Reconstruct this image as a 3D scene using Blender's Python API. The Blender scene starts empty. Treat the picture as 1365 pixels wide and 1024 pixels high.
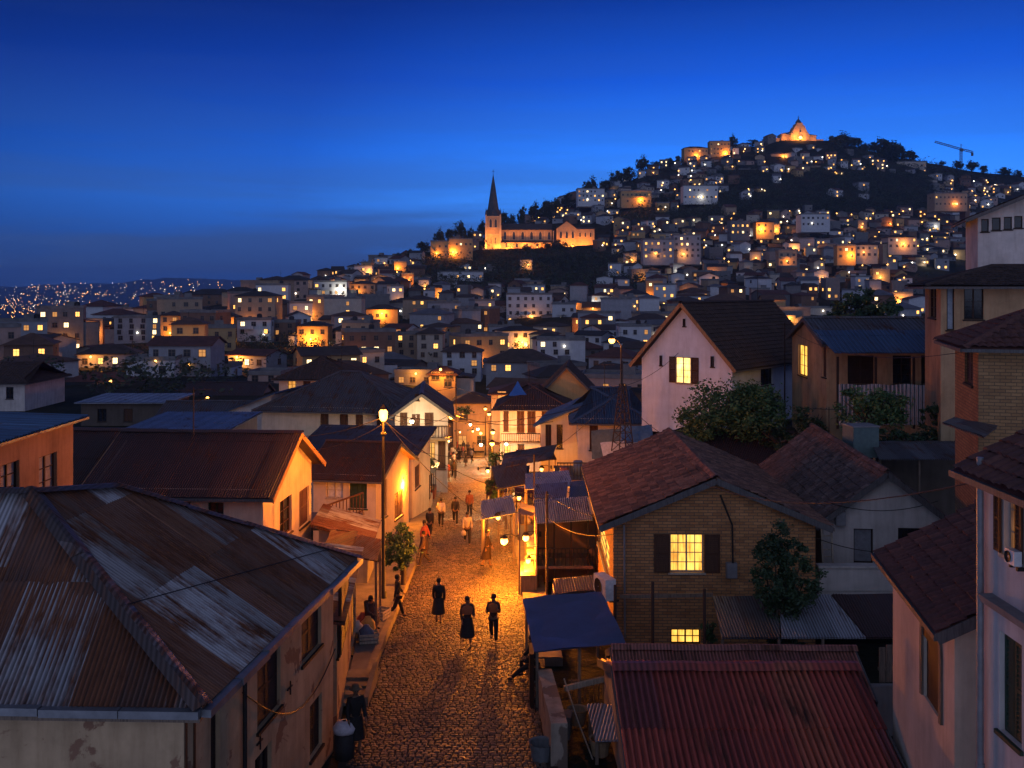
import bpy, math, random
from math import sin, cos, pi, sqrt, radians as rad, floor
from mathutils import Vector as V, Matrix, noise as mnoise

random.seed(7)
SC = bpy.context.scene
COL = SC.collection
F = 1327.0            # focal length in photo pixels (35 mm on a 36 mm wide frame of 1365 px)
HX, HY = 682.5, 385.0 # principal column, horizon row


def PX(x, y, Y):
    """photo pixel at depth Y -> world point (camera at the origin, looking along +Y)"""
    return V(((x - HX) / F * Y, Y, -(y - HY) / F * Y))


def XX(x, Y):
    return (x - HX) / F * Y


def ZZ(y, Y):
    return -(y - HY) / F * Y


def lerp(a, b, t):
    return a + (b - a) * t


def clamp(x, a=0.0, b=1.0):
    return max(a, min(b, x))


def sm(t):
    t = clamp(t)
    return t * t * (3 - 2 * t)


def interp(tab, x, k=1):
    if x <= tab[0][0]:
        return tab[0][k]
    for a, b in zip(tab, tab[1:]):
        if x <= b[0]:
            return lerp(a[k], b[k], (x - a[0]) / (b[0] - a[0]))
    return tab[-1][k]


# ------------------------------------------------------------------ mesh builder
class MB:
    def __init__(s):
        s.v, s.f, s.uv = [], [], []

    def quad(s, *ps, uv=None):
        b = len(s.v)
        s.v += [tuple(p) for p in ps]
        s.f.append(tuple(range(b, b + len(ps))))
        s.uv.append(uv)

    def grid(s, rows, uvs=None, close=False):
        b = len(s.v)
        n = len(rows[0])
        for r in rows:
            s.v += [tuple(p) for p in r]
        for i in range(len(rows) - 1):
            for j in range(n if close else n - 1):
                k = (j + 1) % n
                ids = (b + i * n + j, b + i * n + k, b + (i + 1) * n + k, b + (i + 1) * n + j)
                s.f.append(ids)
                s.uv.append([uvs[i][j], uvs[i][k], uvs[i + 1][k], uvs[i + 1][j]] if uvs else None)

    def hexa(s, a, b):
        """a, b: two quads (4 points each), joined into a solid"""
        s.quad(*a[::-1])
        s.quad(*b)
        for i in range(4):
            j = (i + 1) % 4
            s.quad(a[i], a[j], b[j], b[i])

    def box(s, x0, y0, z0, x1, y1, z1):
        a = [(x0, y0, z0), (x1, y0, z0), (x1, y1, z0), (x0, y1, z0)]
        s.hexa(a, [(p[0], p[1], z1) for p in a])

    def bar(s, p, q, w, h=None, up=(0, 0, 1)):
        h = h or w
        p, q = V(p), V(q)
        d = (q - p).normalized()
        u = V(up)
        if abs(d.dot(u)) > .98:
            u = V((1, 0, 0))
        r = d.cross(u).normalized() * w / 2
        t = r.cross(d).normalized() * h / 2
        s.hexa([p - r - t, p + r - t, p + r + t, p - r + t], [q - r - t, q + r - t, q + r + t, q - r + t])

    def tube(s, pts, r, n=8, caps=True):
        pts = [V(p) for p in pts]
        rr = r if isinstance(r, (list, tuple)) else [r] * len(pts)
        rows = []
        for i, p in enumerate(pts):
            d = (pts[min(i + 1, len(pts) - 1)] - pts[max(i - 1, 0)]).normalized()
            u = V((0, 0, 1)) if abs(d.z) < .9 else V((1, 0, 0))
            a = d.cross(u).normalized()
            b = a.cross(d)
            rows.append([p + (a * cos(2 * pi * k / n) + b * sin(2 * pi * k / n)) * rr[i] for k in range(n)])
        s.grid(rows, close=True)
        if caps:
            s.quad(*rows[0])
            s.quad(*rows[-1][::-1])

    def lathe(s, c, prof, n=12, sx=1, sy=1):
        rows = [[(c[0] + r * cos(2 * pi * k / n) * sx, c[1] + r * sin(2 * pi * k / n) * sy, c[2] + z) for k in range(n)] for r, z in prof]
        s.grid(rows, close=True)

    def ball(s, c, r, n=8, sz=1):
        s.lathe(c, [(r * sin(pi * i / n) + 1e-4, -r * cos(pi * i / n) * sz) for i in range(n + 1)], n=n + 2)

    def xf(s, m):
        s.v = [tuple(m @ V(p)) for p in s.v]
        return s

    def mesh(s, name, mat, smooth=False):
        me = bpy.data.meshes.new(name)
        me.from_pydata(s.v, [], s.f)
        mats = mat if isinstance(mat, (list, tuple)) else [mat]
        for m in mats:
            if m:
                me.materials.append(m)
        ul = me.uv_layers.new(name='UVMap').data
        co = s.v
        vals = []
        for i, f in enumerate(s.f):
            if s.uv[i]:
                for w in s.uv[i]:
                    vals += [w[0], w[1]]
                continue
            n = me.polygons[i].normal
            if abs(n.z) > .8:
                for k in f:
                    vals += [co[k][0], co[k][1]]
            else:
                l = sqrt(n.x * n.x + n.y * n.y) or 1
                tx, ty = -n.y / l, n.x / l
                for k in f:
                    vals += [co[k][0] * tx + co[k][1] * ty, co[k][2]]
        ul.foreach_set('uv', vals)
        if smooth:
            me.polygons.foreach_set('use_smooth', [True] * len(me.polygons))
        me.update()
        return me

    def build(s, name, mat, parent=None, smooth=False):
        o = bpy.data.objects.new(name, s.mesh(name, mat, smooth))
        COL.objects.link(o)
        if parent:
            o.parent = parent
        return o


def tag(o, label=None, cat=None, group=None, kind=None):
    if label: o['label'] = label
    if cat: o['category'] = cat
    if group: o['group'] = group
    if kind: o['kind'] = kind
    return o


def empty(name, loc, rz=0.0, label=None, cat=None, group=None):
    o = bpy.data.objects.new(name, None)
    o.empty_display_size = .3
    COL.objects.link(o)
    o.location = loc
    o.rotation_euler = (0, 0, rz)
    return tag(o, label, cat, group)


def dup(root, loc, rz, label, group=None, scale=None):
    kids = {}
    for o in ALLKIDS.get(root.name, []):
        kids[o.name] = o
    r = root.copy()
    COL.objects.link(r)
    r.location = loc
    r.rotation_euler = (0, 0, rz)
    if scale: r.scale = scale
    tag(r, label, None, group)

    def rec(src, dst):
        for ch in src.children:
            c = ch.copy()
            COL.objects.link(c)
            c.parent = dst
            rec(ch, c)
    rec(root, r)
    return r


ALLKIDS = {}


def point_light(loc, power, color=(1, .30, .03), radius=.12, name='lamp_light', parent=None):
    l = bpy.data.lights.new(name, 'POINT')
    l.energy = power
    l.color = color
    l.shadow_soft_size = radius
    o = bpy.data.objects.new(name, l)
    COL.objects.link(o)
    o.location = loc
    if parent: o.parent = parent
    return o


# ------------------------------------------------------------------ materials
class NT:
    def __init__(s, name):
        s.m = bpy.data.materials.new(name)
        s.m.use_nodes = True
        s.t = s.m.node_tree
        s.n = s.t.nodes
        s.b = s.n['Principled BSDF']
        s.L = s.t.links.new

    def node(s, typ, **kw):
        n = s.n.new(typ)
        for k, v in kw.items():
            if k in n.inputs:
                if isinstance(v, bpy.types.NodeSocket):
                    s.L(v, n.inputs[k])
                else:
                    n.inputs[k].default_value = v
            else:
                setattr(n, k, v)
        return n

    def coord(s, kind='Object', scale=(1, 1, 1), rot=(0, 0, 0)):
        c = s.n.new('ShaderNodeTexCoord')
        m = s.node('ShaderNodeMapping')
        m.inputs['Scale'].default_value = scale
        m.inputs['Rotation'].default_value = rot
        s.L(c.outputs[kind], m.inputs['Vector'])
        return m.outputs['Vector']

    def noise(s, vec, scale, detail=4, rough=.6, dist=0):
        n = s.node('ShaderNodeTexNoise', Vector=vec, Scale=scale, Detail=detail, Roughness=rough, Distortion=dist)
        return n.outputs['Fac']

    def ramp(s, fac, stops):
        r = s.n.new('ShaderNodeValToRGB')
        e = r.color_ramp.elements
        while len(e) < len(stops):
            e.new(.5)
        for k, (p, c) in enumerate(stops):
            e[k].position = p
            e[k].color = (*c, 1) if len(c) == 3 else c
        s.L(fac, r.inputs['Fac'])
        return r.outputs['Color']

    def mix(s, a, b, fac, mode='MIX'):
        n = s.n.new('ShaderNodeMix')
        n.data_type = 'RGBA'
        n.blend_type = mode
        for idx, x in ((6, a), (7, b), (0, fac)):
            if isinstance(x, bpy.types.NodeSocket):
                s.L(x, n.inputs[idx])
            elif idx == 0:
                n.inputs[0].default_value = x
            else:
                n.inputs[idx].default_value = (*x, 1) if len(x) == 3 else x
        return n.outputs[2]

    def math(s, op, a, b=None, c=None):
        n = s.n.new('ShaderNodeMath')
        n.operation = op
        for i, x in enumerate((a, b, c)):
            if x is None: continue
            if isinstance(x, bpy.types.NodeSocket):
                s.L(x, n.inputs[i])
            else:
                n.inputs[i].default_value = x
        return n.outputs[0]

    def bump(s, h, strength=.4, dist=.02):
        b = s.node('ShaderNodeBump', Height=h, Strength=strength, Distance=dist)
        s.L(b.outputs['Normal'], s.b.inputs['Normal'])

    def base(s, col, rough=.8, metal=0.0, spec=.4):
        i = s.b.inputs
        if isinstance(col, bpy.types.NodeSocket): s.L(col, i['Base Color'])
        else: i['Base Color'].default_value = (*col, 1)
        if isinstance(rough, bpy.types.NodeSocket): s.L(rough, i['Roughness'])
        else: i['Roughness'].default_value = rough
        i['Metallic'].default_value = metal
        i['Specular IOR Level'].default_value = spec
        return s.m


_MC = {}


def sc3(c, k):
    return tuple(clamp(x * k) for x in c)


def plaster(name, col, dirt=.5, seed=0.0, under=(.16, .08, .05), patch=.0):
    """old rendered wall: blotches, rain streaks, worn-off patches"""
    if name in _MC: return _MC[name]
    t = NT(name)
    v = t.coord('Object')
    vs = t.coord('Object', (2.2, 2.2, .25))
    a = t.noise(v, .7 + seed * .1, 6, .65)
    b = t.noise(vs, 2.0, 5, .6)
    c = t.ramp(a, [(.3, sc3(col, 1 - .55 * dirt)), (.62, col), (.8, sc3(col, 1.12))])
    st = t.ramp(b, [(.45, (0, 0, 0)), (.72, (1, 1, 1))])
    c = t.mix(c, sc3((col[0] * .9, col[1] * .8, col[2] * .7), .35), t.math('MULTIPLY', st, .55 * dirt))
    if patch:
        pz = t.noise(v, .9, 7, .6, .4)
        msk = t.ramp(pz, [(.62 - patch * .1, (0, 0, 0)), (.64 - patch * .1, (1, 1, 1))])
        c = t.mix(c, under, msk)
    fine = t.noise(v, 30, 4, .7)
    t.bump(t.math('ADD', t.math('MULTIPLY', fine, .3), a), .5, .03)
    _MC[name] = t.base(c, .9, spec=.2)
    return _MC[name]


def flat(name, col, rough=.7, metal=0.0, var=.3, scale=6, spec=.35):
    if name in _MC: return _MC[name]
    t = NT(name)
    v = t.coord('Object')
    a = t.noise(v, scale, 5, .65)
    c = t.ramp(a, [(.3, sc3(col, 1 - var)), (.7, sc3(col, 1 + var * .4))])
    t.bump(t.noise(v, scale * 6, 3), .25, .01)
    _MC[name] = t.base(c, rough, metal, spec)
    return _MC[name]


def wood(name, col, rough=.7):
    if name in _MC: return _MC[name]
    t = NT(name)
    v = t.coord('Object', (9, 9, .8))
    a = t.noise(v, 3, 6, .65, .6)
    c = t.ramp(a, [(.3, sc3(col, .45)), (.55, col), (.8, sc3(col, 1.25))])
    t.bump(a, .35, .01)
    _MC[name] = t.base(c, rough, spec=.25)
    return _MC[name]


def corr_mat(name, cols, rust=.5, sheet=(.8, 2.1), rough=.5, metal=.35, seed=0, pitch=.09):
    """old corrugated sheets: every sheet its own tint, rust running down the slope (UV: u along eave, v up slope, metres)"""
    if name in _MC: return _MC[name]
    t = NT(name)
    uv = t.coord('UV')
    sep = t.node('ShaderNodeSeparateXYZ', Vector=uv)
    iu = t.math('FLOOR', t.math('DIVIDE', sep.outputs[0], sheet[0]))
    iv = t.math('FLOOR', t.math('DIVIDE', sep.outputs[1], sheet[1]))
    comb = t.node('ShaderNodeCombineXYZ', X=iu, Y=iv, Z=float(seed))
    wn = t.node('ShaderNodeTexWhiteNoise', Vector=comb.outputs[0])
    n = len(cols)
    c = t.ramp(wn.outputs['Value'], [((i + .0) / n, cc) for i, cc in enumerate(cols)])
    c.node.color_ramp.interpolation = 'CONSTANT'
    uvs = t.coord('UV', (3.5, .45, 1))
    r1 = t.noise(uvs, 1.6, 7, .68)
    r2 = t.noise(uv, .55, 4, .6)
    rsum = t.math('ADD', t.math('MULTIPLY', r1, .6), t.math('MULTIPLY', r2, .5))
    msk = t.ramp(rsum, [(.62 - .25 * rust, (0, 0, 0)), (.74 - .25 * rust, (1, 1, 1))])
    rc = t.ramp(t.noise(uvs, 5, 5, .7), [(.3, (.05, .02, .012)), (.55, (.13, .045, .02)), (.75, (.30, .115, .045))])
    c = t.mix(c, rc, msk)
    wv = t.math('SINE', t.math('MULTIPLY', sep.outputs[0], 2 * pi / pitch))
    trough_shade = t.math('MULTIPLY', t.math('MULTIPLY_ADD', wv, -.5, .5), t.ramp(t.noise(uvs, 3, 4, .6), [(.25, (.35,) * 3), (.7, (.9,) * 3)]))
    c = t.mix(c, (.018, .012, .010), trough_shade)  # rib shading painted into the troughs, broken up by noise
    t.bump(t.noise(uv, 14, 5, .7), .3, .015)
    ro = t.ramp(msk, [(0, (rough,) * 3), (1, (.85,) * 3)])
    _MC[name] = t.base(c, ro, metal, .4)
    return _MC[name]


def tile_mat(name, cols, moss=.3):
    if name in _MC: return _MC[name]
    t = NT(name)
    uv = t.coord('UV')
    sep = t.node('ShaderNodeSeparateXYZ', Vector=uv)
    iu = t.math('FLOOR', t.math('DIVIDE', sep.outputs[0], .24))
    iv = t.math('FLOOR', t.math('DIVIDE', sep.outputs[1], .30))
    wn = t.node('ShaderNodeTexWhiteNoise', Vector=t.node('ShaderNodeCombineXYZ', X=iu, Y=iv).outputs[0])
    n = len(cols)
    c = t.ramp(wn.outputs['Value'], [(i / max(1, n - 1), cc) for i, cc in enumerate(cols)])
    a = t.noise(uv, .9, 6, .65)
    c = t.mix(c, (.02, .02, .018), t.math('MULTIPLY', t.ramp(a, [(.5, (0, 0, 0)), (.68, (1, 1, 1))]), moss))
    b = t.noise(uv, 9, 5, .7)
    c = t.mix(c, t.ramp(b, [(.35, (.3, .3, .3)), (.65, (1, 1, 1))]), .55, 'MULTIPLY')
    t.bump(b, .5, .02)
    _MC[name] = t.base(c, .85, spec=.2)
    return _MC[name]


def brick_mat(name, c1, c2, mortar, bw=.24, bh=.075, worn=.4):
    if name in _MC: return _MC[name]
    t = NT(name)
    uv = t.coord('UV')
    wob = t.node('ShaderNodeTexNoise', Vector=uv, Scale=3.0, Detail=3)
    uvw = t.mix(uv, wob.outputs['Color'], .012)
    b = t.node('ShaderNodeTexBrick', Vector=uvw, Scale=1.0)
    b.inputs['Color1'].default_value = (*c1, 1)
    b.inputs['Color2'].default_value = (*c2, 1)
    b.inputs['Mortar'].default_value = (*mortar, 1)
    b.inputs['Mortar Size'].default_value = .011
    b.inputs['Mortar Smooth'].default_value = .3
    b.inputs['Bias'].default_value = -.1
    b.inputs['Brick Width'].default_value = bw
    b.inputs['Row Height'].default_value = bh
    a = t.noise(uv, 1.1, 6, .65)
    c = t.mix(b.outputs['Color'], t.ramp(a, [(.3, (.45, .42, .4)), (.65, (1, 1, 1))]), worn, 'MULTIPLY')
    f = t.noise(uv, 25, 4, .7)
    c = t.mix(c, t.ramp(f, [(.3, (.5, .5, .5)), (.7, (1.0, 1.0, 1.0))]), .5, 'MULTIPLY')
    t.bump(t.math('SUBTRACT', t.math('MULTIPLY', f, .35), b.outputs['Fac']), .8, .02)
    _MC[name] = t.base(c, .9, spec=.2)
    return _MC[name]


def emit(name, col, strength, var=0.0, scale=2.0, sample=True):
    if name in _MC: return _MC[name]
    t = NT(name)
    t.b.inputs['Base Color'].default_value = (.1, .08, .05, 1)
    t.b.inputs['Emission Strength'].default_value = strength
    if var:
        v = t.coord('Object', (1.6, 1.6, .6))
        v2 = t.coord('Object', (9, 9, .5))
        a = t.math('ADD', t.math('MULTIPLY', t.noise(v, scale, 3, .55), .6), t.math('MULTIPLY', t.noise(v2, 2.0, 3, .6, .5), .4))
        c = t.ramp(a, [(.36, sc3((col[0], col[1] * .8, col[2] * .6), 1 - var)), (.5, col), (.62, (1, min(1, col[1] * 1.3), min(1, col[2] * 1.8)))])
        t.L(c, t.b.inputs['Emission Color'])
    else:
        t.b.inputs['Emission Color'].default_value = (*col, 1)
    if not sample:
        t.m.cycles.emission_sampling = 'NONE'
    _MC[name] = t.m
    return t.m


def leaf_mat(name, c1, c2, scale=.9):
    if name in _MC: return _MC[name]
    t = NT(name)
    v = t.coord('Object')
    a = t.noise(v, scale, 4, .6)
    c = t.ramp(a, [(.35, c1), (.65, c2)])
    m = t.base(c, .6, spec=.3)
    _MC[name] = m
    return m


GLASS = flat('dark_window_glass', (.012, .014, .018), .12, 0, .3, 2, .5)
LIT = emit('lit_window_curtain', (1, .50, .075), 1.5, .5, 2.2)
LIT2 = emit('lit_window_dim', (1, .40, .06), .8, .6, 2.2)
LITW = emit('lit_window_bright', (1, .60, .16), 2.0, .4, 2.2)
W_BROWN = wood('brown_shutter_wood', (.075, .032, .016))
W_DARK = wood('dark_shutter_wood', (.03, .017, .011))
W_GREEN = wood('green_shutter_wood', (.025, .05, .03))
W_PALE = wood('pale_frame_wood', (.4, .34, .26))
W_GREY = wood('weathered_board', (.16, .12, .09))
IRON = flat('dark_iron', (.025, .023, .022), .6, .5, .4, 8)
PIPE = flat('grey_pipe', (.2, .2, .21), .5, .2, .3, 4)
FASCIA = wood('fascia_board', (.09, .085, .085))
# ------------------------------------------------------------------ camera and render
cam = bpy.data.cameras.new('camera')
cam.sensor_width = 36
cam.lens = 35
cam.clip_start = .5
cam.clip_end = 40000
cam.shift_y = -(512 - HY) / 1365
camo = bpy.data.objects.new('camera', cam)
COL.objects.link(camo)
camo.rotation_euler = (pi / 2, 0, 0)
SC.camera = camo
SC.view_settings.view_transform = 'Standard'
SC.view_settings.look = 'None'
SC.view_settings.exposure = .2
SC.view_settings.gamma = 1
cy = SC.cycles
cy.use_denoising = True
cy.max_bounces = 5
cy.volume_bounces = 0
cy.diffuse_bounces = 3
cy.glossy_bounces = 3
cy.transmission_bounces = 2
cy.transparent_max_bounces = 6
cy.sample_clamp_indirect = 3
cy.sample_clamp_direct = 0
cy.use_light_tree = True
cy.caustics_reflective = False
cy.caustics_refractive = False

# ------------------------------------------------------------------ sky: dusk
SUN_EL, SUN_ROT = rad(-3.0), rad(180 + 20)
world = bpy.data.worlds.new('World')
SC.world = world
world.use_nodes = True
wt = world.node_tree
bg = wt.nodes['Background']


def build_sky():
    N, L = wt.nodes, wt.links.new
    sky = N.new('ShaderNodeTexSky')
    sky.sky_type = 'NISHITA'
    sky.sun_disc = False
    sky.sun_elevation = SUN_EL
    sky.sun_rotation = SUN_ROT
    sky.altitude = 1200
    sky.ozone_density = 6
    tc = N.new('ShaderNodeTexCoord')
    sep = N.new('ShaderNodeSeparateXYZ')
    L(tc.outputs['Generated'], sep.inputs[0])

    def mth(op, a, b=None, c=None):
        n = N.new('ShaderNodeMath')
        n.operation = op
        for i, x in enumerate((a, b, c)):
            if x is None: continue
            if isinstance(x, bpy.types.NodeSocket): L(x, n.inputs[i])
            else: n.inputs[i].default_value = x
        return n.outputs[0]

    def mix(a, b, f, mode='MIX'):
        n = N.new('ShaderNodeMix')
        n.data_type = 'RGBA'
        n.blend_type = mode
        for idx, x in ((6, a), (7, b), (0, f)):
            if isinstance(x, bpy.types.NodeSocket): L(x, n.inputs[idx])
            elif idx == 0: n.inputs[0].default_value = x
            else: n.inputs[idx].default_value = (*x, 1)
        return n.outputs[2]

    def ramp(f, stops):
        r = N.new('ShaderNodeValToRGB')
        e = r.color_ramp.elements
        while len(e) < len(stops): e.new(.5)
        for k, (p, c) in enumerate(stops):
            e[k].position = p
            e[k].color = (*c, 1)
        L(f, r.inputs['Fac'])
        return r.outputs['Color']
    z = sep.outputs[2]
    zz = mth('MAXIMUM', z, 0.0)
    # blue-hour gradient of the clear sky by elevation
    grad = ramp(mth('SQRT', zz), SKY_STOPS)
    # brighter towards the afterglow over the hill (a direction in the world), duller on the far side
    dx = mth('MULTIPLY', sep.outputs[0], .30)
    dy = mth('MULTIPLY', sep.outputs[1], .954)
    az = mth('ADD', dx, dy)
    azf = ramp(az, [(.70, (.30, .30, .36)), (.86, (.42, .46, .55)), (.985, (1, 1, 1))])
    c = mix(grad, azf, 1.0, 'MULTIPLY')
    # thin cloud banks low over the horizon
    mp = N.new('ShaderNodeMapping')
    mp.inputs['Scale'].default_value = (1.3, 1.3, 17)
    L(tc.outputs['Generated'], mp.inputs['Vector'])
    no = N.new('ShaderNodeTexNoise')
    no.inputs['Scale'].default_value = 1.5
    no.inputs['Detail'].default_value = 6
    no.inputs['Roughness'].default_value = .55
    L(mp.outputs[0], no.inputs['Vector'])
    cl = ramp(no.outputs['Fac'], [(.42, (0, 0, 0)), (.56, (1, 1, 1))])
    low = ramp(zz, [(.0, (1, 1, 1)), (.05, (.95, .95, .95)), (.085, (.5, .5, .5)), (.14, (.2, .2, .2)), (.25, (.05, .05, .05))])
    c = mix(c, _k((.034, .085, .27)), mth('MULTIPLY', mth('MULTIPLY', cl, low), .85))
    # what is left of the daylight behind the viewer (same sun direction): Nishita below the horizon
    back = mix(c, sky.outputs['Color'], SKY_MIX, 'ADD')
    # the pale anti-twilight half of the sky that lights the fronts of the houses
    behind = ramp(mth('MULTIPLY', sep.outputs[1], -1.0), [(.0, (0, 0, 0)), (.75, (1, 1, 1))])
    g2 = ramp(zz, [(0, BACK_A), (.35, BACK_B), (.9, BACK_C)])
    c2 = mix(back, g2, behind)
    L(c2, bg.inputs['Color'])
    bg.inputs['Strength'].default_value = SKY_STR


SKY_STR = .15
K = 1 / SKY_STR
def _k(c, g=1.0): return tuple(x * K * g for x in c)
SKY_STOPS = [(0, _k((.042, .14, .46))), (.20, _k((.046, .21, .74))), (.30, _k((.052, .33, 1.22))), (.37, _k((.026, .235, 1.08))), (.45, _k((.007, .105, .72))), (.53, _k((.002, .040, .34))), (.66, _k((.035, .075, .24))), (1, _k((.17, .20, .33)))]
SKY_MIX = .04
BACK_A, BACK_B, BACK_C = _k((.38, .44, .70)), _k((.28, .33, .56)), _k((.20, .23, .36))
build_sky()

sun = bpy.data.lights.new('sun', 'SUN')
sun.energy = .05
sun.angle = rad(25)
sun.color = (.75, .78, 1)
suno = bpy.data.objects.new('sun', sun)
COL.objects.link(suno)
suno.rotation_euler = (rad(62), 0, rad(-25))   # last glow from behind the viewer

# ------------------------------------------------------------------ ground shape
ST = [(0, -11.2), (24, -11.6), (34, -12.1), (52, -13.2), (60, -14), (80, -16.1), (100, -18.2), (137, -23), (165, -24.2), (200, -22), (1e5, -22)]
RIDGE = [(-900, 470, 380), (-100, 464, 390), (0, 459, 390), (100, 449, 395), (195, 437, 400), (250, 414, 425), (350, 395, 450), (430, 372, 500), (500, 352, 580), (560, 336, 640), (640, 316, 720), (700, 294, 760), (750, 271, 800), (800, 254, 830), (870, 226, 860), (920, 214, 880), (980, 198, 900), (1065, 190, 920), (1120, 190, 930), (1200, 210, 930), (1300, 228, 950), (1500, 252, 950), (1800, 330, 900), (2600, 420, 700)]
BANK_Y = [(40, 0), (47, 1.2), (58, 5.8), (66, 7.0), (110, 9), (150, 7), (200, 0)]


def street(Y):
    return interp(ST, Y)


def hill(X, Y):
    px = X / max(Y, 1) * F + HX
    ry, yr = interp(RIDGE, px, 1), interp(RIDGE, px, 2)
    zr = -(ry - HY) / F * yr
    z0 = lerp(-16.5, -22, sm((px - 250) / 350))
    if Y < yr:
        t = clamp((Y - 190) / (yr - 190))
        z = z0 + (zr - z0) * t ** 2
    else:
        z = max(-80, zr - (Y - yr) * .3 - ((Y - yr) / 60) ** 2 * .4)
    if Y > 1000:
        far = 150 * sm((Y - 5200) / 3200) * (.72 + .28 * sin(X * .0021 + 1.3) + .14 * sin(X * .0063) + .05 * sin(X * .017))
        z = max(z, -80 + far)
    return z


def near(X, Y):
    s = street(Y)
    z = s
    if X < -8:
        z = lerp(s, max(s, -13.4), sm((-X - 8) / 9) * sm((Y - 50) / 20))
    if X > 4:
        z = s + interp(BANK_Y, Y) * sm((X - 5 - max(0, Y - 60) * .05) / 5)
    return z


PADS = [(-24, 62, 645, 688, ZZ(332, 660) - .4), (XX(1030, 905), XX(1108, 905), 893, 926, ZZ(189, 905) - .6)]


def ground(X, Y):
    z = ground0(X, Y)
    for x0, x1, y0, y1, zp in PADS:
        if x0 - 12 < X < x1 + 12 and y0 - 12 < Y < y1 + 12:
            k = sm(min((X - x0 + 12) / 12, (x1 + 12 - X) / 12)) * sm(min((Y - y0 + 12) / 12, (y1 + 12 - Y) / 12))
            z = lerp(z, zp, k)
    return z


def ground0(X, Y):
    if Y < 130: return near(X, Y)
    if Y > 200: return hill(X, Y)
    return lerp(near(X, Y), hill(X, Y), sm((Y - 130) / 70))


def ray_ground(x, y):
    """where the ray through a photo pixel meets the ground"""
    Y = 15.0
    while Y < 1200 and ZZ(y, Y) > ground(XX(x, Y), Y):
        Y += .1 if Y < 150 else 1
    return V((XX(x, Y), Y, ground(XX(x, Y), Y)))


def build_terrain():
    t = NT('hillside_ground')
    v = t.coord('Object')
    a = t.noise(v, .05, 8, .65)
    b = t.noise(v, .8, 5, .7)
    c = t.ramp(a, [(.35, (.012, .018, .010)), (.5, (.030, .030, .018)), (.65, (.055, .042, .026))])
    c = t.mix(c, t.ramp(b, [(.3, (.35, .35, .35)), (.7, (1, 1, 1))]), .7, 'MULTIPLY')
    t.bump(b, .7, .4)
    m = t.base(c, .95, spec=.1)
    ys = []
    y = 6.0
    while y < 10600:
        ys.append(y)
        y += 1.5 if y < 150 else (4 if y < 300 else (9 if y < 1000 else y * .06))
    us = [-1.5 + 3.0 * i / 300 for i in range(301)]
    mb = MB()
    rows = []
    for Y in ys:
        r = []
        for u in us:
            X = u * Y
            z = ground(X, Y)
            if Y < 140: z -= .18 + (.0 if Y < 60 else .2)
            r.append((X, Y, z + (mnoise.noise((X * .03, Y * .03, 0)) * 2.0 * sm((Y - 220) / 200) if Y < 1000 else 0)))
        rows.append(r)
    mb.grid(rows)
    o = mb.build('terrain', m, smooth=True)
    tag(o, kind='structure')


build_terrain()

SE = [(10, -3.75, 1.3), (25, -3.95, .78), (31, -4.4, .66), (45, -4.55, .28), (60, -4.95, -.3), (80, -5.6, -1.3), (110, -6.9, -2.6), (137, -7.9, -3.9), (160, -8.5, -4.4)]
SEL = lambda Y: interp(SE, Y, 1)
SER = lambda Y: interp(SE, Y, 2)


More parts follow.
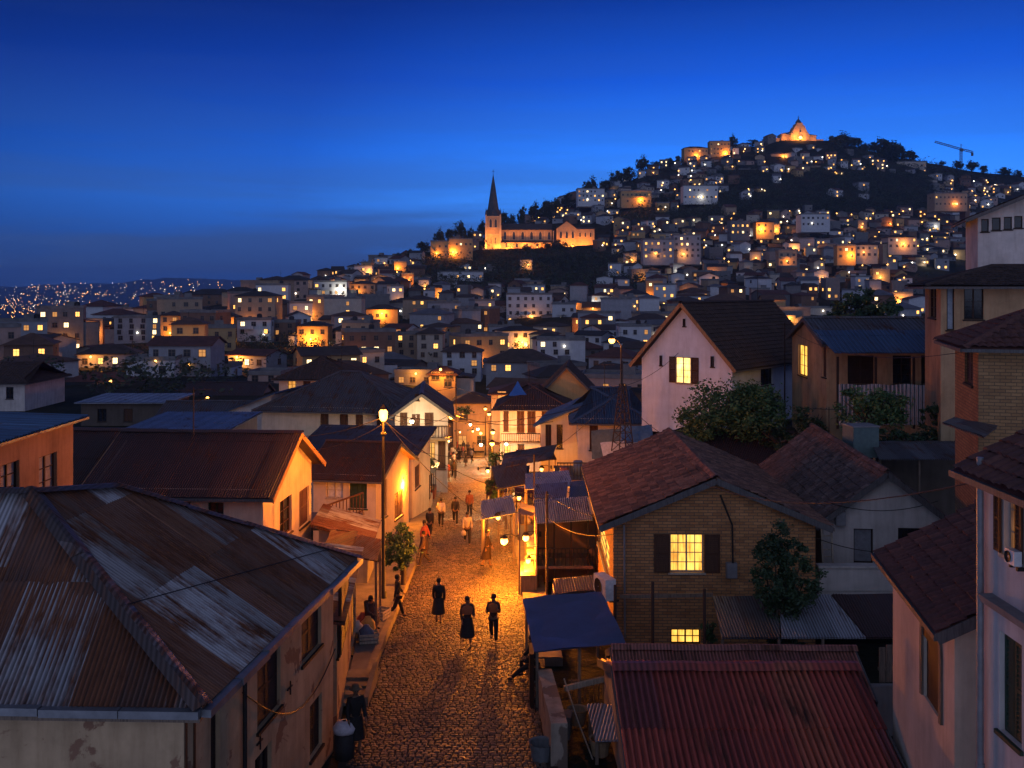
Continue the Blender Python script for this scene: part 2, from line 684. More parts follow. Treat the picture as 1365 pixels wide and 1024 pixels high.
def build_street():
    t = NT('cobblestone')
    oi = t.node('ShaderNodeTexCoord')
    uv = t.coord('UV')
    wn = t.node('ShaderNodeTexWhiteNoise', Vector=uv)
    v = t.coord('Object')
    a = t.noise(v, 18, 5, .7)
    big = t.noise(v, .45, 5, .6)
    c = t.ramp(wn.outputs['Value'], [(0, (.035, .026, .02)), (.35, (.085, .062, .046)), (.7, (.13, .092, .064)), (1, (.20, .145, .10))])
    c = t.mix(c, t.ramp(a, [(.3, (.5, .5, .5)), (.7, (1, 1, 1))]), .6, 'MULTIPLY')
    c = t.mix(c, t.ramp(big, [(.35, (.38, .36, .34)), (.62, (1, 1, 1))]), .75, 'MULTIPLY')
    c = t.mix(c, (.075, .058, .042), t.ramp(t.noise(v, 1.1, 6, .7, .5), [(.56, (0, 0, 0)), (.66, (.7, .7, .7))]))
    t.bump(a, .35, .012)
    m = t.base(c, t.ramp(big, [(.3, (.48,) * 3), (.7, (.78,) * 3)]), spec=.38)
    d = NT('street_joint_earth')
    dv = d.coord('Object')
    dn = d.noise(dv, 3, 6, .7)
    dm = d.base(d.ramp(dn, [(.3, (.018, .014, .011)), (.7, (.06, .045, .034))]), .95, spec=.15)
    rnd = random.Random(3)
    mb = MB()
    # bed
    bed = MB()
    Y = 10.0
    rows = []
    while Y < 168:
        l, r = SEL(Y), SER(Y)
        rows.append([(lerp(l - .3, r + .3, k / 8), Y, street(Y) + .0) for k in range(9)])
        Y += 1.0
    bed.grid(rows)
    # hand-laid stones, each a low dome, in slightly wandering courses
    Y = 20.0
    row = 0
    while Y < 160:
        k = .9 if Y < 60 else (1.5 if Y < 100 else 2.4)
        dy = rnd.uniform(.145, .185) * k
        l, r = SEL(Y), SER(Y)
        x = l - rnd.uniform(0, .2)
        while x < r:
            w = rnd.uniform(.14, .25) * k
            x0, x1 = x + .011, min(x + w, r + .05) - .011
            if x1 - x0 > .06:
                cx, cyy = (x0 + x1) / 2, Y + dy / 2 + .05 * sin(x * 1.3 + row * .2)
                wav = .05 * sin(x * 1.1 + Y * .15)
                z = street(cyy) + rnd.uniform(.012, .030)
                hx, hy = (x1 - x0) / 2, dy / 2 - .011
                tx, ty = rnd.uniform(-.06, .06), rnd.uniform(-.06, .06)
                uvv = (rnd.random() * 97, rnd.random() * 97)
                j = lambda: rnd.uniform(-.016, .016)
                cs = [(-1, -1), (1, -1), (1, 1), (-1, 1)]
                low = [(cx + a * hx + j(), cyy + wav + b * hy + j(), street(cyy) - .02) for a, b in cs]
                top = [(p[0] * .84 + cx * .16, p[1] * .80 + (cyy + wav) * .20, z + tx * cs[i][0] * hx + ty * cs[i][1] * hy) for i, p in enumerate(low)]
                cen = (cx, cyy + wav, z + .012)
                u4 = [uvv] * 4
                for i in range(4):
                    q = (i + 1) % 4
                    mb.quad(low[i], low[q], top[q], top[i], uv=u4)
                    mb.quad(top[i], top[q], cen, uv=u4[:3])
            x += w
        Y += dy
        row += 1
    o = mb.build('street', [m])
    tag(o, kind='structure')
    b = bed.build('street_bed', dm)
    tag(b, kind='structure')


build_street()


# ------------------------------------------------------------------ roofs
def sheet(mb, P, kind='corr', pitch=.09, amp=.018, seed=0, sh=(.8, 2.1), course=.3, wild=1.0, uvo=(0, 0)):
    """corrugated or tiled covering over a convex planar polygon; P[0]->P[1] is the eave"""
    P = [V(p) for p in P]
    o = P[0]
    U = (P[1] - P[0]).normalized()
    N = U.cross(P[-1] - P[0]).normalized()
    if N.z < 0: N = -N
    W = N.cross(U)
    if (P[-1] - P[0]).dot(W) < 0: W = -W
    q = [((p - o).dot(U), (p - o).dot(W)) for p in P]
    u0, u1 = min(a for a, b in q), max(a for a, b in q)
    v0, v1 = min(b for a, b in q), max(b for a, b in q)
    rnd = random.Random(seed + 11)

    def span(u):
        lo, hi = 1e9, -1e9
        for (a, b), (c, d) in zip(q, q[1:] + q[:1]):
            if abs(a - c) < 1e-9:
                if abs(u - a) < 1e-6:
                    lo, hi = min(lo, b, d), max(hi, b, d)
                continue
            t = (u - a) / (c - a)
            if -1e-9 <= t <= 1 + 1e-9:
                w = b + (d - b) * t
                lo, hi = min(lo, w), max(hi, w)
        return (lo, hi) if hi > lo else (0, 0)
    ncol = 6 if kind == 'corr' else 5
    n = max(2, int(round((u1 - u0) / pitch * ncol)))
    us = [u0 + (u1 - u0) * (.0002 + .9996 * i / n) for i in range(n + 1)]
    jit = {}

    def J(*k):
        if k not in jit: jit[k] = rnd.random()
        return jit[k]
    # row stations (v, lift)
    st = []
    if kind == 'corr':
        L = sh[1]
        k0 = int(floor((v0 + uvo[1]) / L))
        vs = v0
        st.append((v0, 0, 0))
        k = k0 + 1
        while k * L - uvo[1] < v1 - .05:
            vv = k * L - uvo[1]
            if vv > v0 + .05:
                st.append((vv, 0, k - 1))
                st.append((vv + .001, 1, k))
            k += 1
        st.append((v1, 0, k - 1))
    else:
        k = 0
        v = v0
        while v < v1:
            st.append((v, 1, k))
            st.append((min(v + course, v1) - .002, 0, k))
            v += course
            k += 1
    cols = []
    for i, u in enumerate(us):
        lo, hi = span(u)
        col = []
        for v, lift, kk in st:
            vv = min(max(v, lo), hi)
            if kind == 'corr':
                sidx = int(floor((u + uvo[0]) / sh[0]))
                h = amp * sin(2 * pi * u / pitch + (J(sidx, kk, 2) - .5) * 1.2 * (wild > 1)) + lift * .012 + (J(sidx, kk) - .5) * .02 * wild
                h += .012 * wild * mnoise.noise((u * 1.7, v * 1.3, seed))
            else:
                ti = int(floor(u / pitch))
                fr = u / pitch - ti
                h = amp * abs(sin(pi * fr)) * 1.2 + (.035 if lift else .0)
                h += (J(ti, kk) - .5) * .035 * wild * (1 if lift else .4)
                h += .05 * wild * mnoise.noise((u * .6, v * .6, seed))
                if lift and vv > lo: vv = max(lo, vv - (J(ti, kk, 1) - .3) * .05 * wild)
            col.append((o + U * u + W * vv + N * h, (u + uvo[0], vv + uvo[1])))
        cols.append(col)
    b = len(mb.v)
    m = len(st)
    for c in cols:
        mb.v += [tuple(p[0]) for p in c]
    for i in range(n):
        for j in range(m - 1):
            a, c, d, e = cols[i][j], cols[i + 1][j], cols[i + 1][j + 1], cols[i][j + 1]
            if abs(a[1][1] - e[1][1]) < 1e-6 and abs(c[1][1] - d[1][1]) < 1e-6: continue
            mb.f.append((b + i * m + j, b + (i + 1) * m + j, b + (i + 1) * m + j + 1, b + i * m + j + 1))
            mb.uv.append([a[1], c[1], d[1], e[1]])
    return N


def slab(mb, P, t0=.03, t1=.12):
    P = [V(p) for p in P]
    N = (P[1] - P[0]).cross(P[2] - P[0]).normalized()
    if N.z < 0: N = -N
    a = [p - N * t1 for p in P]
    b = [p - N * t0 for p in P]
    mb.quad(*a[::-1])
    mb.quad(*b)
    for i in range(len(P)):
        j = (i + 1) % len(P)
        mb.quad(a[i], a[j], b[j], b[i])


def cap_strip(mb, a, b, w=.28, h=.07, steps=None, seed=0, lift=.03):
    """ridge or hip flashing: a folded strip in short, slightly misaligned lengths"""
    a, b = V(a), V(b)
    d = (b - a)
    L = d.length
    n = steps or max(1, int(L / 1.6))
    rnd = random.Random(seed)
    dn = d.normalized()
    r = dn.cross(V((0, 0, 1))).normalized()
    up = r.cross(dn).normalized()
    for i in range(n):
        p, q = a + d * (i / n), a + d * ((i + 1.03) / n)
        o1 = up * (lift + rnd.uniform(0, .025))
        j1, j2 = r * rnd.uniform(-.02, .02), r * rnd.uniform(-.02, .02)
        rows = []
        for pt, jj in ((p, j1), (q, j2)):
            rows.append([pt + jj - r * w / 2 + o1 - up * h, pt + jj - r * w * .12 + o1 + up * .02, pt + jj + r * w * .12 + o1 + up * .02, pt + jj + r * w / 2 + o1 - up * h])
        mb.grid(rows)


# ------------------------------------------------------------------ windows and houses
class Wall:
    """a vertical wall from a to b (world xy, outside on the right-hand side), bottom z0, top z1"""
    def __init__(s, a, b, z0, z1):
        s.a, s.b = V((a[0], a[1], 0)), V((b[0], b[1], 0))
        s.z0, s.z1 = z0, z1
        s.d = (s.b - s.a)
        s.len = s.d.length
        s.d = s.d / s.len
        s.n = V((s.d.y, -s.d.x, 0))

    def p(s, u, z, out=0.0):
        w = s.a + s.d * u + s.n * out
        return V((w.x, w.y, z))

    def hit(s, x, y):
        """where the ray through a photo pixel meets the wall: (distance along it, height)"""
        r = V(((x - HX) / F, 1, 0))
        den = r.dot(s.n)
        k = s.a.dot(s.n) / den
        w = r * k - s.a
        return w.dot(s.d), -(y - HY) / F * k

    def rect(s, x0, y0, x1, y1):
        xm, ym = (x0 + x1) / 2, (y0 + y1) / 2
        u0, u1 = s.hit(x0, ym)[0], s.hit(x1, ym)[0]
        zt, zb = s.hit(xm, y0)[1], s.hit(xm, y1)[1]
        return min(u0, u1), zb, max(u0, u1), zt


def wall_panel(mb, w, holes, top=None, depth=.16):
    """wall with real openings; top(u): height of the wall's upper edge"""
    us = sorted({0.0, w.len, *[h[0] for h in holes], *[h[2] for h in holes]})
    zs = sorted({w.z0, w.z1, *[h[1] for h in holes], *[h[3] for h in holes]})
    us = [u for u in us if -1e-6 <= u <= w.len + 1e-6]
    zs = [z for z in zs if w.z0 - 1e-6 <= z <= w.z1 + 1e-6]
    for a, b in zip(us, us[1:]):
        for c, d in zip(zs, zs[1:]):
            um, zm = (a + b) / 2, (c + d) / 2
            if any(h[0] < um < h[2] and h[1] < zm < h[3] for h in holes): continue
            mb.quad(w.p(a, c), w.p(b, c), w.p(b, d), w.p(a, d))
    for h in holes:
        a, c, b, d = h[:4]
        for (p, q) in (((a, c), (b, c)), ((b, c), (b, d)), ((b, d), (a, d)), ((a, d), (a, c))):
            mb.quad(w.p(p[0], p[1]), w.p(p[0], p[1], -depth), w.p(q[0], q[1], -depth), w.p(q[0], q[1]))
    if top:
        for i, (ta, tb) in enumerate(zip(top, top[1:])):
            mb.quad(w.p(ta[0], w.z1), w.p(tb[0], w.z1), w.p(tb[0], tb[1]), w.p(ta[0], ta[1]))


def toloc(root):
    return (Matrix.Translation(root.location) @ Matrix.Rotation(root.rotation_euler.z, 4, 'Z')).inverted()


def shutter_leaf(mb, w, u0, u1, z0, z1, out, louvre=True, swing=0.0):
    """one leaf; frame plus slats"""
    t = .035
    def P(u, z, o): return w.p(u, z, out + o + swing * abs(u - u0))
    st = min(.06, (u1 - u0) * .2)
    def plank(a, b, c, d, o0, o1):
        mb.hexa([P(a, c, o0), P(b, c, o0), P(b, d, o0), P(a, d, o0)], [P(a, c, o1), P(b, c, o1), P(b, d, o1), P(a, d, o1)])
    plank(u0, u0 + st, z0, z1, 0, t)
    plank(u1 - st, u1, z0, z1, 0, t)
    for z in (z0, (z0 + z1) / 2 - st / 2, z1 - st):
        plank(u0 + st, u1 - st, z, z + st, .001, t - .002)
    if louvre:
        n = max(3, int((z1 - z0) / .075))
        for i in range(n):
            z = z0 + st + (z1 - z0 - 2 * st) * (i + .5) / n
            mb.quad(P(u0 + st, z - .03, t * .95), P(u1 - st, z - .03, t * .95), P(u1 - st, z + .03, .004), P(u0 + st, z + .03, .004))
    else:
        plank(u0 + st, u1 - st, z0 + st, z1 - st, .004, t * .6)


def window(root, w, r, style, frame=None, pane=None, sh=None, name='window', cols=2, rws=3, depth=.16, label=None, swing=.0):
    """style: glass | shut | open (shutters beside it) | hole | board"""
    u0, z0, u1, z1 = r
    inv = toloc(root)
    frame = frame or W_DARK
    mb = MB()
    fw = .045
    o0, o1 = -depth + .01, -depth + .07
    def plank(a, b, c, d, p0=o0, p1=o1):
        mb.hexa([w.p(a, c, p0), w.p(b, c, p0), w.p(b, d, p0), w.p(a, d, p0)], [w.p(a, c, p1), w.p(b, c, p1), w.p(b, d, p1), w.p(a, d, p1)])
    plank(u0, u0 + fw, z0, z1)
    plank(u1 - fw, u1, z0, z1)
    plank(u0 + fw, u1 - fw, z0, z0 + fw)
    plank(u0 + fw, u1 - fw, z1 - fw, z1)
    if style in ('glass', 'open'):
        for i in range(1, cols):
            u = lerp(u0, u1, i / cols)
            k = .028 if (cols == 2 or (cols == 4 and i == 2)) else .013
            plank(u - k, u + k, z0 + fw, z1 - fw, o0 + .002, o1 - .004)
        for i in range(1, rws):
            z = lerp(z0, z1, i / rws)
            plank(u0 + fw, u1 - fw, z - .011, z + .011, o0 + .006, o1 - .012)
    # sill
    plank(u0 - .06, u1 + .06, z0 - .07, z0 - .004, -.02, .06)
    o = mb.xf(inv).build(name, frame, root)
    if label: o['label'] = label
    p = MB()
    p.quad(w.p(u0, z0, -depth + .022), w.p(u1, z0, -depth + .022), w.p(u1, z1, -depth + .022), w.p(u0, z1, -depth + .022))
    p.xf(inv).build('pane' if style in ('glass', 'open', 'hole') else 'panel', pane or GLASS, o)
    if style == 'shut':
        um = (u0 + u1) / 2
        for a, b in ((u0 + fw, um - .004), (um + .004, u1 - fw)):
            s = MB()
            shutter_leaf(s, w, a, b, z0 + fw, z1 - fw, -depth + .06)
            s.xf(inv).build('shutter', sh or W_BROWN, o)
    if style == 'open':
        hw = (u1 - u0) / 2
        for a, b in ((u0 - hw * .95, u0 - .015), (u1 + .015, u1 + hw * .95)):
            s = MB()
            shutter_leaf(s, w, a, b, z0, z1, .03)
            s.xf(inv).build('shutter', sh or W_BROWN, o)
    return o


def house(name, label, a, b, depth, z0, z1, wallm, roof, rm, wins=(), cat='house', group=None, slabm=None, back=True, rk=None, parts=True):
    """a, b: world xy of the front wall's ends (front seen from the camera side), depth: extent away from the camera.
    roof: dict(kind gx|gy|hip|shed|flat, h, oe, og ...). wins: (wall 0 front 1 right 2 back 3 left, px rect, style, options)"""
    a, b = V((a[0], a[1], 0)), V((b[0], b[1], 0))
    d = (b - a)
    W = d.length
    ang = math.atan2(d.y, d.x)
    root = empty(name, (a.x, a.y, z0), ang, label, cat, group)
    inv = toloc(root)
    n = V((-d.y, d.x, 0)).normalized() * depth
    c4 = [a, b, b + n, a + n]
    h = z1 - z0
    walls = [Wall(c4[i], c4[(i + 1) % 4], z0, z1) for i in range(4)]
    kind = roof['kind']
    rh = roof.get('h', 1.5)
    holes = {i: [] for i in range(4)}
    specs = []
    for wi in wins:
        r = walls[wi[0]].rect(*wi[1])
        u0, zb, u1, zt = r
        u0, u1 = max(u0, .05), min(u1, walls[wi[0]].len - .05)
        zb, zt = max(zb, z0 + .02), zt
        if u1 - u0 < .1 or zt - zb < .1: continue
        r = (u0, zb, u1, zt)
        if zt < z1 - .03: holes[wi[0]].append(r)
        specs.append((wi[0], r, wi[2], wi[3] if len(wi) > 3 else {}, zt < z1 - .03))
    mb = MB()
    for i, w in enumerate(walls):
        top = None
        if (kind == 'gy' and i in (0, 2)) or (kind == 'gx' and i in (1, 3)):
            k = roof.get('rx', .5)
            if i in (2, 3): k = 1 - k
            top = [(0, z1), (w.len * k, z1 + rh), (w.len, z1)]
            # three-point gable
            mb.quad(w.p(0, z1), w.p(w.len, z1), w.p(w.len * k, z1 + rh))
        if kind == 'shed':   # high side: front (rise<0) or back
            hi = roof.get('hi', 2)
            if i == hi: mb.quad(w.p(0, z1), w.p(w.len, z1), w.p(w.len, z1 + rh), w.p(0, z1 + rh))
            elif (i - hi) % 4 == 1: mb.quad(w.p(0, z1), w.p(w.len, z1), w.p(0, z1 + rh))
            elif (i - hi) % 4 == 3: mb.quad(w.p(0, z1), w.p(w.len, z1), w.p(w.len, z1 + rh))
        wall_panel(mb, w, holes[i])
    wo = mb.xf(inv).build('wall', wallm, root)
    for fi, r, style, opt, cut in specs:
        if style == 'arch':
            w = walls[fi]
            u0, zb, u1, zt = r
            um, hw = (u0 + u1) / 2, (u1 - u0) / 2
            arc = [(um + hw * 1.16 * cos(t * pi / 8), zt - .0 + hw * 1.16 * sin(t * pi / 8)) for t in range(9)]
            m3 = MB()
            m3.hexa([w.p(u0 + .002, zb, -.10), w.p(u1 - .002, zb, -.10), w.p(u1 - .002, zt, -.10), w.p(u0 + .002, zt, -.10)], [w.p(u0 + .002, zb, -.05), w.p(u1 - .002, zb, -.05), w.p(u1 - .002, zt, -.05), w.p(u0 + .002, zt, -.05)])
            m3.quad(*[w.p(p, q, .012) for p, q in [(um - hw * 1.16, zt - .05), (um + hw * 1.16, zt - .05)] + arc])
            dd = m3.xf(inv).build('door', W_DARK, root)
            m3 = MB()
            pts = [(u1 + hw * .16, zb)] + arc + [(u0 - hw * .16, zb)]
            for p, q in zip(pts, pts[1:]): m3.bar(w.p(p[0], p[1], .02), w.p(q[0], q[1], .02), .10, .07)
            m3.xf(inv).build('surround', W_GREY, dd)
            continue
        if not cut:    # opening in the gable: set in a proud frame
            opt = dict(opt, depth=-.02)
        window(root, walls[fi], r, style, **opt)
    # roof in local coordinates
    oe, og = roof.get('oe', .35), roof.get('og', .35)
    polys, ridges = [], []
    D = depth
    if kind == 'gy':
        k = roof.get('rx', .5)
        s1, s2 = rh / (W * k), rh / (W * (1 - k))
        rx = W * k
        f, bk = -og, D + roof.get('ob', og)
        polys = [[(-oe, bk, h - oe * s1), (-oe, f, h - oe * s1), (rx, f, h + rh), (rx, bk, h + rh)],
                 [(W + oe, f, h - oe * s2), (W + oe, bk, h - oe * s2), (rx, bk, h + rh), (rx, f, h + rh)]]
        ridges = [((rx, f, h + rh), (rx, bk, h + rh))]
        barge = [((-oe, f, h - oe * s1), (rx, f, h + rh)), ((W + oe, f, h - oe * s2), (rx, f, h + rh))]
        gut = [((-oe, f, h - oe * s1), (-oe, bk, h - oe * s1)), ((W + oe, f, h - oe * s2), (W + oe, bk, h - oe * s2))]
    elif kind == 'gx':
        k = roof.get('rx', .5)
        s1, s2 = rh / (D * k), rh / (D * (1 - k))
        ry = D * k
        l, r = -roof.get('ol', og), W + og
        polys = [[(l, -oe, h - oe * s1), (r, -oe, h - oe * s1), (r, ry, h + rh), (l, ry, h + rh)],
                 [(r, D + oe, h - oe * s2), (l, D + oe, h - oe * s2), (l, ry, h + rh), (r, ry, h + rh)]]
        ridges = [((l, ry, h + rh), (r, ry, h + rh))]
        barge = [((l, -oe, h - oe * s1), (l, ry, h + rh)), ((l, D + oe, h - oe * s2), (l, ry, h + rh)), ((r, -oe, h - oe * s1), (r, ry, h + rh)), ((r, D + oe, h - oe * s2), (r, ry, h + rh))]
        gut = [((l, -oe, h - oe * s1), (r, -oe, h - oe * s1))]
    elif kind == 'hip':
        hl, hr = roof.get('hl', D / 2), roof.get('hr', D / 2)
        s = rh / (D / 2)
        e = h - oe * s
        A, B, C, E = (-oe, -oe, e), (W + oe, -oe, e), (W + oe, D + oe, e), (-oe, D + oe, e)
        p, q = (hl, D / 2, h + rh), (W - hr, D / 2, h + rh)
        polys = [[A, B, q, p], [B, C, q], [C, E, p, q], [E, A, p]]
        ridges = [(p, q), (A, p), (B, q), (C, q), (E, p)]
        barge = []
        gut = [(A, B), (B, C), (C, E), (E, A)]
    elif kind == 'shed':
        hi = roof.get('hi', 2)
        zl = [h, h, h, h]
        for i in range(4):
            if i == hi: pass
        # corners 0..3 of the footprint; walls hi joins corners hi, hi+1
        zc = [h + (rh if i in (hi, (hi + 1) % 4) else 0) for i in range(4)]
        xy = [(-oe, -oe), (W + oe, -oe), (W + oe, D + oe), (-oe, D + oe)]
        lo = (hi + 2) % 4
        order = [lo, (lo + 1) % 4, (lo + 2) % 4, (lo + 3) % 4]
        run = D if hi in (0, 2) else W
        ex = rh / run * oe
        polys = [[(xy[i][0], xy[i][1], zc[i] + (ex if i in (hi, (hi + 1) % 4) else -ex)) for i in order]]
        barge, gut = [], []
        ridges = []
    else:
        e = roof.get('oe', .1)
        polys = [[(-e, -e, h + .1), (W + e, -e, h + .1), (W + e, D + e, h + .1), (-e, D + e, h + .1)]]
        barge, gut = [], []
    mb = MB()
    rk = dict(rk or {})
    for i, P in enumerate(polys):
        if kind == 'flat':
            slab(mb, P, -.1, .1)
            continue
        if rk.get('plain'):
            slab(mb, P, 0, .1)
        else:
            kk = {x: y for x, y in rk.items() if x != 'plain'}
            sheet(mb, P, seed=i + int(abs(a.x) * 10), **kk)
            slab(mb, P, .035, .11)
    ro = mb.build('roof', rm, root)
    if ridges and parts:
        mb = MB()
        for i, (p, q) in enumerate(ridges): cap_strip(mb, p, q, roof.get('rw', .34), .08, seed=i, lift=.05)
        mb.build('ridge_cap', roof.get('rcm', rm), ro)
    if barge and parts:
        for p, q in barge:
            mb = MB()
            p, q = V(p) - V((0, 0, .11)), V(q) - V((0, 0, .11))
            mb.bar(p, q, .05, .2)
            mb.build('bargeboard', roof.get('bm', FASCIA), ro)
    if gut and parts and roof.get('gutter', True):
        for p, q in gut:
            mb = MB()
            mb.bar(V(p) - V((0, 0, .09)), V(q) - V((0, 0, .09)), .1, .1)
            mb.build('gutter', roof.get('gm', FASCIA), ro)
    return root, walls, wo
# ------------------------------------------------------------------ materials of the quarter
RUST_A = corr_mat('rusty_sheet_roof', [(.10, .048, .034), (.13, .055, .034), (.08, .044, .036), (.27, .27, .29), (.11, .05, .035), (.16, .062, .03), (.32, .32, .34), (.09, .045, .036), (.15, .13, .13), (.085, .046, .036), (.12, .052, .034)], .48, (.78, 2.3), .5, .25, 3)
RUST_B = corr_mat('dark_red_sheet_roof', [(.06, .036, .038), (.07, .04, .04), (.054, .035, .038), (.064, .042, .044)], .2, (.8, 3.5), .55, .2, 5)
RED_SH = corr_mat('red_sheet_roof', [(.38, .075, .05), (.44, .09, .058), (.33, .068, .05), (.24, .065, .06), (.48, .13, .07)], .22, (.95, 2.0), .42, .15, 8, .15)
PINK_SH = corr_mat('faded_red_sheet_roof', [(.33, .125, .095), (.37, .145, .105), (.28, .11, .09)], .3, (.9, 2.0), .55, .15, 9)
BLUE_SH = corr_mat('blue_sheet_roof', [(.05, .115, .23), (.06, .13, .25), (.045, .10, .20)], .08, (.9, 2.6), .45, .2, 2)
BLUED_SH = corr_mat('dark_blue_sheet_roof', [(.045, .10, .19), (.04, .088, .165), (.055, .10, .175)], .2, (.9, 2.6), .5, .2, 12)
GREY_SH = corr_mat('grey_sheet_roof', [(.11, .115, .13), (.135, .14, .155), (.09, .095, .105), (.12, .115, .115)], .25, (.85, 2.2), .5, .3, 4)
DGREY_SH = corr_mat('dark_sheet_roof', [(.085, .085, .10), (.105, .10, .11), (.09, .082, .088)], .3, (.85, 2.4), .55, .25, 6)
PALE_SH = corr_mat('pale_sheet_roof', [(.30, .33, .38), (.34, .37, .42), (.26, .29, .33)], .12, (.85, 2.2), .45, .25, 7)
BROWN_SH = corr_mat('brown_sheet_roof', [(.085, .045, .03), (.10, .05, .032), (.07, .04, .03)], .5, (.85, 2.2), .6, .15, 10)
TILE_R = tile_mat('old_clay_tiles', [(.125, .066, .048), (.19, .095, .066), (.27, .145, .10), (.155, .085, .064), (.10, .06, .052)], .55)
TILE_D = tile_mat('blackened_clay_tiles', [(.085, .058, .05), (.125, .075, .06), (.17, .105, .085), (.10, .07, .064), (.22, .15, .125)], .6)
TILE_M = tile_mat('dark_red_tiles', [(.11, .05, .042), (.135, .058, .046), (.092, .046, .041), (.165, .075, .058)], .35)
TILE_B = tile_mat('dark_brown_tiles', [(.06, .04, .034), (.075, .048, .039), (.052, .037, .034), (.09, .055, .043)], .35)
BRICK = brick_mat('old_brick', (.56, .27, .105), (.35, .16, .065), (.13, .11, .085), .30, .10)
BRICK_T = brick_mat('ochre_brick', (.40, .23, .105), (.29, .16, .075), (.15, .11, .07), .30, .10)
P_WORN = plaster('worn_ochre_plaster', (.46, .33, .20), .75, .3, (.20, .11, .07), .25)
P_WHITE = plaster('white_plaster', (.60, .64, .70), .45)
P_CREAM = plaster('cream_plaster', (.55, .46, .36), .5)
P_PALE = plaster('pale_plaster', (.52, .49, .46), .6)
P_TAN = plaster('tan_plaster', (.40, .28, .16), .75)
P_ORANGE = plaster('orange_plaster', (.36, .22, .13), .8)
P_GREY = plaster('grey_render', (.24, .22, .21), .7)
P_DARK = plaster('dark_render', (.10, .08, .065), .6)
TARP = flat('blue_tarpaulin', (.024, .05, .12), .35, 0, .25, 3, .5)
CR = dict(kind='corr', pitch=.09, amp=.02)
CR2 = dict(kind='corr', pitch=.15, amp=.034)
TL = dict(kind='tile', pitch=.24, amp=.035, course=.30)
TLF = dict(kind='tile', pitch=.24, amp=.02, course=.30, wild=.6)
LO = {}


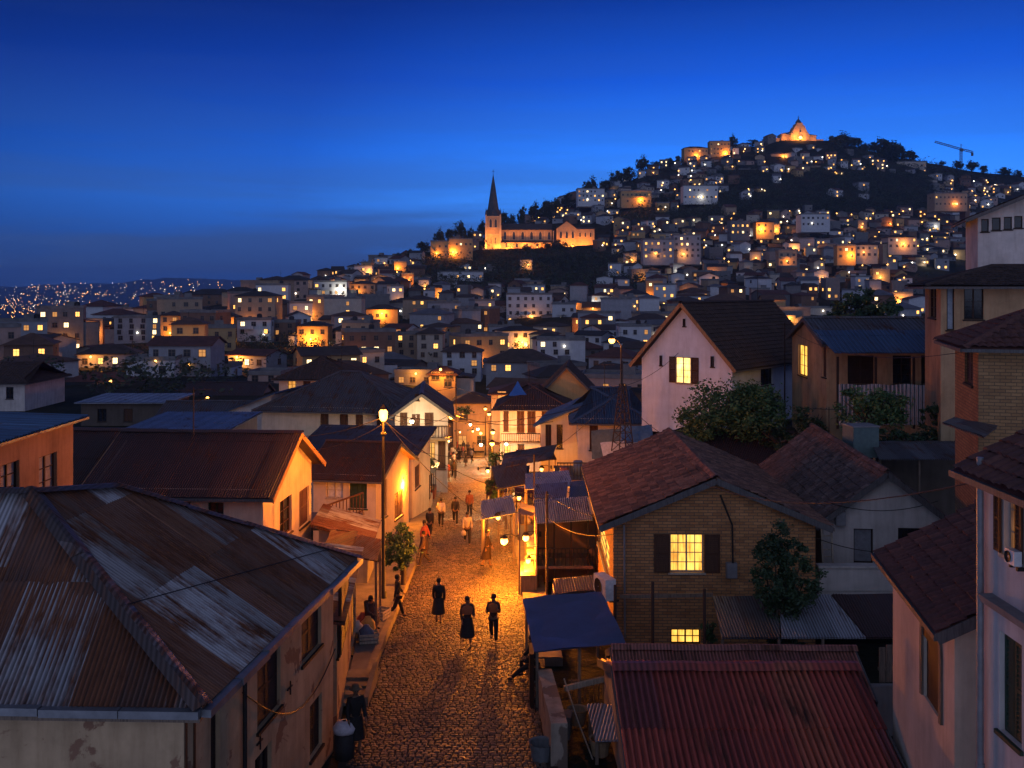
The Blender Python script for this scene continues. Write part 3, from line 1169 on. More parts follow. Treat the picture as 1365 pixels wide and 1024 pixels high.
# ------------------------------------------------------------------ corner house with the rusted hip roof
def corner_house():
    z0 = -12.1
    NR, FR, FL, NL = (-5.62, 17.05), (-4.58, 25.5), (-15, 25.5), (-15, 17.3)
    root = empty('corner_house', (-5.62, 17.05, z0), 0, 'worn ochre two-storey house with patched rusty hip roof and grey gutter', 'house')
    inv = toloc(root)
    e = -7.0
    pts = [NL, NR, FR, FL]
    walls = [Wall(pts[i], pts[(i + 1) % 4], z0, e + .12) for i in range(4)]
    w = walls[1]
    specs = [((343, 866, 374, 958), 'shut', {}), ((402, 806, 428, 873), 'shut', {}), ((413, 932, 429, 1003), 'shut', {}), ((281, 945, 293, 1120), 'shut', {}), ((340, 1000, 362, 1110), 'glass', {})]
    holes = [w.rect(*s[0]) for s in specs]
    mb = MB()
    wall_panel(mb, walls[0], [])
    wall_panel(mb, w, holes)
    wall_panel(mb, walls[2], [])
    wall_panel(mb, walls[3], [])
    mb.xf(inv).build('wall', P_WORN, root)
    for h, s in zip(holes, specs):
        window(root, w, h, s[1], sh=W_DARK, **s[2])
    # timber corner boards and a string course
    mb = MB()
    for u in (.03, .36):
        mb.hexa([w.p(u, z0, .002), w.p(u + .05, z0, .002), w.p(u + .05, e, .002), w.p(u, e, .002)], [w.p(u, z0, .03), w.p(u + .05, z0, .03), w.p(u + .05, e, .03), w.p(u, e, .03)])
    mb.xf(inv).build('corner_board', W_BROWN, root)
    c1, c2 = V((-5.16, 16.6, e)), V((-4.02, 25.95, e))
    p1 = V((-9.54, 19.7, -4.01))
    p2 = V((-8.71, 21.91, -4.34))
    l1, lr = V((-16, 16.95, e)), V((-16, 20.1, -4.01))
    b1 = V((-16, 26.2, e))
    mb = MB()
    front = [l1, c1, p1, lr]
    right = [c1, c2, p2, p1]
    sheet(mb, front, 'corr', .09, .022, 1, (.78, 2.3), wild=1.6)
    sheet(mb, right, 'corr', .09, .022, 2, (.78, 2.3), wild=1.6)
    slab(mb, front, .06, .13)
    slab(mb, right, .06, .13)
    mb.quad(c2, b1, p2)
    mb.quad(b1, lr, p1, p2)
    mb.xf(inv)
    ro = mb.build('roof', RUST_A, root)
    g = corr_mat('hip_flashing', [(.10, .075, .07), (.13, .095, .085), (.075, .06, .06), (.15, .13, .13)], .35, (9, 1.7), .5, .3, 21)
    for a, b, k in ((c1, p1, 0), (p1, p2, 1), (p2, c2, 2), (lr, p1, 3)):
        mb = MB()
        cap_strip(mb, a, b, .42, .05, seed=k, lift=.045)
        mb.xf(inv).build('hip_flashing', g, ro)
    # box gutter in short lengths, front and street side
    gm = flat('zinc_gutter', (.17, .18, .20), .45, .5, .3, 3)
    rnd = random.Random(5)
    for a, b in ((l1, c1), (c1, c2)):
        mb = MB()
        d = (b - a)
        n = int(d.length / 1.3)
        r = d.normalized().cross(V((0, 0, 1)))
        for i in range(n):
            o = V((0, 0, rnd.uniform(-.025, .02))) + r * (.06 + rnd.uniform(0, .03))
            mb.bar(a + d * (i / n) + o - V((0, 0, .06)), a + d * ((i + .985) / n) + o - V((0, 0, .06)), .17, .13)
        mb.xf(inv).build('gutter', gm, ro)
    # soffit board, downpipe, stray cable
    mb = MB()
    mb.hexa([V(l1) - V((0, -.02, .25)), c1 - V((.05, -.02, .25)), c1 - V((.05, -.5, .25)), l1 - V((0, -.5, .25))], [V(l1) - V((0, -.02, .18)), c1 - V((.05, -.02, .18)), c1 - V((.05, -.5, .18)), l1 - V((0, -.5, .18))])
    mb.xf(inv).build('soffit', W_GREY, ro)
    mb = MB()
    u = w.hit(320, 900)[0]
    mb.tube([w.p(u, e - .3, .1), w.p(u, z0, .1)], .045, 8)
    mb.xf(inv).build('downpipe', IRON, root)
    mb = MB()
    pts = [w.p(u + (w.len - u) * t, -7.9 - 1.4 * sin(t * 2.6) - .6 * t, .05) for t in [i / 14 for i in range(15)]]
    mb.tube(pts, .014, 5)
    mb.xf(inv).build('cable', IRON, root)
    # tie rods and cracks read as small iron crosses
    mb = MB()
    for uu, zz in ((5.2, -8.9), (3.4, -9.3)):
        mb.bar(w.p(uu - .15, zz, .03), w.p(uu + .15, zz, .03), .03)
        mb.bar(w.p(uu, zz - .15, .045), w.p(uu, zz + .15, .045), .03)
    mb.xf(inv).build('tie_iron', IRON, root)
    # wire stretched over the roof sheets
    mb = MB()
    wa, wb = c1 + (p1 - c1) * .42, c2 + (p2 - c2) * .12
    N = (c2 - c1).cross(p1 - c1).normalized()
    if N.z < 0: N = -N
    mb.tube([wa.lerp(wb, i / 6) + N * .07 for i in range(7)], .012, 5)
    mb.xf(inv).build('roof_wire', IRON, ro)


corner_house()

# ------------------------------------------------------------------ other houses left of the street
house('gabled_house', 'cream gabled house with dark red sheet roof behind the rusty hip roof', (-15.3, 36.4), (-9.0, 36.0), 6.6, -12.9, -7.26, P_CREAM,
      dict(kind='gx', h=1.6, oe=.45, og=.5, bm=wood('ochre_bargeboard', (.30, .16, .07))), RUST_B,
      [(0, (204, 668, 254, 689), 'glass', dict(cols=5, rws=2, frame=W_PALE)), (0, (277, 670, 298, 701), 'glass', dict(frame=W_GREEN, rws=2)),
       (1, (373, 664, 389, 714), 'glass', dict(frame=W_BROWN)), (1, (399, 651, 412, 700), 'shut')], rk=dict(CR, sh=(.8, 3.5)))
house('low_house', 'low house with dark red roof between orange house and cream gabled house', (-22.5, 38.2), (-15.9, 37.8), 6.2, -12.9, -7.5, P_GREY, dict(kind='gx', h=1.7, oe=.4, og=.2), RUST_B, [], rk=CR)
house('orange_house', 'orange rendered house with flat blue sheet roof left of the rusty roof', (-20, 21.5), (-13.4, 21.5), 8.9, -12, -3.9, P_ORANGE, dict(kind='shed', hi=3, h=.22, oe=.35), BLUE_SH,
      [(1, (1, 617, 26, 668), 'glass', dict(frame=W_DARK, pane=flat('grey_curtain', (.30, .29, .28), .9))), (1, (52, 606, 76, 660), 'glass', dict(frame=W_BROWN, pane=flat('grey_curtain', (.30, .29, .28), .9)))], rk=CR2)
# rows going down the street
house('lamp_house', 'pale low house with rusty roof and wall lamp on its lit gable end', (-10.5, 52.6), (-7.1, 52.0), 6.2, -14, -9.75, P_CREAM, dict(kind='gx', h=1.25, oe=.5, og=.45), BROWN_SH,
      [(0, (466, 636, 489, 678), 'shut', dict(sh=W_GREEN, frame=W_GREEN)), (0, (435, 633, 457, 664), 'glass', dict(frame=W_PALE, pane=flat('white_blind', (.6, .6, .62), .8))),
       (1, (508, 640, 516, 690), 'shut'), (1, (526, 655, 537, 690), 'shut')], rk=CR)
house('shop_house', 'long house under a plain grey-blue mono-pitch roof behind the lamp house', (-13.0, 60.8), (-6.0, 60.0), 5.5, -14.6, -9.9, P_CREAM, dict(kind='shed', hi=2, h=.75, oe=.4), DGREY_SH,
      [(1, (553, 620, 560, 650), 'shut'), (0, (470, 612, 482, 640), 'shut')], rk=CR)
house('town_house', 'broad pale town house with dark hip roof and row of shuttered windows', (-20.5, 81.5), (-8.9, 79.5), 10, -16.6, -9.6, P_CREAM, dict(kind='hip', h=2.5, oe=.6), DGREY_SH,
      [(0, (427, 547, 438, 568), 'shut'), (0, (453, 547, 464, 568), 'shut'), (0, (474, 548, 484, 568), 'shut'), (0, (502, 549, 511, 568), 'shut')], rk=dict(CR, pitch=.2, amp=.03))
house('gable_house', 'pale gabled house with a balcony where the street narrows', (-9.0, 76.6), (-4.95, 76.9), 9, -16.2, -9.5, P_CREAM, dict(kind='gy', h=1.45, oe=.5, og=.5), DGREY_SH,
      [(0, (533, 550, 543, 569), 'shut'), (0, (549, 552, 560, 569), 'shut'), (0, (566, 550, 578, 570), 'shut'), (0, (553, 525, 559, 534), 'hole'), (1, (602, 548, 604, 572), 'shut'),
       (0, (570, 590, 580, 612), 'glass', dict(pane=LIT2)), (0, (584, 588, 594, 625), 'shut')], rk=dict(CR, pitch=.2, amp=.03))
house('annexe', 'annexe with slanting blue-grey roof beside the pale town house', (-24.5, 83), (-19.9, 82.2), 8, -16, -10.4, P_PALE, dict(kind='shed', hi=1, h=1.7, oe=.5), BLUED_SH, [(0, (362, 553, 372, 570), 'shut'), (0, (393, 553, 402, 570), 'shut')], rk=dict(CR, pitch=.2, amp=.03))
house('doorway_house', 'low shop with two dark doors on the raised pavement by the rusty house', (-8.2, 26.2), (-4.66, 26.5), 7.0, -12.1, -8.75, P_WORN, dict(kind='shed', hi=3, h=.5, oe=.25), RUST_A,
      [(1, (446, 766, 460, 862), 'shut', dict(sh=W_DARK)), (1, (468, 764, 479, 846), 'shut', dict(sh=W_BROWN)), (1, (483, 752, 489, 800), 'glass')], rk=CR)
house('stall_house', 'small store with brown sheet roof behind the lit canopies', (-8.0, 41.2), (-6.0, 41.3), 3.2, -13, -10.35, P_GREY, dict(kind='shed', hi=3, h=.6, oe=.3), RUST_A, [(1, (498, 712, 508, 750), 'shut')], rk=CR)

# ------------------------------------------------------------------ houses right of the street
house('brick_house', 'brick house with lit window, open shutters and old clay tile roof', (3.42, 33.6), (10.2, 33.47), 10.6, -12.6, -7.72, BRICK, dict(kind='gy', h=1.42, oe=.48, og=.4, gm=W_GREY), TILE_R,
      [(0, (893, 712, 938, 763), 'open', dict(pane=LIT, frame=W_PALE, cols=4, rws=4, sh=W_BROWN)), (0, (894, 839, 934, 859), 'glass', dict(pane=LIT, frame=W_DARK, cols=4, rws=2)), (3, (797, 705, 812, 750), 'glass', dict(pane=LIT, frame=W_PALE, rws=4))], rk=TL)
house('tiled_house', 'white gabled house with blackened clay tile roof beside the brick house', (11.37, 36.4), (15.75, 36.05), 11.5, -12, -8.3, P_PALE, dict(kind='gy', h=1.72, oe=.35, og=.4), TILE_D,
      [(0, (1138, 705, 1164, 751), 'glass', dict(pane=flat('boarded_pane', (.2, .21, .23), .8), frame=W_DARK, cols=1, rws=1)), (0, (1197, 704, 1230, 724), 'hole')], rk=dict(TL, pitch=.3, course=.36))
house('back_house', 'dark tin roofed house squeezed between two tiled roofs', (9.2, 50.3), (14.6, 50), 6, -10, -8.75, P_GREY, dict(kind='gx', h=1.1, oe=.3, og=.2), RUST_B, [], rk=CR)
house('red_roof_house', 'low house under the bright red corrugated sheet roof with ridge board', (2.6, 20.9), (8.3, 20.9), 7.2, -12, -10.45, P_GREY, dict(kind='gx', h=1.18, oe=.35, og=.15, rw=.6, gutter=False), RED_SH, [], rk=dict(CR2, sh=(.95, 2.0), wild=2.0))
house('pink_roof_shed', 'long low shed with faded red sheet roof below the brick house', (2.75, 25.4), (9.1, 25.3), 3.0, -12.2, -10.3, P_DARK, dict(kind='gx', h=.62, oe=.2, og=.1, gutter=False), PINK_SH, [], rk=CR)
house('tall_house', 'tall pale house with green shutters and long downpipe at the edge', (7.62, 9), (13.5, 9), 7.1, -12.5, -2.75, P_PALE, dict(kind='gy', h=1.5, oe=.38, og=.3), TILE_M,
      [(3, (1338, 652, 1357, 742), 'open', dict(pane=LIT2, frame=W_PALE, cols=2, rws=3, sh=W_BROWN)), (3, (1332, 850, 1362, 986), 'shut', dict(sh=W_GREEN, frame=W_GREEN))], rk=TL)
house('arched_door_house', 'pale house with arched dark doorway and dark red tile roof', (8.0, 18.0), (11.95, 17.38), 5.0, -12.3, -5.95, P_CREAM, dict(kind='gy', h=1.05, oe=.38, og=.3), TILE_M,
      [(3, (1232, 858, 1254, 945), 'arch')], rk=TL)
house('brick_tower_house', 'narrow ochre brick house with dark overhanging roof', (14.05, 30), (19.35, 28.6), 4.0, -11, -1.5, BRICK_T, dict(kind='hip', h=.9, oe=.55), TILE_M,
      [(3, (1286, 455, 1297, 512), 'shut', dict(sh=W_DARK))], rk=TL)
house('tan_house', 'tan flat-eaved house with black window above the blue roof', (18.95, 44), (26.7, 41.9), 5.0, -7, .35, P_TAN, dict(kind='hip', h=.7, oe=.8), TILE_B,
      [(3, (1238, 383, 1248, 424), 'glass'), (0, (1285, 379, 1311, 426), 'glass', dict(rws=2)), (0, (1262, 380, 1272, 440), 'glass', dict(pane=flat('pale_panel', (.3, .33, .38), .8), cols=1, rws=1))], rk=TLF)
house('hall', 'pale hall with high window band under a red-brown roof', (26.2, 56), (34.8, 53.3), 5.0, -6, 4.2, P_PALE, dict(kind='gy', h=1.9, oe=.7, og=.7), TILE_M,
      [(0, (1308, 292, 1318, 309), 'glass', dict(cols=1, rws=1)), (0, (1322, 290, 1334, 307), 'glass', dict(cols=1, rws=1)), (0, (1338, 289, 1349, 306), 'glass', dict(cols=1, rws=1)), (0, (1352, 288, 1363, 304), 'glass', dict(cols=1, rws=1))], rk=TLF)
house('porch_house', 'tan house with blue sheet porch roof, dark veranda and one lit side window', (16.3, 51.6), (23.2, 51.3), 7.5, -9.5, -2.75, P_TAN, dict(kind='gx', h=1.15, oe=.3, og=.3), GREY_SH,
      [(3, (1064, 460, 1076, 501), 'glass', dict(pane=LIT, frame=W_BROWN, rws=3)), (3, (1096, 462, 1103, 503), 'shut'), (0, (1130, 474, 1165, 512), 'shut', dict(sh=W_DARK)), (0, (1190, 474, 1215, 512), 'glass'), (0, (1228, 474, 1262, 512), 'shut', dict(sh=W_DARK))], rk=CR2)
house('white_house', 'white steep-gabled house with glowing window and brown shutters', (7.9, 60.6), (12.55, 56.7), 11.0, -8.6, -4.05, P_WHITE, dict(kind='gy', h=3.25, oe=.5, og=.6, bm=wood('ochre_bargeboard', (.30, .16, .07))), TILE_B,
      [(0, (902, 476, 922, 511), 'open', dict(pane=LITW, frame=W_PALE, cols=2, rws=4, sh=W_BROWN)), (0, (880, 474, 883, 487), 'hole'), (0, (948, 475, 952, 489), 'hole'), (0, (911, 425, 914, 435), 'hole'), (1, (1014, 478, 1030, 513), 'glass')], rk=TL)
house('blue_roof_house', 'whitewashed house with dark blue hip roof by the lattice mast', (4.1, 62.2), (8.6, 62), 7, -14.6, -8.1, P_PALE, dict(kind='hip', h=1.6, oe=.5), BLUED_SH,
      [(3, (762, 566, 770, 598), 'glass', dict(pane=LIT2, frame=W_BROWN)), (3, (745, 566, 752, 596), 'shut'), (0, (786, 566, 797, 600), 'shut')], rk=CR2)
house('side_house', 'street-side wing with blue-grey lean-to roof beside the dark blue hip roof', (1.9, 66.4), (4.4, 66), 7, -15, -8.9, P_CREAM, dict(kind='shed', hi=1, h=1.1, oe=.45), BLUE_SH, [(0, (727, 566, 735, 596), 'shut', dict(sh=W_DARK)), (0, (742, 566, 750, 598), 'glass')], rk=CR2)
house('ochre_gable_house', 'ochre house with plain steep gable behind the blue roofs', (2.5, 113), (9.9, 112.4), 10, -20, -12.5, plaster('ochre_plaster', (.52, .33, .14), .4), dict(kind='gy', h=3.7, oe=.5, og=.4), TILE_B, [], rk=dict(kind='tile', pitch=.4, course=.5, amp=.05))
house('balcony_house', 'two-storey house with brown shutters and balcony beside the row of lamps', (-1.25, 104.3), (5.6, 104), 8, -20.2, -12.2, P_CREAM, dict(kind='hip', h=1.9, oe=.8), RUST_B,
      [(0, (671, 542, 678, 575), 'shut'), (0, (689, 541, 699, 577), 'shut'), (0, (703, 541, 714, 577), 'shut'), (0, (722, 541, 730, 577), 'shut'), (0, (690, 592, 699, 615), 'shut'), (0, (672, 594, 680, 615), 'glass', dict(pane=LIT))], rk=dict(CR, pitch=.25, amp=.04))

# ------------------------------------------------------------------ roofs of the hollow left of the street
def mh(name, label, x0, x1, ye, yb, Y, D, wall, roof, rm, wins=(), tilt=0.0, rk=None):
    a, b = PX(x0, ye, Y), PX(x1, ye, Y + tilt)
    house(name, label, (a.x, a.y), (b.x, b.y), D, min(ZZ(yb, Y), ground(a.x, Y) - .3), a.z, wall, roof, rm, wins, rk=rk or dict(CR, pitch=.2, amp=.025))


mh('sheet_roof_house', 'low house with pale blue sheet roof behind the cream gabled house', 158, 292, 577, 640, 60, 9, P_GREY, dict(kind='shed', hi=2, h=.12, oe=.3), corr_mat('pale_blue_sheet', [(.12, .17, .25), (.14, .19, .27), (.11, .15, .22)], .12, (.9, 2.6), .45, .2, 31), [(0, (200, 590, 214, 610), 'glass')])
mh('sheet_roof_house', 'long low dark building with narrow pale sheet roof above the orange house', 108, 222, 536, 575, 100, 7, P_DARK, dict(kind='shed', hi=2, h=.10, oe=.5), PALE_SH, [(0, (130, 545, 142, 562), 'glass'), (0, (165, 545, 177, 562), 'shut')])
mh('sheet_roof_house', 'dark tin-roofed house between pale blue sheet roof and tan lit house', 205, 330, 563, 600, 82, 8, P_GREY, dict(kind='gx', h=1.3, oe=.4), DGREY_SH, [(0, (240, 572, 252, 590), 'glass'), (0, (290, 572, 302, 590), 'shut')])
mh('hip_roof_house', 'grey house with dark hip roof at the left edge above the blue roof', -30, 33, 508, 560, 112, 10, P_PALE, dict(kind='hip', h=1.8, oe=.6), TILE_B, [(0, (8, 516, 18, 532), 'glass')], rk=dict(kind='tile', pitch=.4, course=.5, amp=.05))
mh('flat_roof_house', 'squat grey shed with pale sheet roof left of the annexe', 285, 352, 552, 590, 92, 6, P_WHITE, dict(kind='shed', hi=3, h=.5, oe=.3), GREY_SH, [(0, (297, 560, 309, 575), 'glass'), (0, (330, 560, 340, 578), 'shut')])
mh('brown_roof_house', 'house with brown tiled hip roof behind the pale town house', 372, 470, 502, 545, 112, 9, P_CREAM, dict(kind='hip', h=2.0, oe=.7), TILE_B, [(0, (384, 508, 394, 522), 'glass', dict(pane=LIT2)), (0, (404, 508, 414, 524), 'shut'), (0, (430, 508, 440, 524), 'glass')], rk=dict(kind='tile', pitch=.4, course=.5, amp=.05))
mh('brown_roof_house', 'low ridge-roofed house glimpsed over the annexe roof', 240, 345, 530, 570, 128, 8, P_GREY, dict(kind='gx', h=1.6, oe=.5), RUST_B, [(0, (262, 537, 272, 550), 'glass', dict(pane=LIT)), (0, (292, 537, 302, 550), 'glass', dict(pane=LIT2)), (0, (320, 537, 330, 550), 'shut')])
# ------------------------------------------------------------------ lamps
ORANGE = (1, .255, .014)
BULB = emit('sodium_bulb', (1, .45, .085), 7, 0, 1, False)
BULB_W = emit('white_bulb', (1, .86, .62), 20, 0, 1, False)
BULB_F = emit('sodium_bulb_small', (1, .45, .09), 7, 0, 1, False)
BULB_FW = emit('white_bulb_small', (1, .9, .72), 7, 0, 1, False)


def street_lamp(px, base_y, top_y, Y, label, power, arm=0.0, r=.16, twin=False, col=ORANGE):
    X = XX(px, Y)
    zb = ground(X, Y) if base_y is None else ZZ(base_y, Y)
    h = ZZ(top_y, Y) - zb
    power *= (1.3 if twin else 1.9)
    root = empty('street_lamp', (X, Y, zb), 0, label, 'street lamp')
    mb = MB()
    mb.lathe((0, 0, 0), [(.13, 0), (.13, .5), (.085, .55), (.06, h * .5), (.045, h - .45)], 10)
    mb.build('pole', IRON, root, True)
    mb = MB()
    if arm:
        mb.tube([(0, 0, h - .5), (arm * .4, 0, h - .1), (arm, 0, h)], .03, 8)
        mb.build('arm', IRON, root)
        mb = MB()
    cx = arm
    if twin:
        mb.lathe((cx, 0, h - .45), [(.02, -.05), (.10, -.03), (.06, -.02), (.02, .45), (.21, .47), (.12, .56), (.02, .68)], 8)
        mb.lathe((cx, 0, h - 1.0), [(.06, 0), (.12, .04), (.12, .09), (.05, .12)], 8)
    else:
        mb.lathe((cx, 0, h + .02), [(.02, .22), (.10, .2), (.24, .06), (.26, 0), (.2, -.02)], 10)
    mb.build('lantern', IRON, root)
    mb = MB()
    if twin:
        mb.lathe((cx, 0, h - .45), [(.08, -.0), (.15, .1), (.17, .36), (.11, .44)], 10)
    else:
        mb.ball((cx, 0, h - .1), r, 8)
    mb.build('bulb', BULB, root, True)
    for sx in (-.55, .55):
        point_light((cx, -.0 + sx, h - .35), power / 2, col, .15, parent=root)


def wall_lamp(px, py, Y, label, power, side=-1, r=.13, col=ORANGE, bulb=None):
    p = PX(px, py, Y)
    power *= 1.6
    root = empty('wall_lamp', p, 0, label, 'wall lamp')
    mb = MB()
    mb.tube([(-side * .55, .15, .12), (-side * .3, .08, .26), (0, 0, .24)], .02, 6)
    mb.box(-side * .6 - .05, .1, .02, -side * .6 + .05, .2, .22)
    mb.build('bracket', IRON, root)
    mb = MB()
    mb.lathe((0, 0, 0), [(.02, .26), (.07, .24), (.17, .14), (.18, .11)], 10)
    mb.build('lamp_shade', IRON, root)
    mb = MB()
    mb.ball((0, 0, .0), r, 8, 1.15)
    mb.build('bulb', bulb or BULB, root, True)
    point_light((side * .28, -.15, -.22), power, col, .12, parent=root)


street_lamp(511, 806, 546, 38.9, 'tall iron street lamp with twin lantern on the left pavement', 1700, twin=True)
street_lamp(828, 590, 452, 75, 'slender pole lamp glaring orange beside the white gabled house', 260, arm=-.7, r=.24)
wall_lamp(535, 641, 57, 'orange wall lamp on the gable end of the pale low house', 700, 1)
wall_lamp(672, 721, 41, 'glowing wall lamp at the front of the caged stall', 1700, -1, .15)
wall_lamp(701, 717, 41.6, 'lamp deep inside the lit alcove of the caged stall', 700, -1, .13)
wall_lamp(704, 748, 41.2, 'lower lamp under the counter of the lit alcove', 350, -1, .10)
wall_lamp(601, 556, 78, 'lamp on the street corner of the gabled balcony house', 1400, 1, .16)
for px, py, Y, pw, lb in ((656, 593, 86, 1900, 'lowest lamp in the row along the right kerb'), (657, 578, 99, 2000, 'second lamp up in the row along the right kerb'), (652, 554, 122, 1800, 'third lamp up in the row along the right kerb'), (647, 547, 134, 1500, 'topmost lamp in the row along the right kerb')):
    X = XX(px, Y)
    zb = street(Y)
    street_lamp(px, None, py - 3, Y, lb, pw, 0, .2)
for px, py, Y, lb in ((627, 566, 120, 'white bulb strung over the far market'), (549, 562, 74.5, 'white bulb beside the balcony of the gable house'), (641, 593, 100, 'white bulb at the far right stall'), (675, 592, 101, 'bulb under the balcony of the two-storey house'), (637, 572, 128, 'pale bulb at the end of the market')):
    wall_lamp(px, py, Y, lb, 300, 1, .14, (1, .75, .45), BULB_W)

# ------------------------------------------------------------------ pavement, steps, kerbs
STONE = flat('worn_stone', (.17, .135, .10), .75, 0, .5, 1.6, .35)
CONC = flat('rough_concrete', (.16, .14, .12), .85, 0, .45, 1.2, .25)


def strip(name, prof, mat, kind='structure', thick=.3):
    """prof: rows of (Y, xl, xr, z) -> raised strip along the street"""
    mb = MB()
    rows = [[(xl, Y, z - thick), (xl, Y, z), (xr, Y, z), (xr, Y, z - thick)] for Y, xl, xr, z in prof]
    mb.grid(rows)
    mb.quad(*rows[0])
    o = mb.build(name, mat)
    tag(o, kind=kind)


strip('pavement', [(Y, -7.5 if Y > 33.4 else -4.9 - (Y - 30) * .1, SEL(Y) - .05 + .0 * Y, street(Y) + .32) for Y in [30.2 + i * .8 for i in range(20)]], CONC)
strip('pavement', [(Y, SEL(Y) - 1.2, SEL(Y) + .02, street(Y) + .16) for Y in [47 + i * 3 for i in range(32)]], CONC)
strip('pavement', [(Y, SER(Y) + .02, SER(Y) + 1.0, street(Y) + .16) for Y in [32 + i * 3 for i in range(38)]], CONC)
strip('kerb_strip', [(Y, SEL(Y) - .06, SEL(Y) + .16, street(Y) + .35) for Y in [30.2 + i * .8 for i in range(20)]], STONE)
st = empty('stone_steps', (-4.85, 29.5, street(29) - .02), 0, 'short flight of worn stone steps down from the raised pavement', 'steps')
for k in range(4):
    mb = MB()
    mb.box(-.1, -1.2 + k * .42, 0, .62, .68, .085 * (k + 1) - (.003 * k))
    mb.build('step', STONE, st)
mb = MB()
mb.hexa([(.64, -1.3, 0), (.78, -1.3, 0), (.78, .68, 0), (.64, .68, 0)], [(.64, -1.3, .3), (.78, -1.3, .3), (.78, .68, .55), (.64, .68, .55)])
mb.build('cheek_wall', STONE, st)

# ------------------------------------------------------------------ stalls, sheds and loose things
def sheet_thing(name, label, cat, corners, mat, posts=(), thick=.02, kind='corr', group=None, **kw):
    """a roof sheet on posts; corners: world points, first two the eave"""
    P = [V(p) for p in corners]
    base = V((P[0].x, P[0].y, min(ground(p.x, p.y) for p in P)))
    root = empty(name, base, 0, label, cat, group)
    m = Matrix.Translation(-base)
    mb = MB()
    if kind == 'corr':
        sheet(mb, P, 'corr', kw.get('pitch', .09), kw.get('amp', .016), int(base.x * 7) % 50, wild=1.5)
        slab(mb, P, .022, .05)
    else:
        slab(mb, P, 0, .03)
    mb.xf(m).build('roof', mat, root)
    for i, (a, b) in enumerate(posts):
        q = P[0].lerp(P[1], a).lerp(P[3].lerp(P[2], a), b)
        mb = MB()
        mb.bar(V((q.x, q.y, ground(q.x, q.y) - .2)), q - V((0, 0, .06)), .08)
        mb.xf(m).build('post', W_GREY, root)
    return root, m


def rag(mb, P, n=8, sag=.1, seed=0, amp=.05):
    """sagging cloth between four corners"""
    P = [V(p) for p in P]
    rows = []
    for i in range(n + 1):
        r = []
        for j in range(n + 1):
            a, b = i / n, j / n
            p = P[0].lerp(P[1], b).lerp(P[3].lerp(P[2], b), a)
            d = mnoise.noise((p.x * 1.3 + seed, p.y * 1.3, p.z * 1.3))
            r.append(p + V((0, d * amp, -sag * sin(pi * a) * sin(pi * b) + d * amp)))
        rows.append(r)
    mb.grid(rows)


# two lit canopies by the doorway house
sheet_thing('canopy', 'rusty corrugated canopy lit orange, upper of two over the doorway shop', 'canopy', [PX(431, 733, 35.0), PX(466, 738, 34.2), PX(478, 713, 37.2), PX(441, 706, 37.8)], BROWN_SH, [(.05, .05), (.95, .05)])
sheet_thing('canopy', 'rusty corrugated canopy lit orange, lower one nearest the leafy street tree', 'canopy', [PX(462, 741, 34.4), PX(503, 747, 34.2), PX(509, 719, 37.0), PX(474, 712, 37.4)], BROWN_SH, [(.95, .05), (.95, .95)])
# blue tarpaulin stall
r, m = sheet_thing('tarpaulin_stall', 'stall under a dark blue tarpaulin roof at the right of the street', 'stall', [PX(713, 869, 27.9), PX(833, 856, 28.2), PX(801, 789, 31.6), PX(697, 800, 31.4)], TARP, [(.03, .04), (.5, .04), (.97, .06), (.04, .95)], kind='slab')
b = V(r.location)
mb = MB()
rag(mb, [PX(712, 868, 27.85), PX(834, 855, 28.1), PX(801, 787, 31.6), PX(696, 798, 31.4)], 14, .10, 2, .06)
mb.xf(m).build('tarpaulin', TARP, r, True)
mb = MB()
for i in range(5):
    p, q = PX(715 + i * 5, 905 + 6 * i, 28.0 + i * .02), PX(728, 985, 28.0)
mb.hexa([PX(706, 872, 28.1), PX(712, 872, 27.9), PX(712, 960, 27.9), PX(706, 940, 28.1)], [p + V((.0, .9, 0)) for p in (PX(706, 872, 28.1), PX(712, 872, 27.9), PX(712, 960, 27.9), PX(706, 940, 28.1))])
mb.xf(m).build('side_board', W_DARK, r)
mb = MB()
for i in range(9):
    x = 762 + i * 6
    mb.bar(PX(x, 905, 28.6), PX(x, 935, 28.6), .05, .02)
mb.bar(PX(758, 908, 28.62), PX(814, 906, 28.62), .05)
mb.xf(m).build('railing', W_GREY, r)
mb = MB()
mb.bar(PX(752, 918, 27.9), PX(806, 905, 28.2), .10, .14)
mb.xf(m).build('crossbeam', W_PALE, r)
# stone base wall under the stall
mb = MB()
w0, w1 = V((.95, 24.2, 0)), V((.72, 28.2, 0))
rows = []
for i in range(13):
    p = w0.lerp(w1, i / 12)
    k = mnoise.noise((p.y * 1.5, 0, 3)) * .05
    rows.append([(p.x + k, p.y, street(p.y) - .2), (p.x + k * .5, p.y, street(p.y) + 1.05 + k), (p.x + .4, p.y, street(p.y) + 1.05), (p.x + .4, p.y, street(p.y) - .2)])
mb.grid(rows)
mb.quad(*rows[0]); mb.quad(*rows[-1][::-1])
tag(mb.build('rubble_wall', plaster('rubble_stone', (.30, .25, .20), .8, .4, (.12, .09, .07), 1.2)), 'rough rubble wall below the blue tarpaulin stall', 'wall')
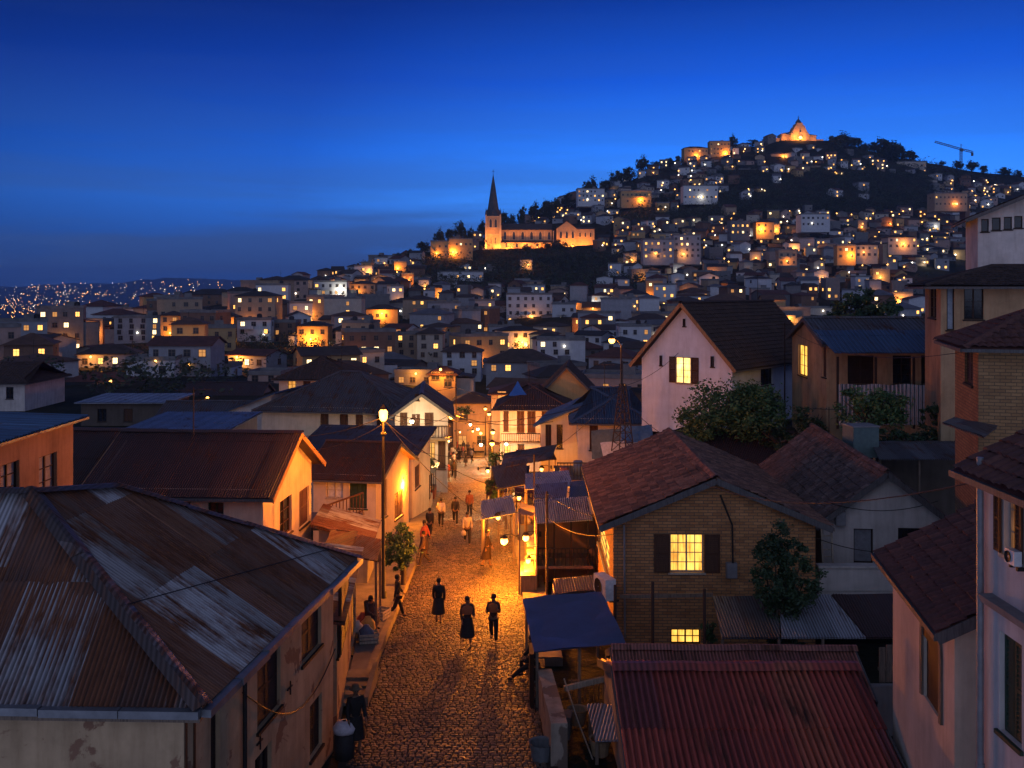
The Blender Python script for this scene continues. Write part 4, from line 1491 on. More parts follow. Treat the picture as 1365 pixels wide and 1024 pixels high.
# pale sheet scrap on trestle
sheet_thing('lean_to', 'small pale corrugated sheet roof between tarpaulin stall and red roof', 'lean-to', [PX(793, 987, 24.6), PX(832, 986, 24.4), PX(818, 938, 26.0), PX(782, 939, 26.2)], PALE_SH, [(.1, .1), (.9, .1), (.1, .9)])
mb = MB(); mb.tube([PX(752, 905, 27.8), PX(770, 960, 26.3), PX(790, 1012, 24.9)], .02, 6)
tag(mb.build('rope', W_PALE), 'pale guy rope slanting down from the tarpaulin stall', 'rope')
pb = PX(722, 1003, 24.6); pb.z = ground(pb.x, pb.y)
mb = MB(); mb.lathe(pb, [(.01, .02), (.24, 0), (.31, .42), (.33, .44), (.29, .42), (.22, .06), (.01, .05)], 14)
tag(mb.build('basin', flat('grey_plastic', (.12, .13, .14), .5)), 'grey basin standing at the foot of the rubble wall', 'basin')

# caged stall with balcony, awnings and counter
cs = empty('caged_stall', (1.0, 42, street(42)), 0, 'stall building with barred veranda, pale sheet roof and lit counter', 'stall')
inv = toloc(cs)
wl = Wall(PX(716, 700, 43.5)[:2], PX(795, 700, 43.2)[:2], street(42) - .2, ZZ(684, 43.4))
wl2 = Wall((wl.a.x, 47.5), (wl.a.x, 43.5), street(42) - .3, ZZ(684, 43.4))
mb = MB()
wall_panel(mb, wl, [])
wall_panel(mb, wl2, [])
mb.xf(inv).build('wall', plaster('warm_board', (.34, .20, .10), .6), cs)
zf = ZZ(752, 41.5)
mb = MB()
mb.box(1.05, 41.2, zf - .12, 3.35, 43.3, zf)
mb.xf(inv).build('veranda_floor', W_GREY, cs)
mb = MB()
z1 = ZZ(692, 41.5)
for i in range(15):
    x = 1.1 + i * .16
    mb.bar((x, 41.25, zf), (x, 41.25, zf + .72), .025)
mb.bar((1.05, 41.25, zf + .72), (3.4, 41.25, zf + .72), .05)
mb.bar((1.05, 41.25, zf + .36), (3.4, 41.25, zf + .36), .03)
mb.xf(inv).build('railing', IRON, cs)
for x in (1.08, 1.75, 2.45, 3.15):
    mb = MB()
    mb.bar((x, 41.3, zf - 1.3), (x, 41.3, z1), .07)
    mb.xf(inv).build('post', W_DARK, cs)
mb = MB()
P = [PX(716, 697, 41.0), PX(790, 692, 41.0), PX(783, 664, 43.4), PX(711, 666, 43.4)]
sheet(mb, P, 'corr', .09, .016, 4, wild=1.4); slab(mb, P, .022, .06)
mb.xf(inv).build('roof', PALE_SH, cs)
mb = MB()
P = [PX(712, 664, 43.5), PX(755, 664, 43.6), PX(757, 642, 46.5), PX(712, 645, 46.5)]
sheet(mb, P, 'corr', .09, .016, 5, wild=1.6); slab(mb, P, .022, .06)
mb.xf(inv).build('rear_roof', GREY_SH, cs)
mb = MB()
zc = street(41.4)
mb.box(.35, 40.6, zc - .2, .95, 42.8, zc + .85)
mb.xf(inv).build('counter', W_GREY, cs)
for k, (x0, y0, zz0, x1, y1, zz1) in enumerate(((.5, 41.0, .853, .9, 42.6, .875), (.62, 41.0, 1.4, 1.0, 42.6, 1.43), (.62, 41.0, 1.9, 1.0, 42.6, 1.93))):
    mb = MB(); mb.box(x0, y0, zc + zz0, x1, y1, zc + zz1)
    mb.xf(inv).build('shelf', W_PALE, cs)
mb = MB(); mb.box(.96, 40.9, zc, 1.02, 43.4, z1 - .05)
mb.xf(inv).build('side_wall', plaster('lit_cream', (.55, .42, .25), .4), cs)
mb = MB()
for y in (40.6, 42.9):
    mb.bar((.3, y, zc - .2), (.3, y, z1 + .1), .07)
mb.bar((.3, 40.6, z1 + .05), (.3, 42.9, z1 + .05), .07)
mb.xf(inv).build('counter_frame', W_GREY, cs)
sheet_thing('awning', 'dark curved awning sheet above the leafy pots on the right', 'awning', [PX(663, 652, 52), PX(702, 645, 51.5), PX(706, 620, 54.2), PX(655, 622, 54.5)], DGREY_SH, [(.05, .05), (.95, .05), (.5, .9)])
sheet_thing('awning', 'pale corrugated awning lit from below beside the wall lamp', 'awning', [PX(642, 692, 46.2), PX(688, 683, 46.0), PX(683, 663, 48.4), PX(640, 668, 48.6)], PALE_SH, [(.06, .06), (.94, .06), (.06, .94)])
sheet_thing('awning', 'long dark sheet roof stepping down below the blue hip roof', 'awning', [PX(668, 622, 60), PX(735, 612, 59), PX(742, 592, 63), PX(672, 604, 64)], DGREY_SH, [(.05, .05), (.95, .05)])
sheet_thing('cart_cover', 'dark tin cover over clutter in front of the brick house corner', 'cover', [PX(735, 792, 33), PX(800, 786, 33), PX(796, 768, 35), PX(738, 772, 35)], RUST_B, [(.05, .05), (.95, .05)])

# hanging cloths by the blue roof house
for nm, lb, c, col, sd in (('tarpaulin', 'blue tarpaulin sheet hung beside the lattice mast', [PX(828, 568, 57), PX(869, 566, 57), PX(871, 590, 56.9), PX(828, 590, 56.9)], (.06, .16, .33), 1), ('cloth', 'white cloth hung out below the lattice mast', [PX(800, 590, 56), PX(832, 588, 56), PX(834, 614, 55.9), PX(806, 617, 55.9)], (.52, .54, .60), 2), ('tarpaulin', 'grey-green tarpaulin screen on the terrace of the blue roof house', [PX(788, 574, 58), PX(827, 572, 58), PX(827, 612, 57.9), PX(789, 612, 57.9)], (.10, .14, .16), 3), ('tarpaulin', 'bright blue tarpaulin peak above the balcony house roof', [PX(678, 528, 103), PX(702, 526, 103), PX(694, 515, 105), PX(690, 508, 106)], (.03, .14, .45), 4)):
    mb = MB(); rag(mb, c, 8, .05, sd, .08)
    tag(mb.build(nm, flat('cloth_%d' % sd, col, .7), None, True), lb, 'tarpaulin' if nm == 'tarpaulin' else 'cloth')

# lattice mast
def mast(px, y0, y1, Y, label, w=.9):
    X = XX(px, Y); zb = ZZ(y1, Y); h = ZZ(y0, Y) - zb
    root = empty('lattice_mast', (X, Y, zb), .4, label, 'mast')
    mb = MB()
    c = [(-1, -1), (1, -1), (1, 1), (-1, 1)]
    n = 7
    for i in range(4):
        a, b = c[i], c[(i + 1) % 4]
        f = lambda p, t: (p[0] * w / 2 * (1 - .72 * t), p[1] * w / 2 * (1 - .72 * t), h * t)
        mb.bar(f(a, 0), f(a, 1), .05)
        for k in range(n):
            t0, t1 = k / n, (k + 1) / n
            mb.bar(f(a, t0), f(b, t1), .03)
            mb.bar(f(a, t1), f(b, t1), .03)
    mb.build('lattice', flat('rusty_lattice', (.05, .035, .03), .8), root)
    mb = MB(); mb.tube([(0, 0, h - .1), (0, 0, h + 1.3)], .025, 6)
    mb.build('aerial', IRON, root)


mast(830, 512, 602, 55, 'rusty lattice mast beside the dark blue hip roof')

# air conditioners
def aircon(p, rz, label, s=1.0):
    root = empty('air_conditioner', p, rz, label, 'air conditioner')
    mb = MB(); mb.box(-.4 * s, -.16 * s, 0, .4 * s, .16 * s, .6 * s)
    mb.build('casing', flat('white_casing', (.55, .55, .55), .5), root)
    mb = MB(); mb.lathe((0, 0, 0), [(.02, 0), (.22 * s, 0), (.24 * s, .02)], 16)
    mb.xf(Matrix.Translation((-.08 * s, -.165 * s, .3 * s)) @ Matrix.Rotation(pi / 2, 4, 'X')).build('fan_grille', IRON, root)
    mb = MB(); mb.bar((-.3 * s, 0, -.05), (-.3 * s, .3 * s, -.05), .05); mb.bar((.3 * s, 0, -.05), (.3 * s, .3 * s, -.05), .05)
    mb.build('bracket', IRON, root)


aircon(PX(806, 796, 32.7), rad(-70), 'white air conditioner on the side of the brick house', 1.15)
aircon(V((7.5, 14.9, ZZ(752, 14.9))), rad(-90), 'small air conditioner under the lit window of tall pale house', .36)

# things in the yard right
sheet_thing('lean_to', 'pale grey-blue corrugated lean-to left of the climbing shrub', 'lean-to', [PX(962, 850, 30.2), PX(1040, 850, 30.2), PX(1036, 792, 32.4), PX(950, 795, 32.4)], GREY_SH, [(.02, .05), (.98, .05)])
sheet_thing('lean_to', 'pale grey-blue corrugated lean-to right of the climbing shrub', 'lean-to', [PX(1042, 850, 30.2), PX(1154, 850, 30.2), PX(1106, 792, 32.3), PX(1038, 792, 32.3)], PALE_SH, [(.5, .05)])
sheet_thing('lean_to', 'dark rusty lean-to roof below the white parapet', 'lean-to', [PX(1156, 850, 30.2), PX(1208, 850, 30.2), PX(1206, 790, 32.2), PX(1108, 792, 32.3)], RUST_B, [(.95, .05)])
mb = MB()
a, b2 = PX(1090, 757, 34.4), PX(1205, 757, 34.2)
mb.box(a.x, 34.2, ZZ(788, 34.2), b2.x, 34.45, ZZ(757, 34.2)); mb.box(a.x - .06, 34.12, ZZ(757, 34.2) + .002, b2.x + .06, 34.5, ZZ(757, 34.2) + .08)
mb.box(a.x, 34.25, -12, b2.x, 34.4, ZZ(788, 34.2) - .002)
tag(mb.build('parapet', P_PALE), 'low white parapet wall in front of the tiled gabled house', 'parapet')
ld = empty('ladder', PX(1103, 757, 35.6), 0, 'white ladder-like frame leaning on the tiled gabled house', 'ladder')
for x in (-.16, .2):
    mb = MB(); mb.bar((x, 0, 0), (x, .2, 1.42), .06); mb.build('rail', W_PALE, ld)
for k in range(6):
    mb = MB(); mb.bar((-.16, .03 * k + .02, .15 + k * .24), (.2, .03 * k + .02, .15 + k * .24), .04); mb.build('rung', W_PALE, ld)
# gate and fence scraps bottom right
fn = empty('picket_fence', PX(1172, 905, 27), 0, 'grey board fence by the dark yard below the lean-to', 'fence')
for k in range(5):
    mb = MB(); mb.box(k * .2, k * .02, -.1, k * .2 + .17, k * .02 + .03, .85 + .06 * (k % 2)); mb.build('board', W_GREY, fn)
mb = MB(); mb.box(0, .06, .2, 1.0, .13, .28); mb.build('rail', W_GREY, fn)
mb = MB(); yw = 26.5
mb.box(XX(1085, yw), yw, -12.3, XX(1215, yw), yw + .2, ZZ(915, yw))
tag(mb.build('yard_wall', P_GREY), 'low grey yard wall right of the red corrugated roof', 'wall')
# awning ledge on brick tower house
sheet_thing('ledge_roof', 'small ledge roof below the ochre brick house', 'ledge', [PX(1256, 563, 28.6), PX(1312, 582, 27.0), PX(1330, 566, 29.2), PX(1272, 556, 30.2)], DGREY_SH, [])
# veranda screen and rooftop tank
vs = empty('veranda_screen', PX(1117, 556, 49.6), 0, 'pale corrugated sheet screen along the dark veranda', 'screen')
mb = MB()
L = XX(1272, 49.6) - XX(1117, 49.6)
rows = [[(i * .05, .03 * sin(i * .05 * 2 * pi / .2), -.4 + 0 * i), (i * .05, .03 * sin(i * .05 * 2 * pi / .2), 1.62 + .03 * sin(i * .21))] for i in range(int(L / .05))]
mb.grid(rows)
mb.build('sheet_panel', PALE_SH, vs)
for k in range(4):
    mb = MB(); mb.bar((.02 + k * L / 3.05, .1, -.6), (.02 + k * L / 3.05, .1, 3.0), .1); mb.build('post', W_DARK, vs)
sheet_thing('porch_roof', 'blue corrugated porch roof over the dark veranda', 'porch roof', [PX(1113, 470, 49.3), PX(1276, 470, 49.3), PX(1262, 441, 51.9), PX(1084, 440, 51.9)], BLUE_SH, [], pitch=.15, amp=.02)
tk = empty('water_tank', PX(1147, 608, 43), .15, 'grey-green water tank box on the back roofs', 'tank')
mb = MB(); mb.box(-.58, -.5, 0, .58, .5, 1.3); mb.build('tank_body', flat('tank_green', (.09, .14, .14), .6), tk)
mb = MB(); mb.box(-.62, -.54, 1.302, .62, .54, 1.36); mb.build('lid', PIPE, tk)
sheet_thing('lean_to', 'grey tin lean-to roof beside the water tank box', 'lean-to', [PX(1172, 612, 41), PX(1280, 612, 41), PX(1276, 590, 43.4), PX(1160, 588, 43.4)], GREY_SH, [(.02, .1), (.98, .1), (.5, .1)])
mb = MB(); mb.box(XX(1168, 43.8), 43.6, -11.6, XX(1284, 43.8), 43.9, ZZ(594, 43.8))
tag(mb.build('yard_wall', P_DARK), 'dark wall under the grey tin lean-to by the tank', 'wall')
mb = MB(); mb.tube([(7.5, 15.95, -2.7), (7.5, 15.95, -7.6)], .055, 10); mb.tube([(7.5, 15.95, -7.6), (7.5, 15.95, -12.3)], .07, 10)
tag(mb.build('downpipe', PIPE), 'pale downpipe running down the corner of the tall pale house', 'pipe')
mb = MB()
mb.hexa([(7.45, 9, ZZ(800, 15.9)), (7.63, 9, ZZ(800, 15.9)), (7.63, 15.8, ZZ(800, 15.9)), (7.45, 15.8, ZZ(800, 15.9))], [(7.38, 9, ZZ(788, 15.9)), (7.63, 9, ZZ(788, 15.9)), (7.63, 15.8, ZZ(788, 15.9)), (7.38, 15.8, ZZ(788, 15.9))])
tag(mb.build('ledge', P_GREY), 'grey string ledge across the wall of the tall pale house', 'ledge')
# iron rods in front of the brick house
for px, y0, y1, Y, lb in ((870, 776, 872, 30.5, 'rusty iron rod standing before the lit basement window'), (820, 780, 830, 31.5, 'thin iron rod at the corner of the brick house'), (939, 785, 840, 31, 'short iron rod right of the lit brick house window'), (729, 655, 790, 39.5, 'tall wooden pole in front of the barred veranda')):
    p = PX(px, y0, Y)
    mb = MB(); mb.tube([(p.x, Y, ground(p.x, Y) - .1), (p.x, Y, p.z)], .05, 8)
    tag(mb.build('pole', flat('rusty_iron', (.05, .028, .02), .8)), lb, 'pole')
mb = MB(); p, q = PX(826, 795, 32.8), PX(950, 793, 32.6)
mb.bar(p, q, .09, .12)
tag(mb.build('timber_beam', W_GREY), 'grey timber beam across the lower brick wall', 'beam')
# wires
for k, (a, b, s, lb) in enumerate(((PX(511, 556, 38.9), PX(600, 552, 78), .5, 'wire from the street lamp to the gable house'), (PX(1098, 668, 35.9), PX(1250, 668, 35.9), .35, 'black cable sagging across the tiled gabled house'), (PX(1085, 716, 33.4), PX(1210, 735, 33), .2, 'thin cable from brick house to the yard'), (PX(830, 520, 55), PX(511, 552, 38.9), .9, 'long wire from lattice mast to the street lamp'), (PX(602, 548, 79), PX(648, 548, 130), .4, 'wire strung over the narrow street end'))):
    mb = MB(); mb.tube([V(a).lerp(V(b), i / 12) - V((0, 0, s * 4 * (i / 12) * (1 - i / 12))) for i in range(13)], .014, 5)
    tag(mb.build('wire', IRON), lb, 'wire')
# terrace with railing by the gabled house
tr = empty('terrace', PX(436, 700, 45), 0, 'small dark terrace with wooden railing beside the cream gabled house', 'terrace')
mb = MB(); mb.box(-1.6, -.4, -.15, 1.3, 2.6, 0); mb.build('deck', W_GREY, tr)
mb = MB()
pts = [(-.0, -.3), (1.2, 2.4)]
for i in range(12):
    t = i / 11
    mb.bar((lerp(0, 1.25, t), lerp(-.35, 2.5, t), 0), (lerp(0, 1.25, t), lerp(-.35, 2.5, t), .95), .04)
mb.bar((0, -.35, .95), (1.25, 2.5, .95), .07)
mb.bar((0, -.35, .1), (1.25, 2.5, .1), .05)
mb.build('railing', W_BROWN, tr)
for p in ((-1.5, -.3), (1.2, -.3), (1.2, 2.4)):
    mb = MB(); mb.bar((p[0], p[1], -4.2), (p[0], p[1], -.15), .12); mb.build('post', W_GREY, tr)
# balcony of gable house and of balcony house
for nm, px0, px1, py, Y, lb in (('balcony', 531, 600, 584, 76.2, 'wooden balcony on the front of the gable house'), ('balcony', 668, 752, 590, 103.2, 'wooden balcony under the brown shutters of two-storey house')):
    a, b = PX(px0, py, Y), PX(px1, py, Y)
    root = empty(nm, a, 0, lb, 'balcony')
    L = b.x - a.x
    mb = MB(); mb.box(0, 0, -.12, L, .85, 0); mb.build('floor', W_GREY, root)
    mb = MB()
    n = int(L / .22)
    for i in range(n + 1): mb.bar((i * L / n, .05, 0), (i * L / n, .05, .9), .05)
    mb.bar((0, .05, .9), (L, .05, .9), .08)
    mb.build('railing', W_DARK, root)
    sheet_p = MB(); sheet_p.bar((.1, .1, -3.2), (.1, .1, -.12), .12); sheet_p.build('post', W_GREY, root)

# fittings on the walls at the right
def box_on(name, label, p, w, d, h, mat, cat):
    root = empty(name, p, 0, label, cat)
    mb = MB(); mb.box(-w / 2, -d / 2, 0, w / 2, d / 2, h); mb.build('case', mat, root)
    mb = MB(); mb.box(-w / 2 + .03, -d / 2 - .015, .03, w / 2 - .03, -d / 2 - .002, h - .03); mb.build('cover', PIPE, root)


box_on('meter_box', 'grey meter box low on the front of the tiled gabled house', PX(1120, 700, 36.1), .35, .2, .5, PIPE, 'meter box')
box_on('meter_box', 'grey meter box on the brick wall right of the lit window', PX(975, 770, 33.35), .35, .2, .5, PIPE, 'meter box')
for k, (pts, lb) in enumerate((([PX(977, 765, 33.3), PX(976, 700, 33.3), PX(960, 660, 33.3)], 'conduit up the brick wall from the meter box'), ([PX(832, 700, 33.35), PX(833, 850, 33.35)], 'narrow downpipe at the left corner of the brick wall'), ([PX(974, 478, 57), PX(975, 545, 57)], 'downpipe at the corner of the white steep-gabled house'), ([PX(1057, 478, 63.2), PX(1058, 540, 63.2)], 'downpipe at the far end of the white steep-gabled house'))):
    mb = MB(); mb.tube(pts, .035, 7)
    tag(mb.build('pipe', PIPE if k else IRON), lb, 'pipe')

# more tin roofs and lit nooks stepping down the right side of the lane
for nm, lb, c, m, po in (('tin_roof', 'pale corrugated roof of a small shop above the caged stall', [PX(700, 652, 49), PX(764, 648, 48.6), PX(758, 628, 52), PX(700, 631, 52.3)], PALE_SH, [(.03, .05), (.97, .05)]),
                         ('tin_roof', 'rusty corrugated roof below the wall of the blue lean-to wing', [PX(690, 616, 63), PX(742, 612, 62.6), PX(735, 598, 66), PX(688, 600, 66.5)], BROWN_SH, [(.03, .05), (.97, .05)]),
                         ('tin_roof', 'grey-blue corrugated roof tucked beside the clay tile roof', [PX(758, 664, 44.6), PX(800, 660, 44.2), PX(796, 640, 47.5), PX(760, 642, 47.8)], BLUED_SH, [(.03, .05), (.97, .05)]),
                         ('tin_roof', 'patched brown tin roof over the potted plants', [PX(648, 660, 56.5), PX(676, 655, 56), PX(672, 640, 59), PX(647, 643, 59.4)], RUST_A, [(.05, .05), (.95, .05)])):
    sheet_thing(nm, lb, nm.replace('_', ' '), c, m, po)
tz = ZZ(640, 56)
tr2 = empty('roof_terrace', PX(742, 640, 56), 0, 'small roof terrace with railing in front of the dark blue hip roof house', 'terrace')
mb = MB(); mb.box(0, 0, -.15, 2.7, 4.6, 0); mb.build('deck', W_GREY, tr2)
mb = MB(); mb.box(.1, .1, -4.6, 2.6, 4.5, -.152); mb.build('wall', P_CREAM, tr2)
mb = MB()
for i in range(15): mb.bar((.05 + i * .185, .05, 0), (.05 + i * .185, .05, .95), .03)
mb.bar((.02, .05, .95), (2.68, .05, .95), .06)
mb.build('railing', IRON, tr2)
for x, y, h, c, lb in ((.5, 1.2, .5, (.30, .10, .06), 'red tub on the roof terrace'), (1.3, 1.6, .8, (.10, .16, .25), 'blue drum on the roof terrace'), (2.1, 1.0, .6, (.35, .33, .3), 'pale tub on the roof terrace')):
    mb = MB(); mb.lathe((0, 0, 0), [(.02, 0), (.26, .0), (.28, h * .5), (.27, h), (.22, h + .01), (.02, h + .01)], 12)
    o = mb.build('tub', flat('tub_%d' % int(x * 10), c, .5), None, True); o.location = PX(742, 640, 56) + V((x, y, .002)); tag(o, lb, 'tub')
for px, py, Y, pw, lb in ((692, 664, 50.5, 420, 'added bulb under the pale roof of the small shop'), (664, 690, 46.3, 420, 'added bulb under the pale lit awning'), (668, 648, 58, 350, 'added bulb under the patched tin roof by the plants'), (745, 662, 47.5, 350, 'added bulb in the yard behind the caged stall'), (722, 626, 62, 300, 'added bulb by the wall of the blue lean-to wing')):
    wall_lamp(px, py, Y, lb, pw, -1, .10)  # extra bulbs added in the gaps to brighten the stalls
# ------------------------------------------------------------------ people
SKIN = flat('brown_skin', (.16, .085, .05), .55, 0, .15, 6)
HAIR = flat('black_hair', (.012, .01, .009), .6, 0, .3, 30)
SHOE = flat('dark_shoe', (.02, .017, .015), .5)
SKINS = []
_clothm = {}


def clothm(c):
    k = 'garment_%d_%d_%d' % tuple(int(x * 255) for x in c)
    return flat(k, c, .85, 0, .3, 7, .2)


def skin_obj(name, pts, edges, rad_, mat, parent, sub=1):
    me = bpy.data.meshes.new(name)
    me.from_pydata([tuple(p) for p in pts], edges, [])
    me.materials.append(mat)
    o = bpy.data.objects.new(name, me)
    COL.objects.link(o)
    if parent: o.parent = parent
    m = o.modifiers.new('skin', 'SKIN')
    m.use_smooth_shade = True
    for i, r in enumerate(rad_):
        sv = me.skin_vertices[0].data[i]
        r = r if isinstance(r, tuple) else (r, r)
        sv.radius = r
        sv.use_root = i == 0
    s = o.modifiers.new('sub', 'SUBSURF')
    s.levels = s.render_levels = sub
    SKINS.append(o)
    return o


def finish_skins():
    dg = bpy.context.evaluated_depsgraph_get()
    new = [(o, bpy.data.meshes.new_from_object(o.evaluated_get(dg))) for o in SKINS]
    for o, me in new:
        o.modifiers.clear()
        o.data = me
        me.polygons.foreach_set('use_smooth', [True] * len(me.polygons))
    SKINS.clear()


def rx(v, a):
    """rotate in the walking plane: positive swings forward (-Y)"""
    return V((v.x, v.y * cos(a) + v.z * sin(a) * 1, -v.y * sin(a) + v.z * cos(a)))


def person(label, loc, rz, h=1.66, legs='trousers', top=(.03, .03, .035), low=(.02, .02, .025), stride=.3, arms=((.3, .2), (-.3, .3)), lean=0.0, hair='short', shawl=None, bag=None, joints=None, group=None):
    """arms: (upper arm forward angle, elbow bend) right, left; faces -Y before turning by rz"""
    k = h / 1.72
    root = empty('person', loc, rz, label, 'person', group)
    root.scale = (k, k, k)
    J = {}
    J['pel'] = V((0, 0, .93))
    fl = lambda z, y=0.0: V((0, y - (z - .93) * lean, z))
    J['spi'], J['che'], J['nec'] = fl(1.14), fl(1.36), fl(1.49)
    J['hd0'], J['hd1'], J['hd2'] = fl(1.57, -.012), fl(1.645, -.005), fl(1.705, .008)
    for s, nm, (a, e), st in ((1, 'r', arms[0], stride), (-1, 'l', arms[1], -stride)):
        sh = J['che'] + V((s * .175, 0, .055))
        el = sh + rx(V((s * .045, 0, -.285)), a)
        wr = el + rx(V((-s * .015, 0, -.245)), a + e)
        J[nm + 'sh'], J[nm + 'el'], J[nm + 'wr'] = sh, el, wr
        d = (wr - el).normalized()
        J[nm + 'pa'] = wr + d * .075
        hip = V((s * .092, 0, .90))
        bend = .25 if st < 0 else .08
        kn = hip + rx(V((s * .008, 0, -.42)), st)
        an = kn + rx(V((0, 0, -.40)), st - bend - (.25 if st < -.1 else 0))
        J[nm + 'hi'], J[nm + 'kn'], J[nm + 'an'] = hip, kn, an
        J[nm + 'to'] = an + V((s * .02, -.16, -.045))
    if joints:
        for q, v in joints.items(): J[q] = V(v)
    low_z = min(J['lto'].z, J['rto'].z) - .04
    for q in J: J[q] = J[q] - V((0, 0, low_z))
    pts, ed, ra = [], [], []

    def add(p, r, par=None):
        pts.append(p); ra.append(r)
        if par is not None: ed.append((par, len(pts) - 1))
        return len(pts) - 1
    pel = add(J['pel'], (.145, .11))
    spi = add(J['spi'], (.125, .095), pel)
    che = add(J['che'], (.15, .10), spi)
    nec = add(J['nec'], .052, che)
    h0 = add(J['hd0'], (.065, .072), nec)
    h1 = add(J['hd1'], (.077, .094), h0)
    h2 = add(J['hd2'], (.055, .065), h1)
    fwd = V((0, -1, 0))
    add(J['hd0'] + V((0, -.098, .035)), .016, h0)      # nose
    for s, nm in ((1, 'r'), (-1, 'l')):
        add(J['hd1'] + V((s * .088, .005, -.03)), .017, h1)   # ear
        sh = add(J[nm + 'sh'], .062, che)
        el = add(J[nm + 'el'], .043, sh)
        wr = add(J[nm + 'wr'], .028, el)
        pa = add(J[nm + 'pa'], (.036, .018), wr)
        d = (J[nm + 'wr'] - J[nm + 'el']).normalized()
        side = d.cross(V((s, 0, 0)))
        side = side.normalized() if side.length > .1 else V((0, -1, 0))
        curl = V((-s, 0, 0)) * .35
        for f, (o, L) in enumerate(((-.03, .062), (-.01, .072), (.01, .068), (.03, .052))):
            b0 = J[nm + 'pa'] + side * o + d * .012
            b1 = b0 + (d + curl * .5).normalized() * L * .5
            b2 = b1 + (d + curl * 1.6).normalized() * L * .5
            i0 = add(b0, .0095, pa); i1 = add(b1, .0085, i0); add(b2, .007, i1)
        t0 = J[nm + 'wr'] + d * .03 + side * -.034
        i0 = add(t0, .012, wr); add(t0 + (d * .6 - side * .7).normalized() * .045 + curl * .02, .009, i0)
        hi = add(J[nm + 'hi'], .085, pel)
        kn = add(J[nm + 'kn'], .056, hi)
        an = add(J[nm + 'an'], .038, kn)
        add(J[nm + 'to'], (.035, .028), an)
    skin_obj('body', pts, ed, ra, SKIN, root)
    # shirt or coat
    P, E, R = [], [], []

    def ad(p, r, par=None):
        P.append(p); R.append(r)
        if par is not None: E.append((par, len(P) - 1))
        return len(P) - 1
    b = ad(J['pel'] + V((0, 0, -.06)), (.172, .135))
    b1 = ad(J['spi'], (.155, .122), b)
    b2 = ad(J['che'], (.178, .13), b1)
    ad(J['nec'] - V((0, 0, .02)), .07, b2)
    for s, nm in ((1, 'r'), (-1, 'l')):
        a1 = ad(J[nm + 'sh'], .085, b2)
        a2 = ad(J[nm + 'el'], .062, a1)
        ad(J[nm + 'wr'] * .9 + J[nm + 'el'] * .1, .047, a2)
    skin_obj('coat' if legs == 'coat' else 'shirt', P, E, R, clothm(top), root)
    if legs == 'trousers':
        P, E, R = [], [], []
        b = ad(J['pel'] + V((0, 0, .04)), (.16, .125))
        for nm in 'rl':
            a1 = ad(J[nm + 'hi'] - V((0, 0, .03)), .105, b)
            a2 = ad(J[nm + 'kn'], .078, a1)
            ad(J[nm + 'an'] + V((0, 0, .015)), .062, a2)
        skin_obj('trousers', P, E, R, clothm(low), root)
    else:
        z0, z1 = .30 if legs == 'skirt' else .42, 1.0
        n = 20
        mb = MB()
        rows = []
        mid = (J['ran'] + J['lan']) / 2
        for i in range(8):
            t = i / 7
            c = J['pel'].lerp(V((mid.x, mid.y * .8, z0)), t)
            z = lerp(z1, z0, t)
            r = lerp(.165, .27, t ** .8)
            rows.append([(c.x + cos(2 * pi * j / n) * r * (1 + .07 * t * sin(j * 2.2 + 1)), c.y + sin(2 * pi * j / n) * r * (.8 + .15 * t) * (1 + .07 * t * sin(j * 2.2 + 1)), z) for j in range(n)])
        mb.grid(rows, close=True)
        mb.build('skirt' if legs == 'skirt' else 'coat_skirt', clothm(low if legs == 'skirt' else top), root, True)
    for nm in 'rl':
        skin_obj('shoe', [J[nm + 'an'] + V((0, .03, -.035)), J[nm + 'to'] + V((0, 0, .005))], [(0, 1)], [(.045, .05), (.044, .034)], SHOE, root)
    # hair / hat
    mb = MB()
    c = J['hd1']
    if hair == 'hat':
        mb.lathe((c.x, c.y + .005, c.z + .03), [(.17, -.005), (.17, .005), (.105, .012), (.10, .09), (.06, .115), (.005, .12)], 16, 1, 1.1)
        mb.build('hat', clothm((.12, .08, .05)), root, True)
    else:
        mb.lathe((c.x, c.y + .022, c.z - (.10 if hair == 'long' else .055)), [(.075, 0), (.096, .04), (.099, .09 if hair == 'short' else .13), (.09, .135 if hair == 'short' else .17), (.06, .165 if hair == 'short' else .205), (.005, .18 if hair == 'short' else .22)], 14, .95, 1.03)
        mb.build('hair', HAIR, root, True)
    for s in (1, -1):
        mb = MB(); mb.ball((c.x + s * .03, c.y - .092, c.z - .018), .011, 5)
        mb.build('eye', SHOE, root, True)
    mb = MB(); mb.bar((c.x - .024, c.y - .090, c.z - .098), (c.x + .024, c.y - .090, c.z - .098), .008)
    mb.build('mouth', clothm((.10, .035, .03)), root)
    if shawl:
        mb = MB()
        q = J['che']
        mb.lathe((q.x, q.y, q.z - .22), [(.235, 0), (.245, .1), (.235, .2), (.19, .27), (.09, .32)], 18, 1, .72)
        mb.build('shawl', clothm(shawl), root, True)
    if bag:
        p = J['lpa'] - V((0, 0, .26))
        mb = MB()
        mb.lathe(p, [(.02, 0), (.13, .01), (.15, .12), (.10, .22), (.02, .27)], 12, 1, .6)
        t = mb.build('shopping_bag', clothm(bag), None, True)
        t.matrix_world = Matrix.Translation(V(loc)) @ Matrix.Rotation(rz, 4, 'Z') @ Matrix.Scale(k, 4)
        tag(t, 'pale bag carried by the walker in pale shirt', 'bag')
    return root


def at_foot(px, py):
    p = ray_ground(px, py)
    p.z = street(p.y) + .045 if SEL(p.y) < p.x < SER(p.y) else p.z
    return p


